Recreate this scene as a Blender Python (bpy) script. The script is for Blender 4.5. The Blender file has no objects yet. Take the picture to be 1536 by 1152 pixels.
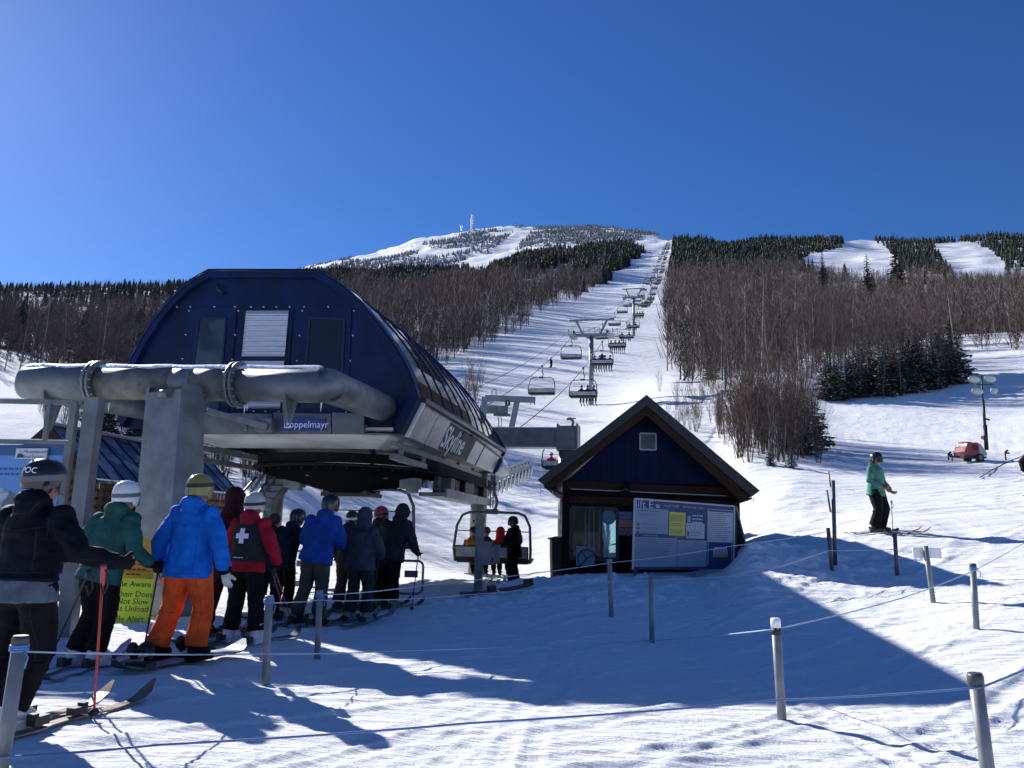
import bpy, bmesh, math, random
import numpy as np
from math import sin, cos, tan, pi, radians, sqrt, atan2, atan, hypot, floor, exp, log
from mathutils import Vector, Matrix

scene = bpy.context.scene
COL = scene.collection
rnd = random.Random(11)

# ------------------------------------------------------------------ camera
EYE = 1.42
FPX = 1154.0
PITCH = atan(222.0 / FPX)
ROLL = radians(1.5)
CAMP = Vector((0, 0, EYE))
_F = Vector((0, cos(PITCH), sin(PITCH)))
_R0 = Vector((1, 0, 0))
_U0 = Vector((0, -sin(PITCH), cos(PITCH)))
_R = _R0 * cos(ROLL) + _U0 * sin(ROLL)
_U = -_R0 * sin(ROLL) + _U0 * cos(ROLL)


def ray(px, py):
    return _F + _R * ((px - 768) / FPX) + _U * ((576 - py) / FPX)


def at(px, py, Y):                      # the point seen at a pixel, at a distance Y along +y
    r = ray(px, py)
    return CAMP + r * (Y / r.y)


def at_z(px, py, z):
    r = ray(px, py)
    return CAMP + r * ((z - EYE) / r.z)


def on_plane(px, py, p0, n):
    r = ray(px, py)
    return CAMP + r * ((p0 - CAMP).dot(n) / r.dot(n))


def proj(p):
    v = Vector(p) - CAMP
    w = v.dot(_F)
    return 768 + FPX * v.dot(_R) / w, 576 - FPX * v.dot(_U) / w


def proj_np(x, y, z):
    vz = z - EYE
    w = y * _F.y + vz * _F.z
    w = np.where(w > 0.01, w, 0.01)
    a = x * _R.x + y * _R.y + vz * _R.z
    b = x * _U.x + y * _U.y + vz * _U.z
    return 768 + FPX * a / w, 576 - FPX * b / w


cam_data = bpy.data.cameras.new('camera')
cam = bpy.data.objects.new('camera', cam_data)
COL.objects.link(cam)
cam_data.sensor_width = 36
cam_data.lens = 36 * FPX / 1536
cam_data.clip_start = 0.1
cam_data.clip_end = 20000
_B = -_F
cam.matrix_world = Matrix(((_R.x, _U.x, _B.x, 0), (_R.y, _U.y, _B.y, 0), (_R.z, _U.z, _B.z, EYE), (0, 0, 0, 1)))
scene.camera = cam

# ------------------------------------------------------------------ materials
MATS = {}


def _pr(m):
    return m.node_tree.nodes['Principled BSDF']


def mat(name, col, rough=0.6, metal=0.0, var=0.0, vscale=6.0, bump=0.0, bscale=40.0, spec=0.5, col2=None, vlo=0.4, vhi=0.6,
        stretch=None, coat=0.0, sheen=0.0):
    if name in MATS:
        return MATS[name]
    m = bpy.data.materials.new(name)
    m.use_nodes = True
    nt = m.node_tree
    p = _pr(m)
    p.inputs['Base Color'].default_value = (*col, 1)
    p.inputs['Roughness'].default_value = rough
    p.inputs['Metallic'].default_value = metal
    p.inputs['Specular IOR Level'].default_value = spec
    if coat:
        p.inputs['Coat Weight'].default_value = coat
    if sheen:
        p.inputs['Sheen Weight'].default_value = sheen
    tc = None
    if var or bump or col2:
        tc = nt.nodes.new('ShaderNodeTexCoord')
        out = tc.outputs['Object']
        if stretch:
            mp = nt.nodes.new('ShaderNodeMapping')
            mp.inputs['Scale'].default_value = stretch
            nt.links.new(out, mp.inputs['Vector'])
            out = mp.outputs['Vector']
    if var or col2:
        n = nt.nodes.new('ShaderNodeTexNoise')
        n.inputs['Scale'].default_value = vscale
        n.inputs['Detail'].default_value = 6
        nt.links.new(out, n.inputs['Vector'])
        r = nt.nodes.new('ShaderNodeValToRGB')
        r.color_ramp.elements[0].position = vlo
        r.color_ramp.elements[1].position = vhi
        c2 = col2 if col2 else tuple(min(1, c * (1 + var)) for c in col)
        c1 = col if col2 else tuple(c * (1 - var) for c in col)
        r.color_ramp.elements[0].color = (*c1, 1)
        r.color_ramp.elements[1].color = (*c2, 1)
        nt.links.new(n.outputs['Fac'], r.inputs['Fac'])
        nt.links.new(r.outputs['Color'], p.inputs['Base Color'])
    if bump:
        n = nt.nodes.new('ShaderNodeTexNoise')
        n.inputs['Scale'].default_value = bscale
        n.inputs['Detail'].default_value = 4
        nt.links.new(out, n.inputs['Vector'])
        b = nt.nodes.new('ShaderNodeBump')
        b.inputs['Strength'].default_value = bump
        b.inputs['Distance'].default_value = 0.02
        nt.links.new(n.outputs['Fac'], b.inputs['Height'])
        nt.links.new(b.outputs['Normal'], p.inputs['Normal'])
    MATS[name] = m
    return m


def glass_mat(name, col, rough=0.05, alpha=0.35):
    m = mat(name, col, rough, spec=0.6)
    nt = m.node_tree
    p = _pr(m)
    tr = nt.nodes.new('ShaderNodeBsdfTransparent')
    tr.inputs['Color'].default_value = (0.75, 0.8, 0.8, 1)
    mx = nt.nodes.new('ShaderNodeMixShader')
    mx.inputs['Fac'].default_value = 1 - alpha
    nt.links.new(tr.outputs[0], mx.inputs[1])
    nt.links.new(p.outputs[0], mx.inputs[2])
    nt.links.new(mx.outputs[0], nt.nodes['Material Output'].inputs['Surface'])
    return m


# ------------------------------------------------------------------ mesh builder
class MB:
    def __init__(self):
        self.v, self.f, self.mi, self.sm = [], [], [], []

    def add(self, vs, fs, m=0, smooth=False):
        o = len(self.v)
        self.v.extend([tuple(p) for p in vs])
        for f in fs:
            self.f.append([i + o for i in f])
            self.mi.append(m)
            self.sm.append(smooth)
        return self

    def quad(self, a, b, c, d, m=0):
        return self.add([a, b, c, d], [(0, 1, 2, 3)], m)

    def box(self, c, s, m=0, X=None, Y=None, Z=None):
        """centre, full sizes, optional axes"""
        c = Vector(c)
        X = Vector(X) if X is not None else Vector((1, 0, 0))
        Y = Vector(Y) if Y is not None else Vector((0, 1, 0))
        Z = Vector(Z) if Z is not None else Vector((0, 0, 1))
        vs = []
        for k in (-.5, .5):
            for j in (-.5, .5):
                for i in (-.5, .5):
                    vs.append(c + X * (i * s[0]) + Y * (j * s[1]) + Z * (k * s[2]))
        return self.add(vs, [(0, 2, 3, 1), (4, 5, 7, 6), (0, 1, 5, 4), (2, 6, 7, 3), (0, 4, 6, 2), (1, 3, 7, 5)], m)

    def bar(self, p, q, w, h=None, m=0, up=(0, 0, 1)):
        p, q = Vector(p), Vector(q)
        d = q - p
        L = d.length
        if L < 1e-6:
            return self
        d.normalize()
        X = d.cross(Vector(up))
        if X.length < 1e-4:
            X = d.cross(Vector((0, 1, 0)))
        X.normalize()
        Z = X.cross(d)
        return self.box((p + q) / 2, (w, L, h if h else w), m, X, d, Z)

    def tube(self, pts, r, n=8, m=0, caps=True, smooth=True, flat=1.0, up=(0, 0, 1)):
        pts = [Vector(p) for p in pts]
        k = len(pts)
        rs = r if isinstance(r, (list, tuple)) else [r] * k
        rings = []
        Xp = None
        for i in range(k):
            d = (pts[min(i + 1, k - 1)] - pts[max(i - 1, 0)])
            if d.length < 1e-9:
                d = Vector((0, 0, 1))
            d.normalize()
            if Xp is None:
                X = d.cross(Vector(up))
                if X.length < 1e-3:
                    X = d.cross(Vector((0, 1, 0)))
            else:
                X = Xp - d * Xp.dot(d)
                if X.length < 1e-4:
                    X = d.cross(Vector((0, 1, 0)))
            X.normalize()
            Xp = X
            Y = d.cross(X)
            sc = 1.0
            if 0 < i < k - 1:
                d1 = (pts[i] - pts[i - 1]).normalized()
                cs = max(0.35, abs(d1.dot(d)))
                sc = 1.0 / cs
            rings.append([pts[i] + X * (cos(2 * pi * j / n) * rs[i] * (sc if False else 1)) + Y * (sin(2 * pi * j / n) * rs[i] * flat) for j in range(n)])
        vs = [p for rg in rings for p in rg]
        fs = []
        for i in range(k - 1):
            for j in range(n):
                a, b = i * n + j, i * n + (j + 1) % n
                fs.append((a, b, b + n, a + n))
        self.add(vs, fs, m, smooth)
        if caps:
            o = len(self.v) - len(vs)
            self.f.append([o + j for j in range(n)][::-1]); self.mi.append(m); self.sm.append(False)
            self.f.append([o + (k - 1) * n + j for j in range(n)]); self.mi.append(m); self.sm.append(False)
        return self

    def prism(self, outline, dvec, m=0, mside=None, smooth=False, cap0=True, cap1=True):
        """closed outline (list of 3D points) extruded along dvec"""
        a = [Vector(p) for p in outline]
        d = Vector(dvec)
        n = len(a)
        vs = a + [p + d for p in a]
        if cap0:
            self.add(a, [tuple(range(n))[::-1]], m)
        if cap1:
            self.add([p + d for p in a], [tuple(range(n))], m)
        self.add(vs, [(i, (i + 1) % n, (i + 1) % n + n, i + n) for i in range(n)], m if mside is None else mside, smooth)
        return self

    def disc(self, c, nrm, r, n=24, m=0):
        c, d = Vector(c), Vector(nrm).normalized()
        X = d.cross(Vector((0, 0, 1)))
        if X.length < 1e-3:
            X = Vector((1, 0, 0))
        X.normalize()
        Y = d.cross(X)
        return self.add([c + X * r * cos(2 * pi * j / n) + Y * r * sin(2 * pi * j / n) for j in range(n)], [tuple(range(n))], m)

    def ell(self, c, s, nu=12, nv=8, m=0, R=None, zmin=-1.0, zmax=1.0):
        """ellipsoid, radii s; R optional 3x3"""
        c = Vector(c)
        vs, fs = [], []
        t0, t1 = math.asin(max(-1, zmin)), math.asin(min(1, zmax))
        for i in range(nv + 1):
            t = t0 + (t1 - t0) * i / nv
            for j in range(nu):
                a = 2 * pi * j / nu
                p = Vector((cos(a) * cos(t) * s[0], sin(a) * cos(t) * s[1], sin(t) * s[2]))
                if R is not None:
                    p = R @ p
                vs.append(c + p)
        for i in range(nv):
            for j in range(nu):
                a, b = i * nu + j, i * nu + (j + 1) % nu
                fs.append((a, b, b + nu, a + nu))
        return self.add(vs, fs, m, True)

    def merge(self, o, M=None, moff=0):
        vs = [(M @ Vector(p)) if M is not None else p for p in o.v]
        k = len(self.v)
        self.v.extend([tuple(p) for p in vs])
        self.f.extend([[i + k for i in f] for f in o.f])
        self.mi.extend([i + moff for i in o.mi])
        self.sm.extend(o.sm)
        return self

    def mesh(self, name, mats, off=None):
        me = bpy.data.meshes.new(name)
        vs = self.v if off is None else [(p[0] - off[0], p[1] - off[1], p[2] - off[2]) for p in self.v]
        me.from_pydata(vs, [], self.f)
        for m in (mats if isinstance(mats, (list, tuple)) else [mats]):
            me.materials.append(m)
        me.polygons.foreach_set('material_index', self.mi)
        me.polygons.foreach_set('use_smooth', self.sm)
        me.update()
        return me


WPOS = {}


def obj(name, mb, mats, parent=None, world=True):
    """link mb as ONE mesh object; verts are world coordinates when world (the parent may be a moved Empty)"""
    off = WPOS.get(parent.name, Vector((0, 0, 0))) if parent is not None else None
    me = mb.mesh(name, mats, off if (world and parent is not None) else None)
    o = bpy.data.objects.new(name, me)
    COL.objects.link(o)
    if parent is not None:
        o.parent = parent
    WPOS[o.name] = off if off is not None else Vector((0, 0, 0))
    return o


def thing(name, label, cat, loc=(0, 0, 0), rz=0.0, group=None):
    o = bpy.data.objects.new(name, None)
    o.empty_display_size = 0.1
    COL.objects.link(o)
    o.location = loc
    o.rotation_euler = (0, 0, rz)
    o['label'] = label
    o['category'] = cat
    if group:
        o['group'] = group
    WPOS[o.name] = Vector(loc)
    return o


def tag(o, label, cat, group=None):
    o['label'] = label
    o['category'] = cat
    if group:
        o['group'] = group
    return o


def single(name, mb, mats, label, cat, group=None):
    return tag(obj(name, mb, mats), label, cat, group)


def structure(name, mb, mats, kind='structure'):
    o = obj(name, mb, mats)
    o['kind'] = kind
    return o


def dup(root, loc, rz=0.0, label=None, scale=None, group=None):
    r = root.copy()
    COL.objects.link(r)
    r.location = loc
    r.rotation_euler = (0, 0, rz)
    if scale:
        r.scale = scale if isinstance(scale, (tuple, list)) else (scale,) * 3
    if label:
        r['label'] = label
    if group:
        r['group'] = group
    for ch in list(root.children):
        c = ch.copy()
        COL.objects.link(c)
        c.parent = r
        for g in ch.children:
            d = g.copy()
            COL.objects.link(d)
            d.parent = c
    return r


def text_mesh(s, size, spacing=1.0, bold=0.0):
    """flat lettering as (verts, faces) in the xy plane, centred on x, baseline centre on y=0"""
    cu = bpy.data.curves.new('lettering', 'FONT')
    cu.body = s
    cu.size = size
    cu.align_x = 'CENTER'
    cu.align_y = 'CENTER'
    cu.space_character = spacing
    cu.offset = bold
    cu.resolution_u = 3
    o = bpy.data.objects.new('lettering', cu)
    COL.objects.link(o)
    dg = bpy.context.evaluated_depsgraph_get()
    me = bpy.data.meshes.new_from_object(o.evaluated_get(dg))
    vs = [tuple(v.co) for v in me.vertices]
    fs = [tuple(p.vertices) for p in me.polygons]
    bpy.data.objects.remove(o)
    bpy.data.curves.remove(cu)
    bpy.data.meshes.remove(me)
    return vs, fs


def put_text(mb, s, size, origin, X, Yv, m=0, align='c', **kw):
    """lettering laid on a surface: origin, X along the line, Yv up the letters (unit vectors)"""
    vs, fs = text_mesh(s, size, **kw)
    if not vs:
        return
    x0, x1 = min(v[0] for v in vs), max(v[0] for v in vs)
    sh = 0 if align == 'c' else (-x0 if align == 'l' else -x1)
    o, X, Yv = Vector(origin), Vector(X), Vector(Yv)
    mb.add([o + X * (v[0] + sh) + Yv * v[1] for v in vs], fs, m)


# ------------------------------------------------------------------ numpy noise
def _hash(ix, iy, seed):
    h = (ix * 374761393 + iy * 668265263 + seed * 974711) & 0x7fffffff
    h = ((h ^ (h >> 13)) * 1274126177) & 0x7fffffff
    return ((h ^ (h >> 16)) & 0xffff) / 65535.0


def vnoise(x, y, seed=0):
    x = np.asarray(x, dtype=np.float64); y = np.asarray(y, dtype=np.float64)
    ix = np.floor(x).astype(np.int64); iy = np.floor(y).astype(np.int64)
    fx = x - ix; fy = y - iy
    fx = fx * fx * fx * (fx * (fx * 6 - 15) + 10); fy = fy * fy * fy * (fy * (fy * 6 - 15) + 10)
    a = _hash(ix, iy, seed); b = _hash(ix + 1, iy, seed); c = _hash(ix, iy + 1, seed); d = _hash(ix + 1, iy + 1, seed)
    return (a * (1 - fx) + b * fx) * (1 - fy) + (c * (1 - fx) + d * fx) * fy - 0.5


def fbm(x, y, octv=4, seed=0, gain=0.5):
    s = 0; a = 1.0
    for k in range(octv):
        s = s + a * vnoise(x, y, seed + k * 17)
        x = x * 2.03 + 13.7; y = y * 2.03 + 7.1
        a *= gain
    return s


def sstep(a, b, x):
    t = np.clip((x - a) / (b - a), 0, 1)
    return t * t * (3 - 2 * t)
# ------------------------------------------------------------------ lift line (plan): x = LX0 + LT*y
_p1, _p2 = at(887, 540, 84.0), at(1003, 357, 1150.0)
LT = (_p2.x - _p1.x) / (_p2.y - _p1.y)
LX0 = _p1.x - LT * _p1.y
LN = sqrt(1 + LT * LT)
LU = Vector((LT / LN, 1 / LN, 0))           # uphill
LV = Vector((1 / LN, -LT / LN, 0))          # to the right


def lift_lat(x, y):
    return (x - LX0 - LT * y) / LN


def pchip(xs, ys):
    xs = np.array(xs, float); ys = np.array(ys, float)
    h = np.diff(xs); dl = np.diff(ys) / h
    m = np.zeros_like(ys)
    m[0], m[-1] = dl[0], dl[-1]
    for i in range(1, len(xs) - 1):
        if dl[i - 1] * dl[i] > 0:
            w1, w2 = 2 * h[i] + h[i - 1], h[i] + 2 * h[i - 1]
            m[i] = (w1 + w2) / (w1 / dl[i - 1] + w2 / dl[i])

    def f(q):
        q = np.clip(q, xs[0], xs[-1])
        i = np.clip(np.searchsorted(xs, q) - 1, 0, len(xs) - 2)
        t = (q - xs[i]) / h[i]
        return ((2 * t ** 3 - 3 * t ** 2 + 1) * ys[i] + (t ** 3 - 2 * t ** 2 + t) * h[i] * m[i]
                + (-2 * t ** 3 + 3 * t ** 2) * ys[i + 1] + (t ** 3 - t ** 2) * h[i] * m[i + 1])
    return f


def zpy(px0, d, py):
    """ground height of the point seen at row py on the azimuth column px0, at range d"""
    az = atan((px0 - 768) / FPX)
    px = px0
    for _ in range(6):
        r = ray(px, py)
        px += (tan(az) - r.x / r.y) * FPX * 0.95
    r = ray(px, py)
    return EYE + d * r.z / hypot(r.x, r.y)


GEN = [(84, .163), (120, .211), (164, .257), (220, .286), (300, .31), (400, .328), (590, .353), (800, .368), (1150, .386)]


def gen(k=1.0, lo=120, hi=800, px=990):
    c = cos(atan((px - 768) / FPX)) / cos(atan(222 / FPX))
    roll = (px - 990) / FPX * tan(ROLL)                 # the picture leans a little; the slope does too
    return [(d, EYE + d * (t * k * c + roll * c)) for d, t in GEN if lo <= d <= hi]


def P(px0, d, py):
    return (d, zpy(px0, d, py))


COLS = {
    -700: [(0, 0), (25, 0.2), (60, 8), (110, 20), P(-700, 250, 498), P(-700, 450, 458), P(-700, 700, 436), (1000, 225), (6000, 220)],
    0: [(0, 0), (25, 0.2), (60, 8.5), (110, 21), P(0, 250, 498), P(0, 450, 458), P(0, 700, 440), (1000, 232), (6000, 220)],
    200: [(0, 0), (25, 0.2), (60, 8.5), (110, 21), P(200, 250, 498), P(200, 450, 458), P(200, 700, 438), (1000, 240), (6000, 220)],
    300: [(0, 0), (26, 0.2), (60, 8.5), (110, 21), P(300, 250, 498), P(300, 450, 458), P(300, 720, 432), (1000, 250), (1500, 320), (6000, 300)],
    430: [(0, 0), (26, 0.1), (38, 3.2), (60, 8.5), (110, 22), P(430, 250, 498), P(430, 450, 458), P(430, 800, 424), P(430, 1200, 416), P(430, 2000, 405), (2600, 680), (6000, 600)],
    560: [(0, 0), (25, 0), (40, 3.2), (84, 15), (120, 26), (250, 66), (450, 138), P(560, 800, 430), P(560, 1200, 412), P(560, 2300, 374), (2900, 850), (6000, 700)],
    640: [(0, 0), (9, 0), (11, .05), (13, .16), (15, .02), (24, 0), (40, 3.1), (84, 15.2)] + gen(.97, 120, 500, px=640) + [P(640, 800, 432), P(640, 1200, 408), P(640, 2300, 353), (2900, 890), (6000, 700)],
    710: [(0, 0), (8, 0), (11, .08), (13.5, .26), (15.5, .2), (17.5, 0.02), (24, 0), (40, 3), (84, 15)] + gen(.99, 120, 500, px=710) + [P(710, 800, 425), P(710, 1200, 403), P(710, 2400, 342), (3000, 950), (6000, 700)],
    790: [(0, 0), (8, 0), (11, .1), (14, .36), (16, .45), (18, .12), (22, 0), (26, .1), (40, 3), (84, 15)] + gen(1, 120, 600, px=790) + [P(790, 1200, 386), P(790, 2400, 340), (3000, 950), (6000, 700)],
    850: [(0, 0), (8, 0), (11, .14), (14, .42), (16.3, .52), (18.5, .3), (22, .15), (28, .6), (40, 3.1), (84, 15)] + gen(1, 120, 700, px=850) + [P(850, 1200, 376), P(850, 2400, 340), (3000, 940), (6000, 700)],
    920: [(0, 0), (8, 0), (11, .14), (14, .5), (16.3, .62), (18.5, .5), (22, .5), (28, 1.2), (40, 3.6), (84, 15.4)] + gen(1, 120, 800, px=920) + [P(920, 1300, 366), P(920, 2300, 341), (3000, 900), (6000, 700)],
    1000: [(0, 0), (7, 0), (10, .05), (13, .34), (16, .60), (18, .60), (24, 1.1), (40, 4.3), (84, 16.8)] + gen(1, 120, 1150, px=1000) + [P(1000, 1900, 354), (2600, 760), (6000, 600)],
    1085: [(0, 0), (6.5, 0), (9.8, .08), (13, .4), (16, .66), (17.5, .72), (20, .9), (24, 1.3), (45, 5.6), (84, 17.4)] + gen(1, 120, 1000, px=1085) + [P(1085, 1300, 366), (1700, 480), (6000, 400)],
    1120: [(0, 0), (6.5, 0), (9.8, .1), (14, .7), (16.5, 1.3), (17.5, 1.33), (19.5, 1.2), (24, 1.7), (45, 6.2), (84, 18)] + gen(1, 120, 800, px=1120) + [P(1120, 1100, 367), (1400, 430), (6000, 400)],
    1190: [(0, 0), (6.5, 0), (9.8, .12), (14, .66), (17, 1.28), (18.5, 1.3), (21, 1.5), (30, 3.1), (48, 6.6), (84, 18)] + gen(1, 120, 800, px=1190) + [P(1190, 1100, 366), (1400, 430), (6000, 400)],
    1260: [(0, 0), (6, 0), (9.8, .15), (14.2, .66), (18, 1.3), (22, 1.75), (30, 3.0), (50, 6.8), (76, 14.6), (120, 28)] + gen(1.0, 164, 800, px=1260) + [P(1260, 1050, 359), (1400, 410), (6000, 380)],
    1340: [(0, 0), (6, 0), (9.8, .2), (14.2, .66), (19, 1.5), (30, 3.0), (50, 6.6), (76, 14.6), (120, 28)] + gen(1.0, 164, 800, px=1340) + [P(1340, 1050, 362), (1400, 410), (6000, 380)],
    1440: [(0, 0), (6, 0), (9.8, .27), (14.2, .75), (19, 1.5), (30, 3.0), (50, 6.5), (76, 14.2), (120, 29)] + gen(1.0, 164, 700, px=1440) + [P(1440, 1000, 365), (1400, 400), (6000, 380)],
    1536: [(0, 0), (6, 0), (9.8, .3), (14.2, .8), (19, 1.5), (30, 3.0), (50, 6.4), (76, 14.0), (120, 29)] + gen(1.0, 164, 700, px=1536) + [P(1536, 1000, 362), (1400, 400), (6000, 380)],
    2300: [(0, 0), (6, 0), (9.8, .3), (14.2, .9), (19, 1.6), (30, 3.2), (50, 6.6), (76, 14.0), (120, 29)] + gen(1.0, 164, 700, px=2300) + [P(2300, 1000, 362), (1400, 400), (6000, 380)],
}

def profile(cps, q):
    a, b = [c[0] for c in cps], [c[1] for c in cps]
    w_ = sstep(520, 760, q)
    return pchip(a, b)(q) * (1 - w_) + np.interp(q, a, b) * w_


_ck = sorted(COLS)
AZN = np.array([atan((k - 768) / FPX) for k in _ck])
AZ0, AZ1, NAZ = radians(-75), radians(75), 601
NLD = 520
LD0, LD1 = log(1.0), log(6000.0)
_az = np.linspace(AZ0, AZ1, NAZ)
_ld = np.linspace(LD0, LD1, NLD)
_tab = np.stack([profile(COLS[k], np.exp(_ld)) for k in _ck])      # columns x range
BASE = np.zeros((NAZ, NLD))
for _j in range(NLD):
    BASE[:, _j] = pchip(AZN, _tab[:, _j])(_az)
# soften across azimuth
_k = np.exp(-np.linspace(-2, 2, 13) ** 2)
_k /= _k.sum()
_pad = np.pad(BASE, ((6, 6), (0, 0)), mode='edge')
BASE = sum(_k[i] * _pad[i:i + NAZ] for i in range(13))


def ground(x, y):
    """smooth ground height (numpy)"""
    x = np.asarray(x, float); y = np.asarray(y, float)
    d = np.clip(np.hypot(x, y), 1.0, 5999.0)
    az = np.arctan2(x, y)
    a = np.clip((az - AZ0) / (AZ1 - AZ0) * (NAZ - 1), 0, NAZ - 1.001)
    b = np.clip((np.log(d) - LD0) / (LD1 - LD0) * (NLD - 1), 0, NLD - 1.001)
    i = a.astype(int); j = b.astype(int)
    fa = a - i; fb = b - j
    z = (BASE[i, j] * (1 - fa) * (1 - fb) + BASE[i + 1, j] * fa * (1 - fb) + BASE[i, j + 1] * (1 - fa) * fb + BASE[i + 1, j + 1] * fa * fb)
    back = sstep(radians(75), radians(110), np.abs(az))
    z = z * (1 - back)
    # large soft relief away from the station
    far = sstep(40, 120, d)
    z = z + far * fbm(x / 60.0, y / 60.0, 3, 5) * np.clip(d / 120.0, 0, 9) * 1.2
    return z


_tr = random.Random(21)
TRACKS = []
for _k in range(46):                                       # single ski tracks, in pairs
    _gx, _gy = _tr.uniform(-5, 9), _tr.uniform(3.2, 14)
    _ga = radians(_tr.choice((_tr.gauss(12, 9), _tr.gauss(28, 10), _tr.gauss(62, 12))))
    _gk, _gl, _gd = _tr.uniform(-.03, .03), _tr.uniform(2.5, 7), _tr.uniform(.008, .017)
    for _o in (0, _tr.uniform(.14, .34)):
        TRACKS.append((_gx - sin(_ga) * _o, _gy + cos(_ga) * _o, _ga, _gk, _gl, _tr.uniform(.035, .06), _gd))
for _k in range(26):                                       # sweeping turns on the open slope at the right
    _gx, _gy = _tr.uniform(5, 15), _tr.uniform(12, 30)
    TRACKS.append((_gx, _gy, radians(_tr.gauss(25, 35)), _tr.uniform(-.06, .06), _tr.uniform(4, 9), _tr.uniform(.06, .11), _tr.uniform(.02, .045)))


def stair_noise(x, y):
    """snow relief close to the camera"""
    d = np.hypot(x, y)
    near = 1 - sstep(45, 90, d)
    lat = lift_lat(x, y)
    # churned alley and smooth groomed corduroy
    u = x * 0.95 + y * 0.31; w = -x * 0.31 + y * 0.95
    tracks = fbm(u / 2.6, w / 0.085, 3, 31) * 0.013 + fbm(u / 4.5, w / 0.32, 3, 37) * 0.018
    u2 = x * 0.75 + y * 0.66; w2 = -x * 0.66 + y * 0.75
    tracks += np.maximum(0, fbm(u2 / 5.0, w2 / 0.16, 2, 41) - 0.12) * 0.045
    lumps = np.maximum(0, fbm(x / 0.13, y / 0.13, 3, 51, .6) - 0.02) ** 1.2 * 0.038
    lumpmask = sstep(0.0, 0.22, fbm(x / 1.9, y / 1.9, 3, 61))
    mound = np.exp(-((y - 14.3 - 0.16 * x) / 2.6) ** 2) * sstep(-2.2, -0.6, x) * (1 - sstep(6.5, 9, x))
    chunk = np.maximum(0, fbm(x / 0.34, y / 0.34, 4, 71, 0.55)) * 0.17
    big = fbm(x / 1.9, y / 1.9, 3, 81) * 0.026
    big2 = fbm(x / 6.0, y / 6.0, 2, 83) * 0.10 * sstep(22, 34, d)
    grooves = np.zeros_like(x)
    m = (d < 34)
    if m.any():
        xx, yy = x[m], y[m]
        g = np.zeros_like(xx)
        for (gx0, gy0, ga, gk, gl, gw, gd) in TRACKS:
            dx, dy = xx - gx0, yy - gy0
            t = dx * cos(ga) + dy * sin(ga)
            n = -dx * sin(ga) + dy * cos(ga) - gk * t * t - 0.05 * np.sin(t * 0.9 + gx0)
            fade = np.clip(1 - np.abs(t) / gl, 0, 1) ** .5
            ge = np.maximum(gw, 0.0125 * d[m])
            q = np.abs(n) / ge
            g += fade * gd * (gw / ge) ** .5 * (-np.exp(-q ** 4) + 0.55 * np.exp(-((q - 1.6) / .45) ** 2))
        grooves[m] = g
    far_tr = fbm(u / 9.0, w / 0.5, 2, 91) * 0.06 * sstep(14, 25, d)
    return near * (grooves + tracks + lumps * lumpmask * (0.5 + 0.5 * mound) + big + chunk * mound * 0.9 + big2 + far_tr)


def snow(x, y):
    return ground(x, y) + stair_noise(np.asarray(x, float), np.asarray(y, float))


def gz(x, y):
    return float(snow(np.array([x]), np.array([y]))[0])


def g3(x, y, dz=0.0):
    return Vector((x, y, gz(x, y) + dz))


def gpx(px, py, lo=2.0, hi=60.0):
    """the ground point seen at a pixel (marching the smooth ground)"""
    r = ray(px, py)
    r = r / hypot(r.x, r.y)
    d = np.exp(np.linspace(log(lo), log(hi), 1500))
    zz = EYE + d * r.z
    g = ground(r.x * d, r.y * d)
    k = np.nonzero(zz <= g)[0]
    i = k[0] if len(k) else len(d) - 1
    return g3(r.x * d[i], r.y * d[i])


# ---- the ground mesh: one polar sheet out to the horizon
_da = np.concatenate([np.linspace(-180, -60, 61)[:-1], np.linspace(-60, -37, 60)[:-1], np.linspace(-37, 37, 560), np.linspace(37, 60, 60)[1:], np.linspace(60, 180, 61)[1:-1]])
_na = len(_da)
_rr = np.concatenate([np.exp(np.linspace(log(1.2), log(45), 780)), np.exp(np.linspace(log(45), log(6000), 300))[1:]])
_A, _Rr = np.meshgrid(np.radians(_da), _rr)
_X = _Rr * np.sin(_A); _Y = _Rr * np.cos(_A)
_Z = snow(_X, _Y)
_nv = _X.size
_co = np.empty((_nv + 1, 3))
_co[:-1, 0] = _X.ravel(); _co[:-1, 1] = _Y.ravel(); _co[:-1, 2] = _Z.ravel()
_co[-1] = (0, 0, 0)
_nr = len(_rr)
_i, _jj = np.meshgrid(np.arange(_nr - 1), np.arange(_na), indexing='ij')
_a = (_i * _na + _jj).ravel(); _b = (_i * _na + (_jj + 1) % _na).ravel()
_q = np.stack([_a, _b, _b + _na, _a + _na], 1)[:, ::-1]
_tri = np.array([[_nv, (j + 1) % _na, j] for j in range(_na)])[:, ::-1]


def mesh_np(name, co, quads=None, tris=None, smooth=True, mats=(), mi=None):
    me = bpy.data.meshes.new(name)
    nq = 0 if quads is None else len(quads); nt = 0 if tris is None else len(tris)
    me.vertices.add(len(co)); me.vertices.foreach_set('co', np.ascontiguousarray(co, dtype=np.float32).ravel())
    nl = nq * 4 + nt * 3
    me.loops.add(nl)
    li = np.concatenate(([quads.ravel()] if nq else []) + ([tris.ravel()] if nt else []))
    me.loops.foreach_set('vertex_index', li.astype(np.int32))
    me.polygons.add(nq + nt)
    st = np.concatenate((np.arange(nq) * 4, nq * 4 + np.arange(nt) * 3)).astype(np.int32)
    me.polygons.foreach_set('loop_start', st)
    if smooth:
        me.polygons.foreach_set('use_smooth', np.ones(nq + nt, bool))
    if mi is not None:
        me.polygons.foreach_set('material_index', np.asarray(mi, np.int32))
    for m in mats:
        me.materials.append(m)
    me.update(calc_edges=True)
    me.validate()
    return me


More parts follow.
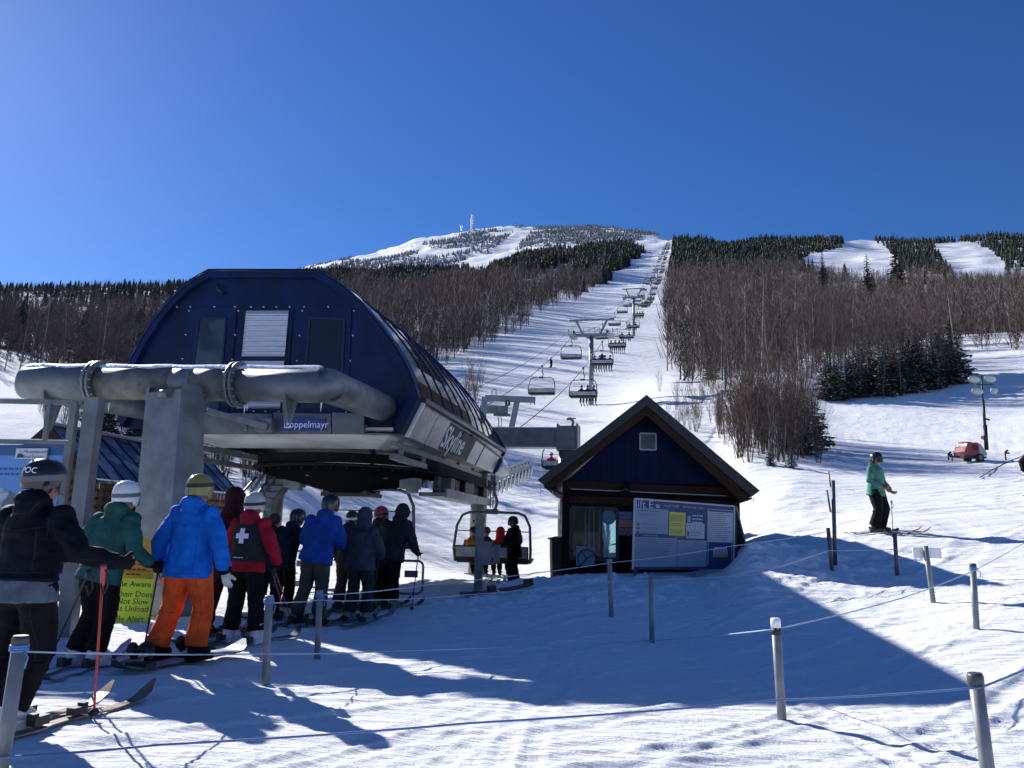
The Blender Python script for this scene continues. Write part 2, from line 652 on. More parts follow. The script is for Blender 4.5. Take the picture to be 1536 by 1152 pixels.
def snow_material():
    m = bpy.data.materials.new('snow')
    m.use_nodes = True
    nt = m.node_tree
    p = _pr(m)
    p.inputs['Base Color'].default_value = (0.83, 0.84, 0.86, 1)
    p.inputs['Roughness'].default_value = 0.85
    p.inputs['Specular IOR Level'].default_value = 0.05
    tc = nt.nodes.new('ShaderNodeTexCoord')
    mp = nt.nodes.new('ShaderNodeMapping')
    mp.inputs['Rotation'].default_value = (0, 0, radians(-18))
    mp.inputs['Scale'].default_value = (0.35, 4.0, 1)
    nt.links.new(tc.outputs['Object'], mp.inputs['Vector'])
    hs = []
    for vec, sc, det, wt in ((tc.outputs['Object'], 12.0, 8, 0.42), (tc.outputs['Object'], 55.0, 4, 0.2), (mp.outputs['Vector'], 2.6, 9, 1.1)):
        n = nt.nodes.new('ShaderNodeTexNoise')
        n.inputs['Scale'].default_value = sc
        n.inputs['Detail'].default_value = det
        n.inputs['Roughness'].default_value = 0.65
        nt.links.new(vec, n.inputs['Vector'])
        mu = nt.nodes.new('ShaderNodeMath'); mu.operation = 'MULTIPLY'; mu.inputs[1].default_value = wt
        nt.links.new(n.outputs['Fac'], mu.inputs[0])
        hs.append(mu.outputs[0])
    s = hs[0]
    for h in hs[1:]:
        ad = nt.nodes.new('ShaderNodeMath'); ad.operation = 'ADD'
        nt.links.new(s, ad.inputs[0]); nt.links.new(h, ad.inputs[1])
        s = ad.outputs[0]
    n2 = nt.nodes.new('ShaderNodeTexNoise')
    n2.inputs['Scale'].default_value = 0.45
    n2.inputs['Detail'].default_value = 7
    n2.inputs['Roughness'].default_value = 0.6
    nt.links.new(tc.outputs['Object'], n2.inputs['Vector'])
    b2 = nt.nodes.new('ShaderNodeBump')
    ln = nt.nodes.new('ShaderNodeVectorMath'); ln.operation = 'LENGTH'
    nt.links.new(tc.outputs['Object'], ln.inputs[0])
    mr = nt.nodes.new('ShaderNodeMapRange')
    mr.inputs['From Min'].default_value = 14; mr.inputs['From Max'].default_value = 60
    mr.inputs['To Min'].default_value = 0.06; mr.inputs['To Max'].default_value = 0.6
    nt.links.new(ln.outputs['Value'], mr.inputs['Value'])
    nt.links.new(mr.outputs['Result'], b2.inputs['Strength'])
    b2.inputs['Distance'].default_value = 0.35
    nt.links.new(n2.outputs['Fac'], b2.inputs['Height'])
    b = nt.nodes.new('ShaderNodeBump')
    nt.links.new(b2.outputs['Normal'], b.inputs['Normal'])
    b.inputs['Strength'].default_value = 1.0
    b.inputs['Distance'].default_value = 0.06
    nt.links.new(s, b.inputs['Height'])
    nt.links.new(b.outputs['Normal'], p.inputs['Normal'])
    return m


SNOW = snow_material()
_gm = mesh_np('snow_ground', _co, _q, _tri, True, [SNOW])
_go = bpy.data.objects.new('snow_ground', _gm)
COL.objects.link(_go)
_go['kind'] = 'structure'
del _X, _Y, _Z, _co, _q, _a, _b, _A, _Rr
# ------------------------------------------------------------------ sky, sun, view
SUN_AZ, SUN_EL = radians(-43.0), radians(28.8)          # azimuth from +y, positive to the right
SKY_H, SKY_S, SKY_V = 0.508, 1.08, 1.22
w = bpy.data.worlds.new('World')
scene.world = w
w.use_nodes = True
nt = w.node_tree
sky = nt.nodes.new('ShaderNodeTexSky')
sky.sky_type = 'NISHITA'
sky.sun_disc = False
sky.sun_elevation = SUN_EL
sky.sun_rotation = SUN_AZ
sky.altitude = 1200
sky.air_density = 1.15
sky.dust_density = 0.35
sky.ozone_density = 10.0
bg = nt.nodes['Background']
bg.inputs['Strength'].default_value = 0.05
hs = nt.nodes.new('ShaderNodeHueSaturation')
hs.inputs['Hue'].default_value = SKY_H
hs.inputs['Saturation'].default_value = SKY_S
hs.inputs['Value'].default_value = SKY_V
nt.links.new(sky.outputs['Color'], hs.inputs['Color'])
nt.links.new(hs.outputs['Color'], bg.inputs['Color'])

ld = bpy.data.lights.new('sun', 'SUN')
ld.energy = 4.6
ld.angle = radians(0.5)
ld.color = (1.0, 0.97, 0.93)
sun = bpy.data.objects.new('sun', ld)
COL.objects.link(sun)
sd = Vector((sin(SUN_AZ) * cos(SUN_EL), cos(SUN_AZ) * cos(SUN_EL), sin(SUN_EL)))
sun.rotation_euler = sd.to_track_quat('Z', 'Y').to_euler()
sun.location = (-20, 20, 30)

scene.view_settings.view_transform = 'Standard'
scene.view_settings.look = 'None'
scene.view_settings.gamma = 1
scene.view_settings.use_curve_mapping = False
scene.view_settings.exposure = 0.9
scene.render.engine = 'CYCLES'
scene.cycles.use_denoising = True
scene.cycles.max_bounces = 8
scene.cycles.transparent_max_bounces = 12
# ------------------------------------------------------------------ shared materials
M_BLUE = mat('blue_paint', (0.002, 0.010, 0.050), 0.4, spec=.3, var=0.25, vscale=1.5, bump=0.03, bscale=3)
M_NAVY = mat('navy_trim', (0.005, 0.012, 0.05), 0.35)
M_GALV = mat('galvanised_steel', (0.125, 0.14, 0.15), 0.5, 0.4, col2=(0.195, 0.215, 0.225), vscale=3.5, vlo=0.35, vhi=0.7, bump=0.05, bscale=30)
M_GALVD = mat('weathered_steel', (0.10, 0.10, 0.09), 0.65, 0.3, col2=(0.16, 0.16, 0.145), vscale=5)
M_STEEL = mat('grey_steel', (0.16, 0.18, 0.19), 0.5, 0.4, var=0.2, vscale=3)
M_DARK = mat('dark_metal', (0.025, 0.027, 0.03), 0.5, 0.3, var=0.3, vscale=5)
M_BLACK = mat('black_rubber', (0.012, 0.012, 0.013), 0.6)
M_PLATE = mat('skirt_metal_reflections', (0.02, 0.03, 0.058), 0.25, 0.25, spec=.3, col2=(0.12, 0.135, 0.17), vscale=0.9, vlo=.42, vhi=.62)  # dark blue with paler patches: reflections in the panels put into the colour
M_PLATED = mat('skirt_metal_dark_reflection', (0.010, 0.018, 0.040), 0.55, spec=.12)  # same panels behind the name, their dark blue reflection put into the colour
M_TRAY = mat('tray_metal', (0.42, 0.43, 0.42), 0.55, 0.1, var=0.2, vscale=1.6)
M_WHITE = mat('white_paint', (0.75, 0.77, 0.80), 0.5)
M_LOUV = mat('louvre_metal', (0.62, 0.66, 0.74), 0.35, 0.45)
M_GLASSD = mat('smoked_glazing', (0.010, 0.011, 0.012), 0.06, spec=0.6)
M_GLASSW = mat('grey_window_glass', (0.055, 0.065, 0.07), 0.06, spec=0.8, col2=(0.02, 0.022, 0.025), vscale=1.1, vlo=0.45, vhi=0.55)
M_SNOWC = mat('lying_snow', (0.86, 0.88, 0.9), 0.6, bump=0.3, bscale=30)
M_ICE = mat('ice', (0.75, 0.82, 0.88), 0.1)
M_SIGNB = mat('sign_blue', (0.012, 0.05, 0.24), 0.4)
M_YEL = mat('yellow_paint', (0.72, 0.48, 0.02), 0.5)

AXS = radians(9.5)
SU = Vector((sin(AXS), cos(AXS), 0))
SV = Vector((cos(AXS), -sin(AXS), 0))
ZZ = Vector((0, 0, 1))
SP0 = at(400, 560, 16.0)


def fac(px, py, dep=0.0):
    return on_plane(px, py, SP0 + SU * dep, SU)


def inset(pts, k, nrm):
    """closed polygon moved inward by k in its plane"""
    n = len(pts)
    c = sum(pts, Vector((0, 0, 0))) / n
    out = []
    for i in range(n):
        a, b, d = pts[i - 1], pts[i], pts[(i + 1) % n]
        e1 = (b - a).normalized(); e2 = (d - b).normalized()
        n1 = nrm.cross(e1).normalized(); n2 = nrm.cross(e2).normalized()
        if n1.dot(c - b) < 0: n1 = -n1
        if n2.dot(c - b) < 0: n2 = -n2
        m = (n1 + n2).normalized()
        out.append(b + m * (k / max(0.45, m.dot(n1))))
    return out


OUT_PX = [(181, 640), (174, 617), (178, 582), (189, 545), (208, 508), (229, 476), (250, 450), (273, 427), (289, 416), (312, 403),
          (477, 403), (516, 428), (542, 452), (568, 482), (589, 510), (607, 539), (620, 567), (628, 596), (600, 651)]
S_OUT = [fac(*p) for p in OUT_PX]
S_IN = inset(S_OUT, 0.20, SU)
NO = len(S_OUT)
SCN = fac(400, 648)                       # middle of the facade's foot
SL = 10.3                                 # length of the hood

station = thing('chairlift_station', 'big blue arched chairlift station on steel pillars with smoked glazed sides', 'lift station', (SCN.x, SCN.y, 0))

# front rim
mb = MB()
for i in range(NO):
    j = (i + 1) % NO
    if i < NO - 1:
        mb.quad(S_OUT[i], S_OUT[j], S_IN[j], S_IN[i])
    mb.quad(S_IN[i], S_IN[j], S_IN[j] + SU * 0.18, S_IN[i] + SU * 0.18)
    mb.quad(S_OUT[j], S_OUT[i], S_OUT[i] + SU * 0.30, S_OUT[j] + SU * 0.30)
# thin bead along the rim
bead = inset(S_OUT, 0.06, SU)
mb.tube([p - SU * 0.01 for p in bead[2:18]], 0.018, 6, caps=True)
obj('front_rim', mb, M_BLUE, station)
# facade panel
mb = MB()
mb.add([p + SU * 0.14 for p in S_IN[:-1]] + [S_OUT[-1] + SU * .14, S_OUT[0] + SU * .14, S_IN[0] + SU * .14][0:2], [tuple(range(NO + 1))])
PN = 0.14


def fq(pts, dep):
    return [fac(px, py, dep) for px, py in pts]


def slab(mb, px_pts, dep, th=0.04, m=0):
    """a plate on the facade: pixel outline at depth dep, thickness th towards the camera"""
    a = fq(px_pts, dep)
    mb.prism(a, SU * th, m)


# flat seams: slightly proud panels round the windows and louvre
slab(mb, [(286, 462), (355, 462), (342, 622), (268, 622)], PN - 0.03, 0.028)
slab(mb, [(361, 462), (440, 462), (428, 616), (344, 616)], PN - 0.035, 0.03)
slab(mb, [(455, 462), (527, 464), (522, 622), (440, 622)], PN - 0.03, 0.028)
fp = obj('facade_panel', mb, M_BLUE, station)
mb = MB()
for x, y in [(321, 460), (352, 460), (376, 460), (395, 460), (414, 460), (434, 460), (456, 460), (492, 460), (285, 460), (283, 466), (278, 502), (273, 538), (357, 466), (352, 502), (348, 539),
             (453, 466), (449, 503), (445, 541), (531, 466), (529, 503), (525, 541), (549, 639), (566, 647), (585, 647), (549, 647), (380, 617), (398, 617), (418, 617), (519, 618), (265, 460)]:
    c = fac(x, y, PN - 0.04)
    mb.disc(c, -SU, 0.015, 8)
mb2 = MB()
for f_ in range(0, len(mb.v), 8):
    ring = [Vector(p) for p in mb.v[f_:f_ + 8]]
    mb2 = MB()
    mb2.prism(ring, SU * 0.06, 0)
    obj('bolt', mb2, M_LOUV, fp)

# windows
for (q, nm) in (([(297, 475), (340, 476), (328, 622), (279, 622)], 0), ([(463, 475), (518, 477), (512, 612), (452, 612)], 1)):
    mb = MB()
    a = fq(q, PN - 0.055); b = inset(a, 0.045, SU)
    for i in range(4):
        j = (i + 1) % 4
        mb.quad(a[i], a[j], b[j], b[i])
        mb.quad(b[i], b[j], b[j] + SU * .04, b[i] + SU * .04)
        mb.quad(a[j], a[i], a[i] + SU * .03, a[j] + SU * .03)
    wf = obj('window', mb, M_NAVY, station)
    mb = MB()
    mb.add([p + SU * 0.02 for p in b], [(0, 1, 2, 3)])
    obj('pane', mb, M_GLASSW if nm == 0 else M_GLASSD, wf)

# louvre: slats with a gap
mb = MB()
for (y0, y1, n) in ((466, 535, 9), (541.5, 613, 9)):
    for k in range(n):
        ya = y0 + (y1 - y0) * k / n; yb = y0 + (y1 - y0) * (k + .94) / n
        def ex(y):
            t = (y - 466) / 146.0
            return 369 - 14 * t, 433 - 13 * t
        la, ra = ex(ya); lb, rb = ex(yb); ym = ya + (yb - ya) * .62
        lm, rm = ex(ym)
        A, B = fac(la, ya, PN - .05), fac(ra, ya, PN - .05)
        C, D = fac(lm, ym, PN - .11), fac(rm, ym, PN - .11)
        E, F = fac(lb, yb, PN - .05), fac(rb, yb, PN - .05)
        mb.add([A, B, C, D, E, F], [(0, 2, 3, 1), (2, 4, 5, 3)])
obj('louvre', mb, M_LOUV, station)

# small vent hook under the roof line
mb = MB()
mb.tube([fac(327, 426, .05), fac(327, 434, .02), fac(331, 437, .0), fac(337, 440, .1)], 0.035, 8)
obj('vent_pipe', mb, M_DARK, station)

# grey lower panels + maker's plate
mb = MB()
for (x0, x1) in ((305, 408), (410, 496), (498, 546)):
    slab(mb, [(x0, 618.5), (x1, 621), (x1, 651), (x0, 651)], -0.03, 0.06)
lp = obj('lower_panel', mb, mat('lower_panel_metal', (0.13, 0.14, 0.15), 0.5, 0.4, var=0.2, vscale=2), station)
mb = MB()
slab(mb, [(422.5, 626), (488.5, 627.5), (487.5, 646), (422, 646)], -0.06, 0.025, 0)
cS = fac(463, 637, -.064)
put_text(mb, 'oppelmayr', 0.20, cS, SV, ZZ, 1)
w0, w1 = fac(427, 630, -.063), fac(436, 642, -.063)
mb.quad(w0, Vector((w1.x, w1.y, w0.z)), w1, Vector((w0.x, w0.y, w1.z)), 1)
put_text(mb, 'D', 0.17, (w0 + w1) / 2 - SU * .004, SV, ZZ, 0, bold=0.006)
mp = obj('maker_plate', mb, [M_SIGNB, M_WHITE], lp)
mp['label'] = 'blue plate with white lettering on the grey lower panel'

# roof hood: outline swept back along the axis; the far end curls down
mb = MB()
segs = [0.30 + 0.9 * k for k in range(10)] + [9.3, 9.9, SL]
base = SCN
prev = None


def hood(i, s):
    p = S_OUT[i] - base
    t = max(0, (s - 8.4) / (SL - 8.4))
    k = 1 - 0.16 * t ** 1.6
    bl = 0.10 * sin(pi * min(1, s / SL)) * (1 if 2 <= i <= 17 else 0)
    pz = Vector((p.x, p.y, 0)) * (1 + bl * .25) + ZZ * (p.z * (k if p.z > 0.9 else 1) + bl * max(0, p.z) * .25)
    return base + pz + SU * s


idx = list(range(1, 18))
for a, b in zip(segs[:-1], segs[1:]):
    for q in range(len(idx) - 1):
        i, j = idx[q], idx[q + 1]
        g = 0 if (4 <= i <= 8 or 10 <= i <= 16 or True) else 1
        ga = b - 0.07
        mb.add([hood(i, a), hood(j, a), hood(j, ga), hood(i, ga)], [(0, 1, 2, 3)], 0, True)
        mb.add([hood(i, ga), hood(j, ga), hood(j, b), hood(i, b)], [(0, 1, 2, 3)], 1, True)
obj('glazed_hood', mb, [M_GLASSD, M_BLACK], station)
mb = MB()
for s in segs[1:-1]:
    pts = [hood(i, s - .03) for i in idx]
    cn = sum(pts, Vector()) / len(pts)
    mb.tube([p + (p - cn).normalized() * 0.008 for p in pts], 0.018, 5, caps=False)
for i in (1, 9, 10, 17):
    mb.tube([hood(i, s) for s in segs], 0.06, 6)
obj('roof_rib', mb, M_NAVY, station)
mb = MB()
endp = [hood(i, SL) for i in range(NO)]
mb.add(endp, [tuple(range(NO))])
for i in idx[:-1]:
    mb.bar(endp[i], endp[i + 1], 0.16, 0.16)
mb.bar(endp[17], endp[18], 0.22, 0.16)
obj('rear_panel', mb, M_NAVY, station)

# side skirts (both sides), seams and the name on the right one
mb = MB()
E0, E1 = S_OUT[17], S_OUT[18]
dn = (E1 - E0)
sk = dn.cross(SU).normalized()
if sk.x < 0: sk = -sk
cuts = [0.35, 1.75, 2.9, 4.3, 4.42, 6.0, 7.2, 7.3, SL - .3]
for a, b in zip(cuts[:-1], cuts[1:]):
    if b - a < .2:
        continue
    mb.add([E0 + dn * .12 + SU * (a + .015) + sk * .02, E0 + dn * .12 + SU * (b - .015) + sk * .02, E1 - dn * .02 + SU * (b - .015) + sk * .02, E1 - dn * .02 + SU * (a + .015) + sk * .02],
           [(0, 1, 2, 3)], 1 if 2.8 < a < 5.0 else 0)
L0, L1 = S_OUT[1], S_OUT[0]
mb.add([L0, L1, L1 + SU * SL, L0 + SU * SL], [(0, 1, 2, 3)])
skirt = obj('side_skirt', mb, [M_PLATE, M_PLATED], station)
mb = MB()
mb.add([E0, E1, E1 + SU * SL, E0 + SU * SL], [(0, 1, 2, 3)])
mb.bar(E0 + SU * .3 + sk * .02, E0 + SU * SL + sk * .02, 0.13, 0.10)
mb.bar(E0 + SU * SL, E1 + SU * SL, .20, .14)
mb.bar(E0 + dn * .15 + SU * 5.2 + sk * .03, E0 + dn * .30 + SU * (SL - .1) + sk * .03, .10, .05)
obj('skirt_frame', mb, mat('slate_trim', (0.03, 0.045, 0.085), 0.4, 0.2), station)
mb = MB()
upv = (-dn).normalized()
put_text(mb, 'Skyline', 0.78, E0 + dn * .58 + SU * 4.0 + sk * .024, SU, upv, 0, spacing=1.0, bold=.012)
obj('lettering', mb, M_WHITE, skirt)
mb = MB()
mb.bar(E0 + SU * .34 + dn * .06 + sk * .04, E1 + SU * .34 + sk * .04, .11, .06)
obj('light_corner', mb, mat('pale_trim', (0.62, 0.64, 0.66), 0.4, 0.3), station)
# nose at the far end of the right skirt
mb = MB()
nE0, nE1 = E0 + SU * SL + dn * .25, E1 + SU * SL
rows = []
for t in range(6):
    s = t / 5 * 2.1
    k = sqrt(max(0.0, 1 - (t / 5.2) ** 2))
    mid = (nE0 + nE1) / 2 + SU * s - ZZ * .12 * t / 5
    hv = (nE0 - nE1) / 2 * k
    rows.append([mid + hv, mid + hv * .5 + sk * .16 * k, mid + sk * .2 * k, mid - hv * .5 + sk * .16 * k, mid - hv])
for a, b in zip(rows[:-1], rows[1:]):
    for q in range(4):
        mb.add([a[q], b[q], b[q + 1], a[q + 1]], [(0, 1, 2, 3)], 0, True)
obj('nose_panel', mb, M_PLATE, station)

# underside tray with drip edges and a ring rail
mb = MB()
zt = SCN.z + 0.05
hw = 2.72
tr = [SCN + SV * -hw + SU * .05, SCN + SV * hw + SU * .05, SCN + SV * hw + SU * SL, SCN - SV * hw + SU * SL]
mb.prism([Vector((p.x, p.y, zt)) for p in tr], ZZ * 0.06, 0)
zi = zt - 0.22
inn = [SCN + SV * -1.9 + SU * 1.6, SCN + SV * 1.9 + SU * 1.6, SCN + SV * 1.9 + SU * SL, SCN - SV * 1.9 + SU * SL]
for i in range(4):
    j = (i + 1) % 4
    mb.quad(Vector((tr[i].x, tr[i].y, zt - .005)), Vector((tr[j].x, tr[j].y, zt - .005)), Vector((inn[j].x, inn[j].y, zi)), Vector((inn[i].x, inn[i].y, zi)))
obj('underside_tray', mb, M_TRAY, station)
mb = MB()
BW = SCN + SU * 3.9 + SV * .42
RB = 2.25


def ringpts(c, r, z, a0, a1, n=40):
    return [Vector((c.x, c.y, 0)) + SV * (r * cos(a0 + (a1 - a0) * k / n)) + SU * (r * sin(a0 + (a1 - a0) * k / n)) + ZZ * z for k in range(n + 1)]


rail = [Vector((BW.x, BW.y, 0)) + SV * RB + SU * 7.4 + ZZ * (zi - .18)] + ringpts(BW, RB, zi - .18, 0, -pi, 40) + [Vector((BW.x, BW.y, 0)) - SV * RB + SU * 7.4 + ZZ * (zi - .18)]
for a, b in zip(rail[:-1], rail[1:]):
    mb.bar(a, b, 0.12, 0.22)
    mb.bar(a - ZZ * .16, b - ZZ * .16, 0.34, 0.05)
for k, p in enumerate(rail[1:-1]):
    if k % 2 == 0:
        mb.box(p - ZZ * .22, (.05, .05, .08))
obj('guide_rail', mb, mat('rail_black', (0.012, 0.013, 0.015), .8, spec=.1), station)
mb = MB()
c0 = Vector((BW.x, BW.y, zi - .50))
ns = 40
for z0, z1, r in ((0, .10, 2.0), (.10, .2, 1.9)):
    ring = [c0 + SV * (r * cos(2 * pi * k / ns)) + SU * (r * sin(2 * pi * k / ns)) + ZZ * z0 for k in range(ns)]
    mb.prism(ring, ZZ * (z1 - z0), 0)
for k in range(6):
    a = k * pi / 3 + .3
    d = SV * cos(a) + SU * sin(a)
    mb.bar(c0 + d * .3 - ZZ * .04, c0 + d * 1.85 - ZZ * .04, .10, .08)
mbc = MB()
rings_ = []
for r_, z_ in ((2.12, .16), (2.12, .02), (1.5, -.14), (.62, -.34), (.55, -.40)):
    rings_.append([c0 + SV * (r_ * cos(2 * pi * k / 48)) + SU * (r_ * sin(2 * pi * k / 48)) + ZZ * z_ for k in range(48)])
for ra_, rb2_ in zip(rings_[:-1], rings_[1:]):
    for k in range(48):
        mbc.add([ra_[k], ra_[(k + 1) % 48], rb2_[(k + 1) % 48], rb2_[k]], [(0, 1, 2, 3)], 0, True)
obj('bullwheel_cover', mbc, mat('hull_black', (0.008, 0.0085, 0.010), .95, spec=.0), station)
obj('bullwheel', mb, mat('bullwheel_paint', (0.012, 0.014, 0.02), 0.45, 0.2), station)
mb = MB()
mb.box(c0 - ZZ * .22 + SU * .1, (1.15, 1.0, .36), 0, SV, SU, ZZ)
mb.box(c0 - ZZ * .43 + SU * .1, (1.3, .9, .10), 0, SV, SU, ZZ)
obj('gearbox', mb, M_DARK, station)
for s in (-1.25, 1.75):
    mb = MB()
    mb.box(c0 - ZZ * .16 + SV * s - SU * .6, (.45, .35, .26), 0, SV, SU, ZZ)
    mb.box(c0 - ZZ * .30 + SV * (s + .05) - SU * .6, (.25, .25, .16), 0, SV, SU, ZZ)
    mb.tube([c0 - ZZ * .16 + SV * (s + .3) - SU * .6, c0 - ZZ * .16 + SV * (s + .45) - SU * .6], .10, 10)
    obj('brake_unit', mb, M_STEEL, station)

# long side frame under the skirts: beams, hangers, catwalk with its machinery
mb = MB()
for sgn in (1, -1):
    ctr = SCN + SV * (2.55 * sgn)
    for dz in (-.15, -.42):
        mb.bar(ctr + SU * .6 + ZZ * dz, ctr + SU * (SL + .3) + ZZ * dz, .12, .12)
    for s in (1.2, 3.0, 4.9, 6.6, 8.6):
        mb.bar(ctr + SU * s + ZZ * 0, ctr + SU * s - ZZ * .5, .10, .10)
obj('side_beam', mb, M_STEEL, station)
mb = MB()
cw = SCN + SV * 2.45
zc = -1.02
mb.bar(cw + SU * 4.3 + ZZ * zc, cw + SU * 10.2 + ZZ * zc, .7, .10)
mb.bar(cw + SU * 4.3 + ZZ * (zc + .04) + SV * .36, cw + SU * 10.2 + ZZ * (zc + .04) + SV * .36, .06, .22)
for s in (5.0, 6.4, 7.7, 9.4, 10.0):
    mb.bar(cw + SU * s + ZZ * zc, cw + SU * s - ZZ * .2, .08, .08)
obj('catwalk', mb, M_STEEL, station)
for sq, wq in ((5.5, .5), (6.4, .35), (8.4, .3)):
  mb = MB()
  mb.box(cw + SU * sq - ZZ * .72, (wq, .5, .5), 0, SV, SU, ZZ)
  mb.box(cw + SU * sq - ZZ * .45, (wq + .06, .56, .05), 0, SV, SU, ZZ)
  mb.box(cw + SU * (sq - .26) - ZZ * .72, (wq * .7, .02, .36), 0, SV, SU, ZZ)
  obj('control_box', mb, mat('khaki_box', (0.12, 0.13, 0.115), 0.6), station)
for s in (6.9, 7.3, 7.7, 9.6):
    mb = MB()
    mb.tube([cw + SU * s - ZZ * .70 + SV * .14, cw + SU * s - ZZ * .70 + SV * .32], .22, 16)
    obj('tyre_wheel', mb, M_BLACK, station)
# ladder at the end of the catwalk
mb = MB()
la = cw + SU * 9.9 + SV * .45
for dx in (0, .45):
    mb.bar(la + SU * dx - ZZ * .1, la + SU * dx - ZZ * 1.15, .04, .04)
for k in range(5):
    mb.bar(la - ZZ * (.25 + .2 * k), la + SU * .45 - ZZ * (.25 + .2 * k), .03, .03)
obj('ladder', mb, M_GALV, station)
# outgoing sheave train: beam with a row of wheel hoops climbing away on the right
mb = MB(); guards = []
t0 = cw + SU * 10.6 - ZZ * .45
t1 = t0 + SU * 11.5 + ZZ * 1.7
mb.bar(t0 - SU * 1.2, t1, .16, .22)
for k in range(12):
    p = t0.lerp(t1, k / 11.5)
    c = p - ZZ * .26
    cir = [c + SU * (.19 * cos(a)) + ZZ * (.24 * sin(a)) + SV * .16 for a in [2 * pi * q / 14 for q in range(15)]]
    mbw = MB(); mbw.tube(cir, .03, 5, caps=False); guards.append(mbw)
    mb.tube([c - SV * .10, c + SV * .06], .17, 10, m=1)
    mb.bar(p, p + ZZ * .30, .05, .05)
mb.bar(t0 + ZZ * .3, t1 + ZZ * .3, .10, .08)
tt = obj('sheave_train', mb, [M_STEEL, M_BLACK], station)
for mbw in guards:
    obj('wheel_guard', mbw, mat('pale_guard', (0.5, 0.52, 0.54), 0.4, 0.4), tt)

# rear portal: cross beam, joint box, columns
mb = MB()
cb0, cb1 = at(700, 657, 27.0), at(866, 658, 26.2)
mb.bar(cb0, cb1, .62, .66)
dcb = (cb1 - cb0).normalized()
obj('cross_beam', mb, M_GALV, station)
mb = MB()
jb = at(853, 658, 26.3)
mb.box(jb, (.62, .78, .80), 0, dcb, dcb.cross(ZZ), ZZ)
mb.box(jb + dcb * .33, (.05, .9, .92), 0, dcb, dcb.cross(ZZ), ZZ)
mb.box(jb - dcb * .33, (.05, .9, .92), 0, dcb, dcb.cross(ZZ), ZZ)
obj('joint_box', mb, M_GALV, station)
mb = MB()
sn0 = cb0 + ZZ * .335; sn1 = cb1 + ZZ * .335
mb.bar(sn0, sn1, .56, .05)
obj('snow_cap', mb, M_SNOWC, station)
rc = at(851, 690, 26.4)
mb = MB(); mb.tube([Vector((rc.x, rc.y, jb.z - .3)), Vector((rc.x, rc.y, gz(rc.x, rc.y) - .3))], .30, 20)
obj('column', mb, M_GALV, station)
rc = at(718, 760, 25.5)
mb = MB(); mb.tube([Vector((rc.x, rc.y, cb0.z)), Vector((rc.x, rc.y, gz(rc.x, rc.y) - .3))], .27, 20)
obj('column', mb, M_GALV, station)
rc = at(411, 745, 20.5)
mb = MB(); mb.tube([Vector((rc.x, rc.y, SCN.z - .3)), Vector((rc.x, rc.y, gz(rc.x, rc.y) - .3))], .25, 20)
obj('column', mb, M_GALV, station)
# access stair beside the left column
mb = MB()
for dx in (0, 10, 32):
    mb.bar(at(372 + dx, 765, 19.6), at(424 + dx, 694, 20.4), .05, .16)
for k in range(8):
    t = k / 7
    mb.bar(at(374 + 50 * t, 762 - 68 * t, 19.6 + .8 * t), at(406 + 50 * t, 762 - 68 * t, 19.6 + .8 * t), .05, .14)
mb.tube([at(366, 752, 19.4), at(400, 706, 20.0), at(424, 690, 20.3)], .035, 6)
mb.tube([at(345, 760, 19.4), at(384, 716, 20.0)], .03, 6)
obj('stair', mb, M_GALV, station)

# front pillar with its saddle lugs
PD = 11.9
mb = MB()
Lt, Ct, Rt = at(220, 583, 12.25), at(272, 583, 11.75), at(307, 583, 12.15)
Lb, Cb, Rb = at(201, 790, 12.1), at(255, 790, 11.55), at(305, 790, 12.0)


def toground(a, b, z=-.25):
    t = (z - a.z) / (b.z - a.z)
    return a.lerp(b, t)


bk_t, bk_b = Vector((0.15, .95, 0)), Vector((0.15, 1.0, 0))
Lg, Cg, Rg = toground(Lt, Lb), toground(Ct, Cb), toground(Rt, Rb)
top = [Lt, Ct, Rt, (Lt + Rt) / 2 + Vector((.1, .75, 0))]
bot = [Lg, Cg, Rg, (Lg + Rg) / 2 + Vector((.1, .85, 0))]
for t_ in top: t_.z = Ct.z
mb.add(top + bot, [(0, 1, 2, 3), (0, 4, 5, 1), (1, 5, 6, 2), (2, 6, 7, 3), (3, 7, 4, 0)])
# cap plates rising at the two sides to the pipe
for p, q in ((Lt, Lt.lerp(Ct, .08)), (Ct, Ct.lerp(Rt, .9))):
    mb.prism([p, q, q + ZZ * .10, p + ZZ * .10], Vector((.03, .5, 0)))
mb.bar(at(247, 597, 11.9), at(247, 584, 11.9), .06, .06)
mb.tube([at(240, 590, 11.95), at(254, 590, 11.85)], .07, 8)
obj('pillar', mb, M_GALV, station)

# front support pipe: U-shaped
RP = .285
pb_l, pb_r = at(36, 573, 13.0), at(491, 578, 12.2)
pf_r = fac(577, 612, .2)
pf_l = fac(230, 612, .2)
pl2 = pf_l
mb = MB()
m_ = lambda t: pb_l.lerp(pb_r, t)
pa, pc = m_(.255), m_(.585)
pd_, pe = m_(.715), m_(.715)
mb.tube([pl2, pb_l + (pl2 - pb_l).normalized() * .12, pb_l + (pb_r - pb_l).normalized() * .10, pa], RP, 28, 0)
mb.tube([pa, m_(.52)], RP * .985, 28, 1)
mb.tube([m_(.52), m_(.585)], RP * .995, 28, 0)
mb.tube([m_(.585), pd_], RP * .985, 28, 1)
dirr = (pf_r - pb_r).normalized()
mb.tube([pd_, pb_r - (pb_r - pb_l).normalized() * .06, pb_r + dirr * .06, pf_r + dirr * .3], RP, 28, 0)
dp = (pb_r - pb_l).normalized()
pipe = obj('support_pipe', mb, [M_GALV, M_GALVD], station)
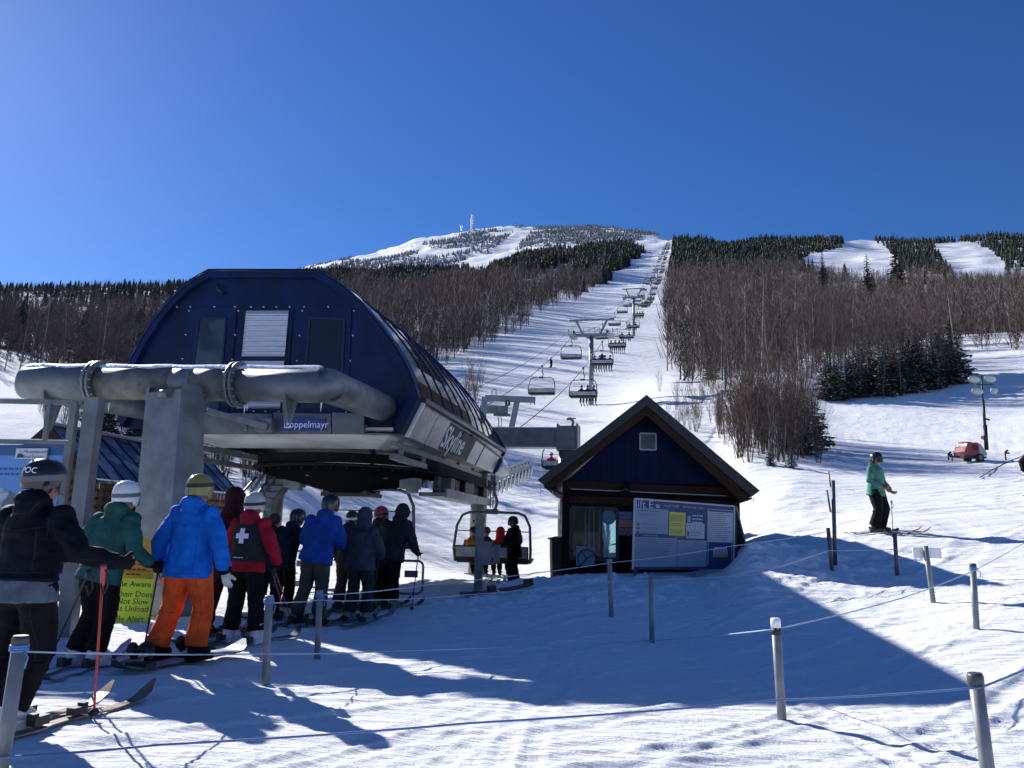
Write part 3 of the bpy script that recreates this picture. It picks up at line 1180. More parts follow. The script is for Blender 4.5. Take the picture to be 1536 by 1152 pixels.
for t in (.255, .715):
    mb = MB()
    c = m_(t)
    for o_ in (-.05, .03):
        mb.tube([c + dp * o_, c + dp * (o_ + .045)], .375, 32, smooth=True)
    for k in range(16):
        a = 2 * pi * k / 16
        e = ZZ * (cos(a) * .335) + dp.cross(ZZ) * (sin(a) * .335)
        mb.tube([c + e - dp * .09, c + e + dp * .11], .022, 6)
    obj('flange', mb, M_GALV, pipe)
nrm = dp.cross(ZZ).normalized()
for t, h, w in ((.105, .62, .34), (.885, .42, .26)):
    mb = MB()
    c = m_(t) - ZZ * .20
    a = [c - dp * w * .5, c + dp * w * .5, c + dp * .05 - ZZ * h, c - dp * .05 - ZZ * h]
    mb.prism([p - nrm * .02 for p in a], nrm * .04)
    mb.prism([c - nrm * .26, c + nrm * .26, c + nrm * .06 - ZZ * h, c - nrm * .06 - ZZ * h], dp * .04)
    obj('bracket', mb, M_GALV, pipe)
# snow lying along the top of the pipe
mb = MB()
for (ta, tb) in ((.02, .245), (.265, .705), (.725, .985)):
    n = int((tb - ta) * 160)
    prevr = None
    for k in range(n + 1):
        t = ta + (tb - ta) * k / n
        c = m_(t)
        h = .030 + .006 * sin(k * .23) + .004 * rnd.random()
        if k in (0, n): h = .004
        wd = .62 + .10 * sin(k * .31 + ta * 20) + .07 * rnd.random()
        rg = []
        for q in range(9):
            a = (-1 + 2 * q / 8) * wd
            rr = RP + h * cos(a / wd * pi / 2) + .004
            rg.append(c + ZZ * (rr * cos(a)) - nrm * (rr * sin(a)))
        if prevr:
            for q in range(8):
                mb.add([prevr[q], rg[q], rg[q + 1], prevr[q + 1]], [(0, 1, 2, 3)], 0, True)
        prevr = rg
obj('snow_cap', mb, M_SNOWC, pipe)
mb = MB()
for px, py, d, L in ((154, 604, 12.7, .10), (164, 604, 12.65, .16), (367, 608, 12.2, .14), (371, 608, 12.2, .09), (482, 604, 12.2, .15)):
    p = at(px, py, d)
    mb = MB()
    mb.tube([p, p - ZZ * L], [.018, .002], 6)
    obj('icicle', mb, M_ICE, pipe)
# service arm below the louvre with snow on it
mb = MB()
mb.bar(fac(312, 617, -.5), fac(402, 641, -.3), .12, .12, 0)
mb.bar(fac(369, 632, -.35), fac(369, 646, -.35), .06, .06, 0)
mb.box(fac(398, 638, -.2), (.36, .2, .26), 1, SV, SU, ZZ)
mb.bar(fac(312, 614, -.5), fac(398, 638, -.3), .11, .05, 2)
obj('service_arm', mb, [M_STEEL, M_GALV, M_SNOWC], station)
# ------------------------------------------------------------------ operator hut with its notice board
HU = Vector((sin(radians(7)), cos(radians(7)), 0))
HV = Vector((HU.y, -HU.x, 0))
HP0 = at(970, 760, 17.2)


def hp(px, py, dep=0.0):
    return on_plane(px, py, HP0 + HU * dep, HU)


M_ROOFM = mat('dark_roof_metal', (0.014, 0.020, 0.024), 0.5, 0.2, var=0.2, vscale=3)
M_BROWN = mat('brown_stained_wood', (0.036, 0.017, 0.009), 0.7, spec=.15, var=0.4, vscale=8, stretch=(1, 1, 8), bump=0.2, bscale=30)
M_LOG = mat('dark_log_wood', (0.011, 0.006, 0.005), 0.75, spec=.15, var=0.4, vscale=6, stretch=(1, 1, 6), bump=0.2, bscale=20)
M_GABLE = mat('navy_siding', (0.003, 0.009, 0.042), 0.6, spec=.12, var=0.15, vscale=3)
HDEP = 0.75
hc = hp(970, 800, HDEP)
hg = gz(hc.x, hc.y) - .25
hut = thing('operator_hut', 'small dark hut with steep gable roof, navy gable and glazed operator window', 'hut', (hc.x, hc.y, hg))
rt, rl, rr = hp(970, 592), hp(806, 720), hp(1140, 736)
rl2, rr2 = hp(816, 727.5), hp(1128, 745)
rb = hp(970, 608)
HLEN = 4.9
mb = MB()
mb.prism([rt, rr, rr2, rb], HU * HLEN)
mb.prism([rt, rb, rl2, rl], HU * HLEN)
roof = obj('roof', mb, M_ROOFM, hut)
# rake boards
rb2 = hp(970, 623, .06)
l2, r2 = hp(824, 734, .06), hp(1112, 752, .06)
mb = MB(); mb.prism([hp(970, 607.5, .06), hp(1128, 744.5, .06), r2, rb2], HU * .06)
obj('rake_board', mb, M_BROWN, hut)
mb = MB(); mb.prism([hp(970, 607.5, .06), rb2, l2, hp(816, 727, .06)], HU * .06)
obj('rake_board', mb, M_BROWN, hut)
mb = MB()
# soffit and eave boards
for a, b in ((hp(816, 728, .05), hp(846, 740, .05)), (hp(1128, 745.5, .05), hp(1103, 754, .05))):
    mb.prism([a, b, b - ZZ * .05, a - ZZ * .05], HU * (HLEN - .1))
obj('soffit', mb, M_BROWN, hut)
wl, wr = hp(849, 745, HDEP), hp(1103, 750, HDEP)
# gable
mb = MB()
g0 = [hp(970, 612, HDEP), hp(1103, 738, HDEP), hp(849, 722, HDEP)]
mb.prism(g0, HU * .12)
for k in range(1, 14):                                     # board seams
    t = k / 14
    xb = g0[2].lerp(g0[1], t)
    tt = t * 2 if t < .5 else (1 - t) * 2
    topz = g0[2].z + (g0[0].z - g0[2].z) * min(1, tt) * .96
    mb.bar(xb - HU * .004, Vector((xb.x, xb.y, topz)) - HU * .004, .015, .012, 0, up=(1, 0, 0))
obj('gable', mb, [M_GABLE, M_NAVY], hut)
mb = MB()
b0, b1 = hp(846, 727, HDEP - .05), hp(1106, 740, HDEP - .05)
mb.bar(b0, b1, .14, .20)
mb.bar(hp(846, 749, HDEP - .02), hp(1106, 757, HDEP - .02), .12, .16)
obj('beam', mb, M_BROWN, hut)
mb = MB()
mb.bar(hp(856, 733.5, HDEP - .13), hp(1090, 744, HDEP - .13), .05, .02)
obj('trim_strip', mb, mat('pale_strip', (0.35, 0.37, 0.42), 0.5), hut)
# log walls (front with window opening, sides, back)
WL, WR = wl.copy(), wr.copy()
zt_ = g0[2].z
fr = lambda px: hp(px, 790, HDEP)
mb = MB()
wxl, wxr = hp(857, 762, HDEP), hp(926, 766, HDEP)
wzt, wzb = wxl.z, hp(900, 838, HDEP).z


def wallpiece(p, q, z0, z1):
    nlog = max(1, round((z1 - z0) / .2))
    for k in range(nlog):
        za = z0 + (z1 - z0) * k / nlog; zb = z0 + (z1 - z0) * (k + 1) / nlog
        zm = (za + zb) / 2
        d = (q - p).normalized(); n = Vector((d.y, -d.x, 0))
        if n.dot(-HU) < 0 and abs(n.dot(HU)) > .5: n = -n
        pr = [(0, za + .01), (.04, za + .04), (.055, zm), (.04, zb - .04), (0, zb - .01), (-.1, zb), (-.1, za)]
        a = [Vector((p.x, p.y, z)) + n * o for o, z in pr]
        mb.prism(a, q - p)


V2 = lambda p: Vector((p.x, p.y, 0))
wallpiece(V2(WL), V2(wxl), hg, zt_)
wallpiece(V2(wxr), V2(WR), hg, zt_)
wallpiece(V2(wxl), V2(wxr), hg, wzb)
wallpiece(V2(wxl), V2(wxr), wzt, zt_)
bd = HU * (HLEN - HDEP - .5)
for p in (WL, WR):
    s = 1 if p is WR else -1
    a = V2(p) + HU * .06
    mb.prism([a + ZZ * hg, a + bd + ZZ * hg, a + bd + ZZ * zt_, a + ZZ * zt_], HV * (.12 * -s))
BD0 = HDEP + HLEN - HDEP - .5
rw = [hp(899, 838, BD0), hp(934, 838, BD0), hp(934, 774, BD0), hp(899, 774, BD0)]
ra, rb_, rzb, rzt = V2(rw[0]), V2(rw[1]), rw[0].z, rw[2].z
bl, br = V2(WL) + bd, V2(WR) + bd
ra = bl + HV * (ra - bl).dot(HV); rb_ = bl + HV * (rb_ - bl).dot(HV)
for p_, q_, z0_, z1_ in ((bl, ra, hg, zt_), (rb_, br, hg, zt_), (ra, rb_, hg, rzb), (ra, rb_, rzt, zt_)):
    mb.prism([p_ + ZZ * z0_, q_ + ZZ * z0_, q_ + ZZ * z1_, p_ + ZZ * z1_], HU * .12)
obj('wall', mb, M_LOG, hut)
for p in (WL, WR):
    mb = MB()
    mb.bar(V2(p) - HU * .02 + ZZ * hg, V2(p) - HU * .02 + ZZ * zt_, .16, .16, up=HU)
    obj('corner_post', mb, M_LOG, hut)
# window
mb = MB()
c4 = [Vector((wxl.x, wxl.y, wzb)), Vector((wxr.x, wxr.y, wzb)), Vector((wxr.x, wxr.y, wzt)), Vector((wxl.x, wxl.y, wzt))]
for i in range(4):
    mb.bar(c4[i] - HU * .05, c4[(i + 1) % 4] - HU * .05, .08, .06, up=HU)
xm = hp(902, 800, HDEP - .04)
for px, wd in ((902, .05),):
    p = hp(px, 800, HDEP - .045)
    mb.bar(Vector((p.x, p.y, wzb)), Vector((p.x, p.y, wzt)), wd, .05, up=HU)
wf = obj('window', mb, M_DARK, hut)
mb = MB()
mb.quad(*[p - HU * .02 for p in c4])
obj('pane', mb, glass_mat('hut_glass', (0.02, 0.05, 0.055), 0.02, alpha=0.72), wf)
for px in (861, 878, 884, 891, 899):
    p = hp(px, 800, HDEP + .25)
    mb = MB(); mb.bar(Vector((p.x, p.y, wzb + (.9 if px == 861 else .25))), Vector((p.x, p.y, wzt - .03)), .035, .02, up=HU)
    obj('hanging_strip', mb, mat('pale_blind', (0.22, 0.32, 0.34), 0.6), hut)
mb = MB()
mb.disc(hp(913, 776, HDEP - .03), -HU, .165, 32)
obj('round_sticker', mb, mat('sticker_blue', (0.10, 0.20, 0.26), 0.5), hut)
# rear window: the bright snow behind is seen through it
mb = MB()
mb.quad(ra + HU * .05 + ZZ * rzb, rb_ + HU * .05 + ZZ * rzb, rb_ + HU * .05 + ZZ * rzt, ra + HU * .05 + ZZ * rzt)
rwm = glass_mat('teal_glass', (0.05, 0.16, 0.17), 0.03, alpha=0.85)
rwm.node_tree.nodes['Transparent BSDF'].inputs['Color'].default_value = (0.45, 0.85, 0.85, 1)
obj('rear_window', mb, rwm, hut)
mb = MB()
for c, s in ((hp(890, 826, 1.6), (.5, .4, .5)), (hp(870, 815, 1.9), (.35, .3, .9)), (hp(901, 822, 1.3), (.12, .12, .5))):
    mb.box(c, s, 0, HV, HU, ZZ)
    mb.ell(c + ZZ * s[2] * .5, (s[0] * .4, s[1] * .4, s[0] * .4))
obj('control_desk', mb, M_BLACK, hut)
# gable vent, lamp
mb = MB()
vq = [(960, 650), (984, 650.5), (984, 675), (960, 674.5)]
a = [hp(x, y, HDEP - .03) for x, y in vq]
mb.prism(a, HU * .03, 0)
b = inset(a, .03, HU)
mb.add([p - HU * .012 for p in b], [(0, 1, 2, 3)], 1)
for i in range(4):
    mb.bar(a[i] - HU * .01, a[(i + 1) % 4] - HU * .01, .03, .03, 2)
obj('gable_vent', mb, [M_GALV, mat('vent_screen', (0.07, 0.085, 0.11), 0.6, var=.2, vscale=20), mat('vent_rim', (0.35, 0.37, 0.42), .4)], hut)
mb = MB()
lp0 = hp(938, 728, HDEP - .1)
mb.tube([lp0 + HU * .1, lp0 - HU * .1], .04, 8)
mb.tube([lp0 - HU * .1 + ZZ * .05, lp0 - HU * .2 - ZZ * .12, lp0 - HU * .25 - ZZ * .2], [.06, .10, .13], 14)
obj('flood_lamp', mb, M_DARK, hut)
# three stacked small plates by the window
M_INK = mat('dark_ink', (0.02, 0.02, 0.03), 0.6)
mb = MB()
for k, (y0, y1) in enumerate(((767, 779), (779.3, 790.5), (791, 803.5))):
    q = [hp(928, y0, HDEP - .09), hp(949, y0 + .8, HDEP - .09), hp(949, y1 + .8, HDEP - .09), hp(928, y1, HDEP - .09)]
    mb.prism(q, HU * .02, k)
    c = sum(q, Vector()) / 4 - HU * .004
    lines = (['FROM', 'HERE'], ['CARPET', 'ON CHAIR'], ['TO RIDE', 'THIS LIFT'])[k]
    for i, t in enumerate(lines):
        put_text(mb, t, .095, c + ZZ * (.042 - .084 * i), HV, ZZ, 3 if k != 1 else 4)
obj('warning_plate', mb, [mat('plate_blue', (0.03, 0.09, 0.25), .5), mat('plate_orange', (0.45, 0.18, 0.02), .5), mat('plate_purple', (0.06, 0.02, 0.07), .5),
                          mat('plate_ink_light', (0.5, 0.22, 0.2), .5), mat('plate_ink', (0.05, 0.08, 0.2), .5)], hut)
# icicles at the left eave
for px, py, L in ((811, 727, .28), (829, 736, .12), (1122, 749, .12), (1130, 748, .1)):
    p = hp(px, py, .1)
    mb = MB(); mb.tube([p + ZZ * .02, p - ZZ * L], [.014, .001], 5)
    obj('icicle', mb, M_ICE, hut)

# notice board
BP0 = at(1025, 800, 15.9)
BN = Vector((-sin(radians(14)), cos(radians(14)), 0))        # faces slightly to the right


def bp(px, py, dep=0.0):
    return on_plane(px, py, BP0 + BN * dep, BN)


c1, c2, c3, c4_ = bp(952, 748), bp(1101, 759.5), bp(1100, 848), bp(949, 848)
BX = (c2 - c1).normalized()
BY = (c1 - c4_).normalized()
gx = gz(c3.x, c3.y)
board = thing('notice_board', 'large blue and white lift notice board leaning on posts beside the hut window', 'notice board', (BP0.x, BP0.y, gx))
M_BBLUE = mat('board_blue', (0.008, 0.032, 0.13), 0.45)
M_PAPER = mat('board_white', (0.42, 0.45, 0.50), 0.5)
M_PAPER2 = mat('board_pale_blue', (0.22, 0.27, 0.36), 0.5)
M_YBOARD = mat('board_yellow', (0.60, 0.55, 0.06), 0.5)
M_INKB = mat('board_ink', (0.10, 0.11, 0.16), 0.6)
mb = MB()
Q = lambda u, v, dep=0.0: (c1.lerp(c2, u)).lerp(c4_.lerp(c3, u), v) + BN * dep      # u to the right, v down
c4b, c3b = c4_ - BY * .08, c3 - BY * .08
mb.prism([c1, c2, c3b, c4b], BN * .05, 0)
for a, b in ((c1, c2), (c2, c3b), (c4b, c1)):
    mb.bar(a - BN * .004, b - BN * .004, .03, .04, 1, up=BN)
panel = obj('panel', mb, [M_BBLUE, M_PAPER], board)


def pan(u0, u1, v0, v1, m, dep=-.004):
    mb.quad(Q(u0, v1, dep), Q(u1, v1, dep), Q(u1, v0, dep), Q(u0, v0, dep), m)


def rows(u0, u1, v0, v1, n, m=4, fill=.4, ragged=.3):
    for k in range(n):
        v = v0 + (v1 - v0) * k / n
        ue = u1 - (u1 - u0) * ragged * rnd.random()
        u = u0
        while u < ue - .004:
            wl_ = min(ue - u, .008 + .02 * rnd.random())
            pan(u, u + wl_, v, v + (v1 - v0) / n * fill, m, -.008)
            u += wl_ + .005


mb = MB()
pan(.005, .335, .135, .52, 1)
pan(.345, .505, .165, .535, 2)
pan(.515, .70, .325, .57, 0)
pan(.73, .99, .075, .615, 0)
pan(.005, .425, .575, 1.02, 1)
pan(.43, .725, .60, 1.02, 1)
pan(.735, .745, .62, 1.0, 5); pan(.975, .985, .62, 1.0, 5)
pan(.735, .985, .615, .622, 5)
rows(.03, .26, .165, .20, 1); rows(.03, .24, .225, .25, 1); rows(.03, .17, .275, .30, 1, 5)
rows(.07, .26, .37, .395, 1); rows(.07, .26, .43, .455, 1); rows(.07, .26, .49, .515, 1)
for v in (.37, .43, .49):
    pan(.03, .05, v, v + .03, 6, -.008)
rows(.36, .49, .21, .32, 4, 4, .5, .1); rows(.36, .49, .34, .40, 2); rows(.36, .49, .44, .51, 4)
for k in range(3):
    rows(.575, .685, .19 + .055 * k, .22 + .055 * k, 1, 0, .8, .05)
pan(.525, .56, .21, .31, 5)
for k in range(3):
    u = .55 + .055 * k
    pan(u - .002, u + .002, .345, .425, 4, -.008); pan(u - .012, u + .012, .36, .366, 4, -.008)
    pan(u - .026, u - .024, .335, .43, 4, -.008)
pan(.517, .70, .445, .450, 4, -.008)
pan(.525, .545, .465, .545, 7, -.008)
rows(.56, .69, .465, .55, 3)
pan(.735, .985, .085, .115, 3, -.008)
rows(.74, .975, .135, .60, 14, 4, .35, .35)
rows(.02, .40, .60, .99, 13, 4, .3, .2)
rows(.445, .70, .63, .99, 20, 5, .35, .35)
rows(.09, .28, .545, .56, 1, 0); rows(.41, .50, .555, .575, 1, 0)
# picture of a chair at the bottom right
pan(.79, .94, .745, .86, 8, -.006); pan(.80, .93, .70, .78, 0, -.008); pan(.79, .94, .83, .87, 9, -.010)
for k in range(4):
    pan(.815 + .03 * k, .832 + .03 * k, .73, .82, 5, -.011)
put_text(mb, 'lift E', .22, Q(.095, .078, -.008), BX, BY, 0)
mb_ic = Q(.195, .08, -.008)
for k in range(4):
    pan(.208 + .01 * k, .215 + .01 * k, .085, .12, 0, -.008)
pan(.205, .247, .065, .08, 0, -.008); pan(.224, .227, .03, .065, 0, -.008)
put_text(mb, "length 4,500'", .066, Q(.365, .072, -.008), BX, BY, 0)
put_text(mb, "vertical rise 1,463'", .066, Q(.585, .068, -.008), BX, BY, 0)
obj('printed_sheet', mb, [M_PAPER, M_PAPER2, M_YBOARD, M_BBLUE, M_INKB, mat('board_grey', (0.2, 0.25, 0.36), .5), M_NAVY, mat('board_red', (.4, .05, .08), .5),
                          mat('board_sand', (0.45, 0.36, 0.18), .5), mat('board_ochre', (0.30, 0.20, 0.04), .5)], panel)
M_DTIM = mat('dark_timber', (0.03, 0.035, 0.04), .6)
for t, o in ((c2 - BX * .03, .9), (c2 + BX * .05, .35)):
    p = t + BN * .09
    mb = MB(); mb.bar(Vector((p.x, p.y, p.z)), Vector((p.x, p.y, gz(p.x, p.y) - .3)), .07, .07)
    obj('post', mb, M_DTIM, board)
mb = MB(); mb.bar(c2 + BX * .06 + BN * .1, bp(1121, 838, .8), .10, .10)
obj('brace', mb, M_DTIM, board)
mb = MB()
pb = c4_ + BX * .1 + BN * .09
mb.bar(pb + BY * .9, Vector((pb.x, pb.y, gz(pb.x, pb.y) - .2)), .07, .07)
obj('post', mb, M_DTIM, board)

# things leaning and lying round the hut
p = at(843, 866, 15.7)
g = gpx(843, 866)
bw = 38 / FPX * g.y * .5
mb = MB()
hb = (866 - 806) / FPX * g.y
prof = [(0.0, .86), (.06, .9), (.5 * hb, .97), (.92 * hb, 1.0), (hb, .98), (hb + .02, .9), (hb + .05, .5), (hb + .05, 0)]
for k in range(len(prof) - 1):
    for j in range(24):
        a0, a1 = 2 * pi * j / 24, 2 * pi * (j + 1) / 24
        def pt(q, a):
            sq = 1 / max(abs(cos(a)), abs(sin(a))) ** .55
            return g + Vector((cos(a) * bw * q[1] * sq, sin(a) * bw * q[1] * sq, q[0] - .08))
        mb.add([pt(prof[k], a0), pt(prof[k], a1), pt(prof[k + 1], a1), pt(prof[k + 1], a0)], [(0, 1, 2, 3)], 0, True)
bin_ = thing('bin', 'black plastic rubbish bin standing in the snow at the hut corner', 'bin', g)
obj('body', mb, mat('black_plastic', (0.008, 0.009, 0.012), .45), bin_)
mb = MB()
mb.tube([g + Vector((cos(a) * bw * 1.1, sin(a) * bw * 1.1, hb - .1)) for a in [2 * pi * k / 20 for k in range(21)]], .03, 6)
obj('rim', mb, mat('black_plastic', (0.008, 0.009, 0.012), .45), bin_)
# blue panel with a hoop behind the bin
mb = MB()
q = [(864, 848), (893, 850), (893, 820), (864, 818.5)]
o = .45
mb.prism([hp(x, y, HDEP - o) for x, y in q], HU * .03, 0)
c = hp(880, 838, HDEP - o - .03)
mb.tube([c + HV * (.20 * cos(a)) + ZZ * (.20 * sin(a)) for a in [2 * pi * k / 24 for k in range(25)]], .014, 6, 1, caps=False)
for a in (0.6, 2.2, 4.0):
    mb.bar(c, c + HV * (.2 * cos(a)) + ZZ * (.2 * sin(a)), .02, .02, 1)
single('wheel_panel', mb, [mat('panel_blue', (0.10, 0.20, 0.28), .5), M_DARK], 'pale blue panel with a black spoked hoop, under the hut window', 'panel')
# bags and shovel in the snow
g = gpx(952, 856); g.z += .16
mb = MB(); mb.ell(g, (.42, .25, .20), 14, 8); mb.ell(g + Vector((.25, -.05, .05)), (.25, .2, .16), 12, 8); mb.ell(g + Vector((-.3, -.08, .0)), (.2, .15, .13), 12, 8)
single('black_bag', mb, mat('black_nylon', (0.012, 0.013, 0.016), .7, bump=.6, bscale=9), 'black duffel bag half buried in snow below the notice board', 'bag')
g = gpx(985, 850)
mb = MB(); mb.ell(g + ZZ * .17, (.36, .12, .2), 16, 8)
single('grey_sack', mb, mat('sack_cloth', (0.12, 0.14, 0.13), .8, bump=.5, bscale=9), 'olive grey sack propped against the foot of the notice board', 'sack')
g = gpx(878, 862)
mb = MB(); mb.ell(g + ZZ * .05 + HU * .3, (.35, .16, .14), 14, 8)
mb.tube([g + Vector((.1, 0, .05)), g + Vector((.25, -.1, .2)), g + Vector((.4, 0, .12))], .015, 6)
single('rope_coil', mb, mat('mustard_rope', (0.16, 0.11, 0.02), .8, bump=.8, bscale=30), 'mustard yellow heap of rope on the snow beside the bin', 'rope')
g1, g0_ = gpx(1020, 863), gpx(1058, 857)
sh = thing('snow_shovel', 'red snow shovel lying on the snow bank in front of the notice board', 'shovel', g0_)
mb = MB(); mb.tube([g1 + ZZ * .14, g0_ + ZZ * .2], .02, 8)
obj('handle', mb, M_DARK, sh)
mb = MB()
d = Vector((1, -.25, 0)).normalized(); s_ = Vector((.25, 1, 0)).normalized()
sec = [(-.05, .05, .27), (.1, .14, .29), (.3, .17, .24), (.5, .16, .10)]
for a, b in zip(sec[:-1], sec[1:]):
    for k in range(4):
        f0, f1 = -1 + k * .5, -.5 + k * .5
        def sp(q, f): return g0_ + d * q[0] + s_ * (q[1] * f) + ZZ * (q[2] + .05 * f * f)
        mb.add([sp(a, f0), sp(b, f0), sp(b, f1), sp(a, f1)], [(0, 1, 2, 3)], 0, True)
obj('blade', mb, mat('shovel_red', (0.22, 0.015, 0.025), .4), sh)
# ------------------------------------------------------------------ trees
TR = random.Random(77)
NR = np.random.default_rng(5)
M_BARK = mat('grey_bark', (0.055, 0.047, 0.042), 0.85, var=0.45, vscale=9, stretch=(1, 1, .25))
M_BIRCH = mat('birch_bark', (0.36, 0.33, 0.30), 0.8, col2=(0.20, 0.18, 0.165), vscale=5)
M_TWIG = mat('brown_twigs', (0.085, 0.066, 0.056), 0.9, var=0.35, vscale=.5)
M_TWIGR = mat('reddish_twigs', (0.105, 0.06, 0.048), 0.9, var=0.3, vscale=.6)
M_NEEDLE = mat('spruce_needles', (0.018, 0.030, 0.017), 0.85, col2=(0.035, 0.048, 0.028), vscale=.8)
M_FROST = mat('frosted_needles', (0.13, 0.145, 0.15), 0.9, col2=(0.40, 0.42, 0.44), vscale=.08, vlo=.45, vhi=.62)
M_TSNOW = mat('branch_snow', (0.72, 0.75, 0.80), 0.8)


def tri(mb, a, b, w, m):
    d = (b - a)
    n = d.cross(Vector((TR.uniform(-1, 1), TR.uniform(-1, 1), TR.uniform(-1, 1))))
    if n.length < 1e-5:
        return
    n.normalize()
    mb.add([a - n * w, a + n * w, b], [(0, 1, 2)], m)


def grow(mb, p, d, L, r, depth, m, spread, nkid):
    """a limb with side limbs and twigs"""
    n = 3 if depth else 2
    pts = [p]; dd = d.copy(); q = p.copy()
    for _ in range(n):
        dd = (dd + Vector((TR.uniform(-1, 1), TR.uniform(-1, 1), TR.uniform(-.2, .7))) * .16).normalized()
        q = q + dd * (L / n)
        pts.append(q.copy())
    if r > .012:
        mb.tube(pts, [r * (1 - .75 * i / n) for i in range(n + 1)], 3, m, caps=False)
    else:
        for a, b in zip(pts[:-1], pts[1:]):
            tri(mb, a, b + (b - a) * .1, r, m)
    if depth <= 0:
        return
    for k in range(nkid):
        t = TR.uniform(.25, 1.0)
        i = min(int(t * n), n - 1)
        a = pts[i].lerp(pts[i + 1], t * n - i)
        ax = Vector((TR.uniform(-1, 1), TR.uniform(-1, 1), TR.uniform(-.1, .9)))
        nd = (dd * (1 - spread) + ax.normalized() * spread + Vector((0, 0, .25))).normalized()
        grow(mb, a, nd, L * TR.uniform(.35, .62) * (1.15 - .4 * t), max(.0065, r * .45), depth - 1, m, spread, nkid)


def bare_protos(H, nb, nkid, lean=0.0, low=.3, r=None, spread=.55, tw=1.0):
    r = r or H * .0072
    tb, cb = MB(), MB()
    n = 7
    pts = []
    x = y = 0.0
    dx, dy = TR.uniform(-.03, .03) + lean, TR.uniform(-.03, .03)
    for i in range(n + 1):
        pts.append(Vector((x, y, H * i / n - (.4 if i == 0 else 0))))
        dx += TR.uniform(-.03, .03) - lean * .12; dy += TR.uniform(-.03, .03)
        x += dx * H / n; y += dy * H / n
    tb.tube(pts, [r * (1.15 - 1.0 * i / n) for i in range(n + 1)], 6, 0, caps=False)
    for k in range(nb):
        t = low + (1 - low) * (k + TR.random()) / nb
        i = min(int(t * n), n - 1)
        a = pts[i].lerp(pts[i + 1], t * n - i)
        ang = TR.uniform(0, 2 * pi)
        up = TR.uniform(.5, 1.3)
        d = Vector((cos(ang), sin(ang), up)).normalized()
        grow(cb, a, d, H * TR.uniform(.15, .32) * (1.25 - .75 * t), r * .40 * (1.1 - .6 * t), 2, 0, spread, nkid)
    return tb, cb


def shrub_protos(H, stems):
    tb, cb = MB(), MB()
    for s in range(stems):
        a = TR.uniform(0, 2 * pi)
        tip = Vector((cos(a) * H * TR.uniform(.05, .26), sin(a) * H * TR.uniform(.05, .26), H * TR.uniform(.6, 1.0)))
        p0 = Vector((cos(a) * .12, sin(a) * .12, -.2))
        mid = p0.lerp(tip, .5) + Vector((TR.uniform(-.12, .12), TR.uniform(-.12, .12), .15))
        tb.tube([p0, mid, tip], [.022, .015, .005], 4, 0, caps=False)
        for k in range(9):
            t = TR.uniform(.2, 1)
            q = p0.lerp(mid, t * 2) if t < .5 else mid.lerp(tip, t * 2 - 1)
            a2 = TR.uniform(0, 2 * pi)
            grow(cb, q, Vector((cos(a2) * .55, sin(a2) * .55, 1)).normalized(), H * TR.uniform(.16, .34), .010, 1, 0, .35, 5)
    return tb, cb


def spruce_protos(H, whorls, per, snowy=0.2, width=.23, dens=5):
    tb, cb = MB(), MB()
    tb.tube([Vector((0, 0, -.4)), Vector((0, 0, H * .97))], [H * .016, .01], 6, 0, caps=False)
    for wv in range(whorls):
        t = .05 + .94 * (wv / whorls) ** .93
        L0 = H * width * (1 - t) ** .85 + .08
        k = max(4, int(per * (1 - .55 * t)))
        a0 = TR.uniform(0, 6)
        for b in range(k):
            ang = a0 + 2 * pi * b / k + TR.uniform(-.35, .35)
            L = L0 * TR.uniform(.55, 1.15)
            dr = TR.uniform(.05, .40) * (1 - .6 * t)
            d = Vector((cos(ang), sin(ang), -dr))
            s = Vector((-sin(ang), cos(ang), 0))
            p0 = Vector((0, 0, H * t + TR.uniform(-.02, .02) * H))
            ns = dens
            for q in range(ns):
                f0 = q / ns
                a = p0 + d * (L * f0) + Vector((0, 0, L * .10 * f0 * f0))
                wd = L * (.17 + .20 * (1 - f0)) * TR.uniform(.6, 1.2)
                tipd = d * (L * TR.uniform(.26, .42))
                m = 1 if TR.random() < snowy else 0
                for sg in (-1, 1):
                    b1 = a + tipd * .7 + s * (sg * wd) + Vector((0, 0, TR.uniform(-.16, .05) * L))
                    cb.add([a + s * (sg * .01), a + tipd + Vector((0, 0, TR.uniform(-.05, .02) * L)), b1], [(0, 1, 2)], m)
                    if TR.random() < .5:
                        cb.add([a, a + tipd * .5 + s * (sg * wd * .5) - Vector((0, 0, L * TR.uniform(.1, .24))), b1], [(0, 1, 2)], 0)
    return tb, cb


def tree_thing(name, label, cat, tb, cb, tm, cm, group, crown='crown'):
    t = thing(name, label, cat, (0, 0, 0), 0, group)
    obj('trunk', tb, tm, t, world=False)
    obj(crown, cb, cm, t, world=False)
    return t


def place(protos, used, x, y, s, rz, label=None, sz=None, dz=0.0):
    k = TR.randrange(len(protos))
    o = protos[k]
    z = float(ground(np.array([x]), np.array([y]))[0]) + dz
    sc = (s, s, sz or s)
    if k not in used:
        used.add(k)
        o.location = (x, y, z); o.rotation_euler = (0, 0, rz); o.scale = sc
        if label: o['label'] = label
        return o
    return dup(o, (x, y, z), rz, label, sc)


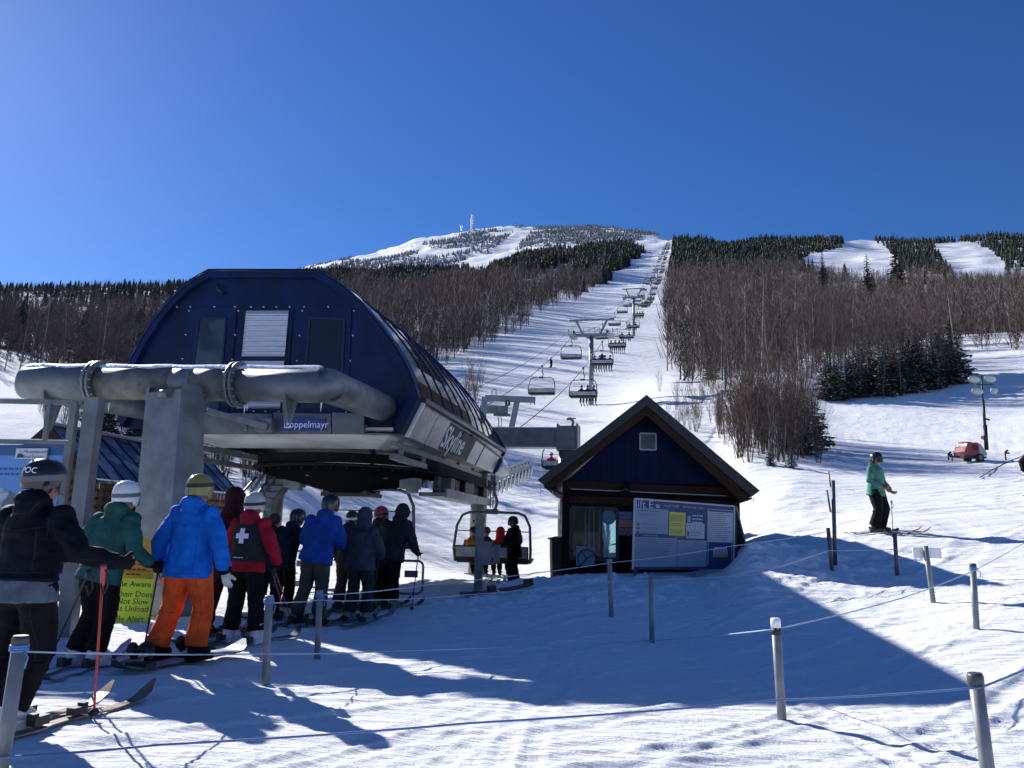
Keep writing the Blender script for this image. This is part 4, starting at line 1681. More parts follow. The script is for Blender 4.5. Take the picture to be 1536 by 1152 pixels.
G_BARE = 'bare trees beside the ski slopes'
G_BIRCH = 'pale birches among the bare trees'
G_SPR = 'spruces at the edge of the wood'
G_SAP = 'bare saplings in the snow'
bare = [tree_thing('bare_tree', 'grey leafless tree standing in the wood beside the ski slope', 'tree', *bare_protos(10, 24 + 3 * i, 5, low=.16 + .05 * i, lean=.04 * (i - 2)), M_BARK, M_TWIG if i != 2 else M_TWIGR, G_BARE) for i in range(5)]
birch = [tree_thing('birch_tree', 'pale barked birch standing among darker leafless trees', 'tree', *bare_protos(10, 20, 5, low=.22, lean=.07 * (i * 2 - 1), r=.085), M_BIRCH, M_TWIG, G_BIRCH) for i in range(2)]
sap = [tree_thing('sapling', 'thin reddish brown leafless sapling growing out of the snow', 'sapling', *shrub_protos(5, 7), M_BARK, M_TWIGR if i else M_TWIG, G_SAP) for i in range(3)]
spru = [tree_thing('spruce_tree', 'dark green spruce dusted with snow at the foot of the wood', 'tree', *spruce_protos(6, 20, 10, .30, .24), M_BARK, [M_NEEDLE, M_TSNOW], G_SPR) for i in range(3)]
pinep = [tree_thing('tall_spruce', 'tall dark pointed spruce rising above the bare wood', 'tree', *spruce_protos(14, 30, 10, .03, .15, 5), M_BARK, [M_NEEDLE, M_TSNOW], 'tall dark spruces above the bare wood') for i in range(2)]
U = {k: set() for k in ('bare', 'birch', 'sap', 'spru', 'pine')}


def ground_at_px(px, d):
    """plan position on the azimuth of column px at range d"""
    a = atan((px - 768) / FPX)
    return d * sin(a), d * cos(a)


# --- individually placed
# curved pine by the lift line
x, y = gpx(1027, 571, 40, 200).xy
t = tree_thing('leaning_tree', 'dark shaggy evergreen with a curved bare lower trunk, beside the chairlift line', 'tree', *(lambda a: a)((MB(), MB())), M_BARK, [M_NEEDLE, M_TSNOW], None) if False else None
tb, cb = MB(), MB()
Hh = 11.5
cv = [Vector((-.35, 0, -.3)), Vector((.35, 0, .9)), Vector((.55, 0, 2.2)), Vector((.30, 0, 4)), Vector((.05, 0, 7)), Vector((-.1, 0, Hh))]
tb.tube(cv, [.21, .19, .17, .15, .1, .02], 8, 0, caps=False)
for k in range(46):
    zz = TR.uniform(2.6, Hh - .3)
    t_ = (zz - 2.6) / (Hh - 2.6)
    ang = TR.uniform(0, 2 * pi)
    L = (2.3 * (1 - t_) ** .6 + .35) * TR.uniform(.5, 1.1)
    d = Vector((cos(ang), sin(ang), TR.uniform(-.3, .25)))
    s = Vector((-sin(ang), cos(ang), 0))
    p0 = Vector((.3 * (1 - t_), 0, zz))
    cb.tube([p0, p0 + d * L], [.03, .006], 3, 2, caps=False)
    for q in range(26):
        f = TR.uniform(.2, 1)
        a = p0 + d * (L * f) + Vector((TR.uniform(-.2, .2), TR.uniform(-.2, .2), TR.uniform(-.25, .1)))
        e = Vector((TR.uniform(-1, 1), TR.uniform(-1, 1), TR.uniform(-.9, .4))) * .32
        tri(cb, a, a + e, .07, 1 if TR.random() < .1 else 0)
pt_ = tree_thing('evergreen_tree', 'shaggy dark evergreen with a curved bare lower trunk beside the chairlift line', 'tree', tb, cb, M_BARK, [M_NEEDLE, M_TSNOW, M_BARK], None)
dpl = hypot(x, y)
zg = gz(x, y)
pt_.location = (x, y, zg)
pt_.scale = ((572 - 468) / FPX * dpl / Hh,) * 3
# small spruces: (px, base py, height px, label)
for px, py, hpx, lab in ((1066, 569, 48, 'small spruce alone in open snow right of the curved evergreen'),
                         (1156, 699, 34, 'tiny snow dusted spruce at the front tip of the sapling thicket'),
                         (1187, 703, 32, 'low brownish spruce at the right front of the sapling thicket'),
                         (1206, 684, 70, 'bushy dark spruce in the front of the sapling thicket'),
                         (1225, 676, 84, 'fullest dark spruce at the right edge of the sapling thicket'),
                         (1180, 676, 60, 'thin dark spruce inside the sapling thicket')):
    p = gpx(px, py, 25, 200)
    s = hpx / FPX * hypot(p.x, p.y) / 6
    place(spru, U['spru'], p.x, p.y, s * (1.25 if hpx < 90 else 1), TR.uniform(0, 6), lab, s)
# row of snowy spruces at the foot of the right wood
for k in range(46):
    px = 1238 + 202 * (k + TR.random()) / 46
    row = TR.random()
    base = 603 - 22 * max(0, (px - 1240) / 200) ** 2 - 4 * TR.random() - 16 * row
    if px < 1260: base += 2
    p = gpx(px, base, 30, 200)
    hpx = TR.uniform(34, 62) * (1 + .9 * row * TR.random())
    s = hpx / FPX * hypot(p.x, p.y) / 6
    place(spru, U['spru'], p.x, p.y, s * 1.3, TR.uniform(0, 6), None, s)
# saplings of the thicket and other shrubs
for k in range(84):
    px = TR.gauss(1150, 38)
    px = min(max(px, 1080), 1228)
    py = 640 + 55 * TR.random() ** .8 - max(0, 1120 - px) * .5
    p = gpx(px, py, 25, 200)
    s = TR.uniform(.55, 1.25) * (1 if px > 1105 else .6)
    place(sap, U['sap'], p.x, p.y, s, TR.uniform(0, 6), 'thin leafless sapling in the thicket on the snow bank behind the hut')
for (x0, x1, y0, y1, n, s0, s1) in ((985, 1085, 585, 660, 34, .22, .45), (312, 425, 650, 738, 30, .35, .9), (480, 640, 650, 705, 20, .25, .6),
                                    (120, 205, 600, 650, 16, .4, .9), (700, 735, 565, 610, 10, .5, .9), (40, 120, 600, 640, 8, .4, .8)):
    for k in range(n):
        p = gpx(TR.uniform(x0, x1), TR.uniform(y0, y1), 25, 220)
        place(sap, U['sap'], p.x, p.y, TR.uniform(s0, s1) * (1.2 if x0 > 900 else 1), TR.uniform(0, 6))
for k in range(14):
    p = gpx(TR.uniform(312, 400), TR.uniform(650, 715), 25, 220)
    place(bare, U['bare'], p.x, p.y, TR.uniform(.5, .8), TR.uniform(0, 6), 'leafless tree on the snow bank behind the station pillar')
for k in range(9):
    p = gpx(TR.uniform(132, 212), TR.uniform(618, 655), 25, 220)
    place(spru, U['spru'], p.x, p.y, TR.uniform(.35, .6), TR.uniform(0, 6), 'low snowy evergreen behind the log building on the left')
p = gpx(196, 606, 60, 300)
place(pinep, U['pine'], p.x, p.y, 122 / FPX * hypot(p.x, p.y) / 14, 1.0, 'dark spruce showing just left of the station hood')

# ---- the woods
PB = {'A': [(1195, 398), (1215, 382), (1262, 372), (1268, 355), (1302, 355), (1332, 374), (1348, 392), (1354, 418), (1290, 424), (1200, 404)],
      'B': [(1398, 366), (1455, 363), (1482, 374), (1506, 394), (1514, 420), (1440, 424), (1412, 395)],
      'C': [(696, 412), (733, 380), (768, 350), (790, 338), (804, 338), (772, 376), (748, 396), (716, 414)],
      'D': [(766, 446), (800, 418), (848, 397), (864, 387), (846, 414), (818, 437), (790, 447)],
      'E': [(618, 432), (650, 424), (656, 428), (628, 436)],
      'F': [(846, 376), (862, 366), (872, 370), (856, 380)],
      'G': [(940, 372), (962, 356), (1004, 352), (1004, 372), (975, 380)]}


def inpoly(px, py, poly):
    r = np.zeros(px.shape, bool)
    n = len(poly)
    for i in range(n):
        x1, y1 = poly[i]; x2, y2 = poly[(i + 1) % n]
        c = ((y1 > py) != (y2 > py)) & (px < (x2 - x1) * (py - y1) / (y2 - y1 + 1e-9) + x1)
        r ^= c
    return r


def sample(d0, d1, dens, a0=-46, a1=42):
    area = radians(a1 - a0) / 2 * (d1 * d1 - d0 * d0)
    n = int(area * dens)
    d = np.sqrt(NR.uniform(d0 * d0, d1 * d1, n)); a = np.radians(NR.uniform(a0, a1, n))
    return d * np.sin(a), d * np.cos(a)


RINGS = ((45, 110, 1 / 11.0), (110, 200, 1 / 13.0), (200, 420, 1 / 17.0), (420, 760, 1 / 20.0), (760, 1250, 1 / 24.0), (1250, 2700, 1 / 75.0))
xs, ys = [], []
for r_ in RINGS:
    a, b = sample(*r_)
    xs.append(a); ys.append(b)
_a, _b = sample(49, 82, 1 / 5.0, -33, -8)
xs.append(_a); ys.append(_b)
xs = np.concatenate(xs); ys = np.concatenate(ys)
zs = ground(xs, ys)
dd = np.hypot(xs, ys)
ppx, ppy = proj_np(xs, ys, zs)
lat = lift_lat(xs, ys)
jit = fbm(xs / 14, ys / 14, 2, 7) * 5 * np.clip(dd / 150, .4, 2)
left_edge = np.where(dd < 86, -20 - (dd - 62) * .38, -29) + jit * .5
right_edge = np.where(dd < 200, 8.0, 6.0) + jit * .2
on_left = (lat < left_edge) & (dd > 62)
on_right = (lat > right_edge)
# the open snow on the right
open_r = on_right & ((ppy > 604 + np.clip(1100 - ppx, 0, 200) * -.42 - 24 * np.clip((ppx - 1240) / 200, 0, 1) ** 2) & (ppx <= 1442) | (ppx > 1442) & (ppy > 527 + 5 * np.sin(ppx / 9)))
open_r |= on_right & (dd < 70)
keep = (on_left | on_right) & ~open_r
keep &= ~((ppx < 60) & (dd < 80)) & ~((ppx >= 60) & (ppx < 420) & (dd < 66))
keep |= (lat < -15) & (dd > 47) & (dd < 75) & (ppx > 225) & (ppx < 560) & (ppy < 650)
for nm in PB:
    keep &= ~inpoly(ppx + jit * .3, ppy, PB[nm]) | (dd < 250)
keep &= (dd < 1250) | ((ppx > 380) & (ppx < 1080))
# upper mountain: patchy scrub
hi = (dd > 1000) & (ppx < 1010)
patch = fbm(xs / 150, ys / 260, 4, 23)
line = np.interp(ppx, [380, 480, 560, 640, 700, 800, 900, 1000], [410, 408, 405, 405, 404, 392, 372, 360])
bald = hi & (ppy < line)
bare_side = np.interp(ppx, [440, 700, 800, 1000], [.06, -.02, -.20, -.34])
keep &= ~(bald & (patch < bare_side))
xs, ys, zs, dd, ppx, ppy, lat, bald = (q[keep] for q in (xs, ys, zs, dd, ppx, ppy, lat, bald))
h0 = zs
cl = fbm(xs / 45, ys / 45, 3, 91)
pc = sstep(95, 215, zs + cl * 90) * .9
pc = np.where(ppx < 430, .10 + .5 * sstep(90, 210, zs + cl * 120) , pc)
pc = np.where((lat > 0) & (dd < 420), np.where(dd < 210, 0, .02), pc)
pc = np.where((lat > 0) & (dd >= 420), sstep(418, 396, ppy + cl * 14), pc)
con = NR.uniform(0, 1, len(xs)) < pc
con |= bald
order = np.argsort(dd)
# nearest ones become things of their own
inview = (ppx > -60) & (ppx < 1600)
nb = ncf = nbi = 0
used_idx = np.zeros(len(xs), bool)
hsc = ys / dd * np.interp(ppx, [380, 480, 1150, 1280], [.72, 1.0, 1.0, .80])
for i in order:
    if dd[i] > 175 or nb + nbi >= 260:
        break
    if not inview[i] or ppx[i] < -20 or ppx[i] > 1560:
        continue
    used_idx[i] = True
    hgt = TR.uniform(8.5, 14) * hsc[i]
    if con[i] and ncf < 60:
        ncf += 1
        place(pinep, U['pine'], xs[i], ys[i], hgt / 14, TR.uniform(0, 6))
    elif TR.random() < .22:
        nbi += 1
        place(birch, U['birch'], xs[i], ys[i], hgt / 10, TR.uniform(0, 6))
    else:
        nb += 1
        place(bare, U['bare'], xs[i], ys[i], hgt / 10, TR.uniform(0, 6))
# standout spruces in the right wood
for px, d, topy, lab in ((1305, 235, 381, 'tall dark spruce standing out in front of the upper right ski trail'),
                         (1157, 200, 404, 'narrow dark spruce in the middle of the right wood'),
                         (1347, 330, 352, 'tallest dark spruce between the two upper right ski trails'),
                         (1236, 330, 376, 'dark spruce left of the upper right ski trail')):
    x, y = ground_at_px(px, d)
    z = float(ground(np.array([x]), np.array([y]))[0])
    ax, ay = proj((x, y, z))
    for _ in range(3):
        ax, ay = proj((x, y, z)); x += (px - ax) / FPX * d
    hm = (ay - topy) / FPX * hypot(d, z)
    place(pinep, U['pine'], x, y, hm / 14, 1.3, lab)
rest = ~used_idx


def template(kind, seed):
    r = random.Random(seed)
    vs, fs, mi = [], [], []

    def t3(a, b, c, m):
        k = len(vs); vs.extend([a, b, c]); fs.append((k, k + 1, k + 2)); mi.append(m)
    if kind in ('bare', 'barefar'):
        ntw = 105 if kind == 'bare' else 40
        wk = 1.0 if kind == 'bare' else 1.6
        for k in range(2):
            a = k * pi / 2
            t3((cos(a) * .0075 * wk, sin(a) * .0075 * wk, 0), (-cos(a) * .0075 * wk, -sin(a) * .0075 * wk, 0), (r.uniform(-.03, .03), r.uniform(-.03, .03), .9), 0)
        for k in range(ntw):
            t = r.uniform(.10, .92)
            ang = r.uniform(0, 2 * pi)
            L = r.uniform(.14, .30) * (1.15 - .6 * t)
            e = (cos(ang) * L * .62, sin(ang) * L * .62, t + L * r.uniform(.5, 1.1))
            off = r.uniform(.0, .08)
            s = (cos(ang) * off, sin(ang) * off, t - .02)
            w = .0042 * wk * r.uniform(.6, 1.4)
            q = r.uniform(0, 2 * pi)
            t3((s[0] + cos(q) * w, s[1] + sin(q) * w, s[2]), (s[0] - cos(q) * w, s[1] - sin(q) * w, s[2] - w), e, 1)
    else:
        lay = 7 if kind == 'con' else 5
        for k in range(lay):
            z0 = .04 + .86 * k / lay
            R_ = .20 * (1 - z0) ** .9 + .012
            nspk = 7 if kind == 'con' else 5
            z1 = z0 + (1.25 / lay) * (1.1 if k < lay - 1 else 1.0)
            a0 = r.uniform(0, 6)
            for j in range(nspk):
                a = a0 + 2 * pi * j / nspk + r.uniform(-.2, .2)
                b = a + 2 * pi / nspk * r.uniform(.7, 1.15)
                ra = R_ * r.uniform(.65, 1.2); rb_ = R_ * r.uniform(.65, 1.2)
                t3((cos(a) * ra, sin(a) * ra, z0 - r.uniform(0, .05)), (cos(b) * rb_, sin(b) * rb_, z0 - r.uniform(0, .05)), (0, 0, min(1.0, z1)), 0)
    return np.array(vs), np.array(fs), np.array(mi)


def forest(name, label_mats, kinds, sel, hlo, hhi, wide=1.0):
    idx = np.nonzero(sel)[0]
    if not len(idx):
        return
    co, fa, mi = [], [], []
    base = 0
    which = NR.integers(0, len(kinds), len(idx))
    for w_, tp in enumerate(kinds):
        ii = idx[which == w_]
        if not len(ii):
            continue
        V, F, Mi = tp
        n = len(ii)
        a = NR.uniform(0, 2 * pi, n); h = NR.uniform(hlo, hhi, n) * (hsc[ii] if len(hsc) == len(xs) else 1.0)
        if callable(wide):
            wk = wide(ii)
        else:
            wk = np.full(n, wide)
        ca, sa = np.cos(a), np.sin(a)
        X = (V[None, :, 0] * ca[:, None] - V[None, :, 1] * sa[:, None]) * (h * wk)[:, None] + xs[ii][:, None]
        Y = (V[None, :, 0] * sa[:, None] + V[None, :, 1] * ca[:, None]) * (h * wk)[:, None] + ys[ii][:, None]
        Z = V[None, :, 2] * h[:, None] + zs[ii][:, None] - .3
        co.append(np.stack([X, Y, Z], 2).reshape(-1, 3))
        fa.append((F[None] + (np.arange(n) * len(V))[:, None, None]).reshape(-1, 3) + base)
        mi.append(np.tile(Mi, n))
        base += n * len(V)
    me = mesh_np(name, np.concatenate(co), None, np.concatenate(fa), False, label_mats, np.concatenate(mi))
    o = bpy.data.objects.new(name, me)
    COL.objects.link(o)
    o['kind'] = 'stuff'
    return o


tb1 = [template('bare', 100 + i) for i in range(6)]
tb2 = [template('barefar', 200 + i) for i in range(5)]
tc1 = [template('con', 300 + i) for i in range(5)]
tc2 = [template('confar', 400 + i) for i in range(5)]
M_FBARK = mat('forest_bark', (0.17, 0.15, 0.135), 0.9, col2=(0.06, 0.05, 0.045), vscale=.12)
M_FTWIG = mat('forest_twigs', (0.075, 0.056, 0.047), 0.9, col2=(0.125, 0.086, 0.070), vscale=.05, vlo=.35, vhi=.65)
M_FNEED = mat('forest_needles', (0.018, 0.027, 0.018), 0.9, col2=(0.035, 0.045, 0.03), vscale=.06)
forest('near_bare_woods', [M_FBARK, M_FTWIG], tb1, rest & ~con & (dd < 330), 6.5, 15)
forest('far_bare_woods', [M_FBARK, M_FTWIG], tb2, rest & ~con & (dd >= 330), 8, 13)
forest('near_spruce_woods', [M_FNEED], tc1, rest & con & ~bald & (dd < 700), 5, 15, lambda ii: NR.uniform(.65, 1.15, len(ii)))
forest('far_spruce_woods', [M_FNEED], tc2, rest & con & ~bald & (dd >= 700), 4, 15, lambda ii: NR.uniform(.65, 1.15, len(ii)))
# brush between the trunks
bx, by = sample(60, 190, 1 / 11.0)
bz = ground(bx, by)
_o = (xs, ys, zs)
_l = lift_lat(bx, by); _d = np.hypot(bx, by); _px, _py = proj_np(bx, by, bz)
_k = ((_l < np.where(_d < 86, -21 - (_d - 62) * .38, -30)) & (_d > 66)) | ((_l > 9) & (_d > 74) & ~((_py > 602 + np.clip(1100 - _px, 0, 200) * -.42 - 24 * np.clip((_px - 1240) / 200, 0, 1) ** 2) & (_px <= 1442) | (_px > 1442) & (_py > 526)))
_k &= ~((_px < 420) & (_d < 84))
xs, ys, zs = bx[_k], by[_k], bz[_k]
forest('forest_brush', [M_FBARK, M_FTWIG], tb1, np.ones(len(xs), bool), 1.5, 6.0, 1.5)
xs, ys, zs = _o
frost_h = (zs > 560)
forest('frosted_mountain_scrub', [M_FROST], tc2, rest & bald, 4.0, 11.0, 1.15)
print('TREES', len(xs), int(con.sum()), nb, nbi, ncf)
# ------------------------------------------------------------------ people
from mathutils.bvhtree import BVHTree
from mathutils import noise as mnoise
PR = random.Random(3)


def remesh(mb, voxel, smooth=2, fold=0.0, fscale=.12, seed=0, fz=1.0):
    """union of the closed pieces as one continuous skin; returns (verts, faces)"""
    me = mb.mesh('skin', [])
    o = bpy.data.objects.new('skin', me)
    COL.objects.link(o)
    r = o.modifiers.new('r', 'REMESH'); r.mode = 'VOXEL'; r.voxel_size = voxel; r.use_smooth_shade = True
    if smooth:
        s = o.modifiers.new('s', 'SMOOTH'); s.iterations = smooth; s.factor = .5
    dg = bpy.context.evaluated_depsgraph_get()
    m2 = bpy.data.meshes.new_from_object(o.evaluated_get(dg))
    bpy.data.objects.remove(o)
    bpy.data.meshes.remove(me)
    if fold:
        sh = Vector((seed * 3.1, seed * 1.7, seed * 2.3))
        cs = []
        for v in m2.vertices:
            p = v.co
            q = Vector((p.x, p.y, p.z * fz)) / fscale + sh
            w_ = q + Vector((mnoise.noise(q * .7), mnoise.noise(q * .7 + Vector((9, 0, 0))), 0)) * .6
            n = mnoise.noise(q * .8) * .5 + (.45 - abs(mnoise.noise(w_ * 1.3))) * .9 + (.4 - abs(mnoise.noise(w_ * 3.1))) * .35
            cs.extend(p + v.normal * (fold * n))
        m2.vertices.foreach_set('co', cs)
    m2.polygons.foreach_set('use_smooth', [True] * len(m2.polygons))
    m2.update()
    return m2


def link(name, me, mats, parent):
    me.name = name
    me.materials.clear()
    for m in (mats if isinstance(mats, (list, tuple)) else [mats]):
        me.materials.append(m)
    o = bpy.data.objects.new(name, me)
    COL.objects.link(o)
    o.parent = parent
    return o


FAB = {}


KC = {}


def fabric(name, col, rough=.75, var=.18):
    KC['cloth_' + name] = col
    return mat('cloth_' + name, col, rough, var=var, vscale=7, bump=.25, bscale=60, spec=.12)


SKIN = mat('skin', (0.42, 0.22, 0.15), .6)
HAIR = mat('dark_hair', (0.02, 0.014, 0.01), .7)
GOGL = {}


def thread(m):
    c = KC[m.name]
    return mat('thread_' + m.name, tuple(.42 * v + .002 for v in c), .85)


def V(x, y, z): return Vector((x, y, z))


def person(label, loc, head, H, out, pose=None, vox=.017, group=None, hd=0.0):
    """loc: ground point; head: heading in degrees from +y to the right; out: outfit; pose: joint changes"""
    k = H / 1.78
    P_ = dict(hipL=V(-.10, 0, .92), hipR=V(.10, 0, .92), kneeL=V(-.13, .05, .50), kneeR=V(.13, .05, .50), ankL=V(-.15, -.02, .12), ankR=V(.15, -.02, .12),
              pel=V(0, 0, .96), chest=V(0, .02, 1.28), neck=V(0, .03, 1.48), head=V(0, .06, 1.635),
              shL=V(-.195, .01, 1.41), shR=V(.195, .01, 1.41), elL=V(-.29, -.02, 1.14), elR=V(.29, -.02, 1.14), wrL=V(-.29, .12, .93), wrR=V(.29, .12, .93))
    if pose:
        P_.update({a: V(*b) if not isinstance(b, Vector) else b for a, b in pose.items()})
    root = thing('person', label, 'person', loc, -radians(head), group)
    root.scale = (k, k, k)
    sd = PR.randrange(100)
    hv = P_['head']
    HR = Matrix.Rotation(-radians(hd), 3, 'Z')

    def hq(v): return hv + HR @ Vector(v)
    # --- bare body, one skin
    mb = MB()
    mb.ell(hq((0, 0, .03)), (.078, .098, .10), 14, 10)
    mb.ell(hq((0, .03, -.05)), (.060, .065, .075), 12, 8)
    mb.ell(hq((0, .100, -.015)), (.014, .020, .022), 8, 6)
    mb.ell(hq((-.078, -.005, -.01)), (.014, .022, .032), 8, 6); mb.ell(hq((.078, -.005, -.01)), (.014, .022, .032), 8, 6)
    mb.tube([hv + V(0, -.01, -.04), P_['neck'] + V(0, 0, -.06)], [.052, .06], 12)
    mb.tube([P_['pel'] - V(0, 0, .06), P_['pel'].lerp(P_['chest'], .5), P_['chest'], P_['neck'] - V(0, 0, .03)], [.14, .12, .15, .07], 14, flat=.7, up=(0, 1, 0))
    for s in 'LR':
        mb.tube([P_['sh' + s] * .92 + P_['chest'] * .08, P_['el' + s], P_['wr' + s]], [.048, .038, .028], 8)
        mb.tube([P_['hip' + s] + V(0, 0, .03), P_['knee' + s], P_['ank' + s] - V(0, 0, .06)], [.085, .055, .04], 8)
        mb.ell(P_['ank' + s] + V(0, .06, -.07), (.04, .11, .035), 8, 6)
    link('body', remesh(mb, .014 if vox < .02 else .02, 2), SKIN, root)
    # --- trousers
    mb = MB()
    pw = out.get('baggy', 1.0)
    mb.ell(P_['pel'] - V(0, .01, .03), (.175, .14, .15), 16, 10)
    for s in 'LR':
        a, b, c = P_['hip' + s], P_['knee' + s], P_['ank' + s]
        ac = c + (b - c).normalized() * .03
        mb.tube([a + V(0, 0, .02), a.lerp(b, .5), b, b.lerp(ac, .5), ac], [.118 * pw, .108 * pw, .092 * pw, .092 * pw, .10 * pw], 12)
    link('trousers', remesh(mb, vox, 3, .016, .14, sd, 1.5), out['pants'], root)
    # --- jacket
    mb = MB()
    hem = out.get('hem', .84)
    jw = out.get('jw', 1.0)
    pel, ch, nk = P_['pel'], P_['chest'], P_['neck']
    base = pel + (pel - ch) * ((pel.z - hem) / (ch.z - pel.z))
    mb.tube([base, pel.lerp(ch, .0), pel.lerp(ch, .5), ch, ch.lerp(nk, .55), nk + V(0, 0, .0), nk + V(0, 0, .05)],
            [.246 * jw, .228 * jw, .205 * jw, .215 * jw, .19, .10, .085], 18, flat=.74, up=(0, 1, 0))
    for s in 'LR':
        a, b, c = P_['sh' + s], P_['el' + s], P_['wr' + s]
        cc = c + (b - c).normalized() * .02
        mb.ell(a, (.085 * jw, .085 * jw, .085 * jw), 10, 8)
        mb.tube([a.lerp(ch, .15), a.lerp(b, .5), b, b.lerp(cc, .5), cc], [.092 * jw, .086 * jw, .076 * jw, .07 * jw, .062 * jw], 12)
    if out.get('hood') == 'up':
        mb.ell(hq((0, -.015, .035)), (.125, .14, .15), 16, 12)
        mb.tube([hq((0, -.03, -.06)), nk + V(0, -.02, -.02)], [.12, .14], 14)
    elif out.get('hood') == 'down':
        mb.ell(nk + V(0, -.075, .035), (.135, .075, .075), 14, 8)
        mb.ell(nk + V(0, -.10, -.03), (.10, .06, .09), 14, 8)
    jk = link('jacket', remesh(mb, vox, 2, .017, .17, sd + 5, 1.9), out['jacket'], root)
    if vox <= .0155:                                     # seams, hem and pocket lines laid on the cloth
        jb = BVHTree.FromPolygons([v.co.copy() for v in jk.data.vertices], [tuple(p_.vertices) for p_ in jk.data.polygons])

        def seam(bv_, mb_, pts, w_=.0028, off=.002, frm=-1.0):
            prev_ = None
            fine = []
            for a_, b_ in zip(pts[:-1], pts[1:]):
                for q_ in range(10):
                    fine.append((a_[0] + (b_[0] - a_[0]) * q_ / 10, a_[1] + (b_[1] - a_[1]) * q_ / 10))
            fine.append(pts[-1])
            for i_, (x_, z_) in enumerate(fine):
                x2, z2 = fine[min(i_ + 1, len(fine) - 1)]
                x1, z1 = fine[max(i_ - 1, 0)]
                l_ = hypot(x2 - x1, z2 - z1) or 1
                nx, nz = -(z2 - z1) / l_ * w_, (x2 - x1) / l_ * w_
                rg_ = []
                for sg_ in (-1, 1):
                    h_ = bv_.ray_cast(V(x_ + nx * sg_, frm, z_ + nz * sg_), V(0, -frm, 0))[0]
                    rg_.append(h_ + V(0, off * (1 if frm > 0 else -1), 0) if h_ else None)
                if prev_ and all(rg_) and all(prev_) and abs(rg_[0].y - prev_[0].y) < .03:
                    mb_.add([prev_[0], prev_[1], rg_[1], rg_[0]], [(0, 1, 2, 3)], 0, True)
                prev_ = rg_
        mb = MB()
        cx = ch.x
        if 'vest' not in out:
            seam(jb, mb, [(cx - .19, 1.335), (cx, 1.30), (cx + .19, 1.335)])
            seam(jb, mb, [(cx - .135, 1.31), (pel.x - .15, hem + .06)])
            seam(jb, mb, [(cx + .135, 1.31), (pel.x + .15, hem + .06)])
        seam(jb, mb, [(pel.x - .21, hem + .05), (pel.x, hem + .045), (pel.x + .21, hem + .05)])
        if out.get('hood') == 'down':
            seam(jb, mb, [(nk.x - .11, nk.z + .02), (nk.x - .06, nk.z - .06), (nk.x + .06, nk.z - .06), (nk.x + .11, nk.z + .02)])
        for s_ in 'LR':
            e_, w__ = P_['el' + s_], P_['wr' + s_]
            f_ = e_.lerp(w__, .80)
            seam(jb, mb, [(f_.x - .06, f_.z + .01), (f_.x + .06, f_.z - .005)])
            f_ = P_['sh' + s_]
            seam(jb, mb, [(f_.x - .02, f_.z + .06), (f_.x * .86 + ch.x * .14, f_.z - .13)])
        link('seam', mb.mesh('seam', []), thread(out['jacket']), jk)
        tr_o = [c_ for c_ in root.children if c_.name.startswith('trousers')][0]
        tb_ = BVHTree.FromPolygons([v.co.copy() for v in tr_o.data.vertices], [tuple(p_.vertices) for p_ in tr_o.data.polygons])
        mb = MB()
        for s_ in 'LR':
            hp_, kn_, an_ = P_['hip' + s_], P_['knee' + s_], P_['ank' + s_]
            sgn = -1 if s_ == 'L' else 1
            seam(tb_, mb, [(hp_.x + sgn * .055, hp_.z - .12), (kn_.x + sgn * .05, kn_.z), (an_.x + sgn * .05, an_.z + .05)])
            seam(tb_, mb, [(hp_.x - .06, hp_.z - .10), (hp_.x + .06, hp_.z - .10)])
            seam(tb_, mb, [(kn_.x - .08, kn_.z - .03), (kn_.x + .08, kn_.z - .05)])
            seam(tb_, mb, [(an_.x - .09, an_.z + .10), (an_.x + .09, an_.z + .09)])
        link('seam', mb.mesh('seam', []), thread(out['pants']), tr_o)
    if 'vest' in out:
        mb = MB()
        mb.tube([pel + (pel - ch) * .05, pel.lerp(ch, .4), ch, ch.lerp(nk, .55), nk - V(0, 0, .02)], [.228, .228, .232, .205, .11], 18, flat=.76, up=(0, 1, 0))
        ve = link('vest', remesh(mb, vox, 2, .012, .14, sd, 1.2), out['vest'], root)
        bv = BVHTree.FromPolygons([v.co.copy() for v in ve.data.vertices], [tuple(p.vertices) for p in ve.data.polygons])
        mb = MB()

        def patch(x0, x1, z0, z1, m, n=6):
            g = []
            for i in range(n + 1):
                for j in range(n + 1):
                    o_ = V(x0 + (x1 - x0) * i / n, -1, z0 + (z1 - z0) * j / n)
                    h = bv.ray_cast(o_, V(0, 1, 0))[0]
                    g.append((h if h else V(o_.x, -.2, o_.z)) - V(0, .006, 0))
            mb.add(g, [(i * (n + 1) + j, (i + 1) * (n + 1) + j, (i + 1) * (n + 1) + j + 1, i * (n + 1) + j + 1) for i in range(n) for j in range(n)], m)
        patch(-.032, .032, 1.18, 1.36, 0); patch(-.085, -.032, 1.24, 1.30, 0); patch(.032, .085, 1.24, 1.30, 0)
        for q in range(5):
            patch(-.09 + .03 * q, -.068 + .03 * q, 1.005, 1.015, 1, 2)
        link('white_cross', mb.mesh('white_cross', []), [M_WHITE, mat('grey_print', (.3, .3, .3), .6)], ve)
    if 'layer' in out:
        mb = MB()
        mb.tube([base - V(0, 0, .15), base + V(0, 0, .03)], [.245, .20], 18, flat=.80, up=(0, 1, 0))
        link('shirt_tail', remesh(mb, vox, 2, .012, .09, sd, .7), out['layer'], root)
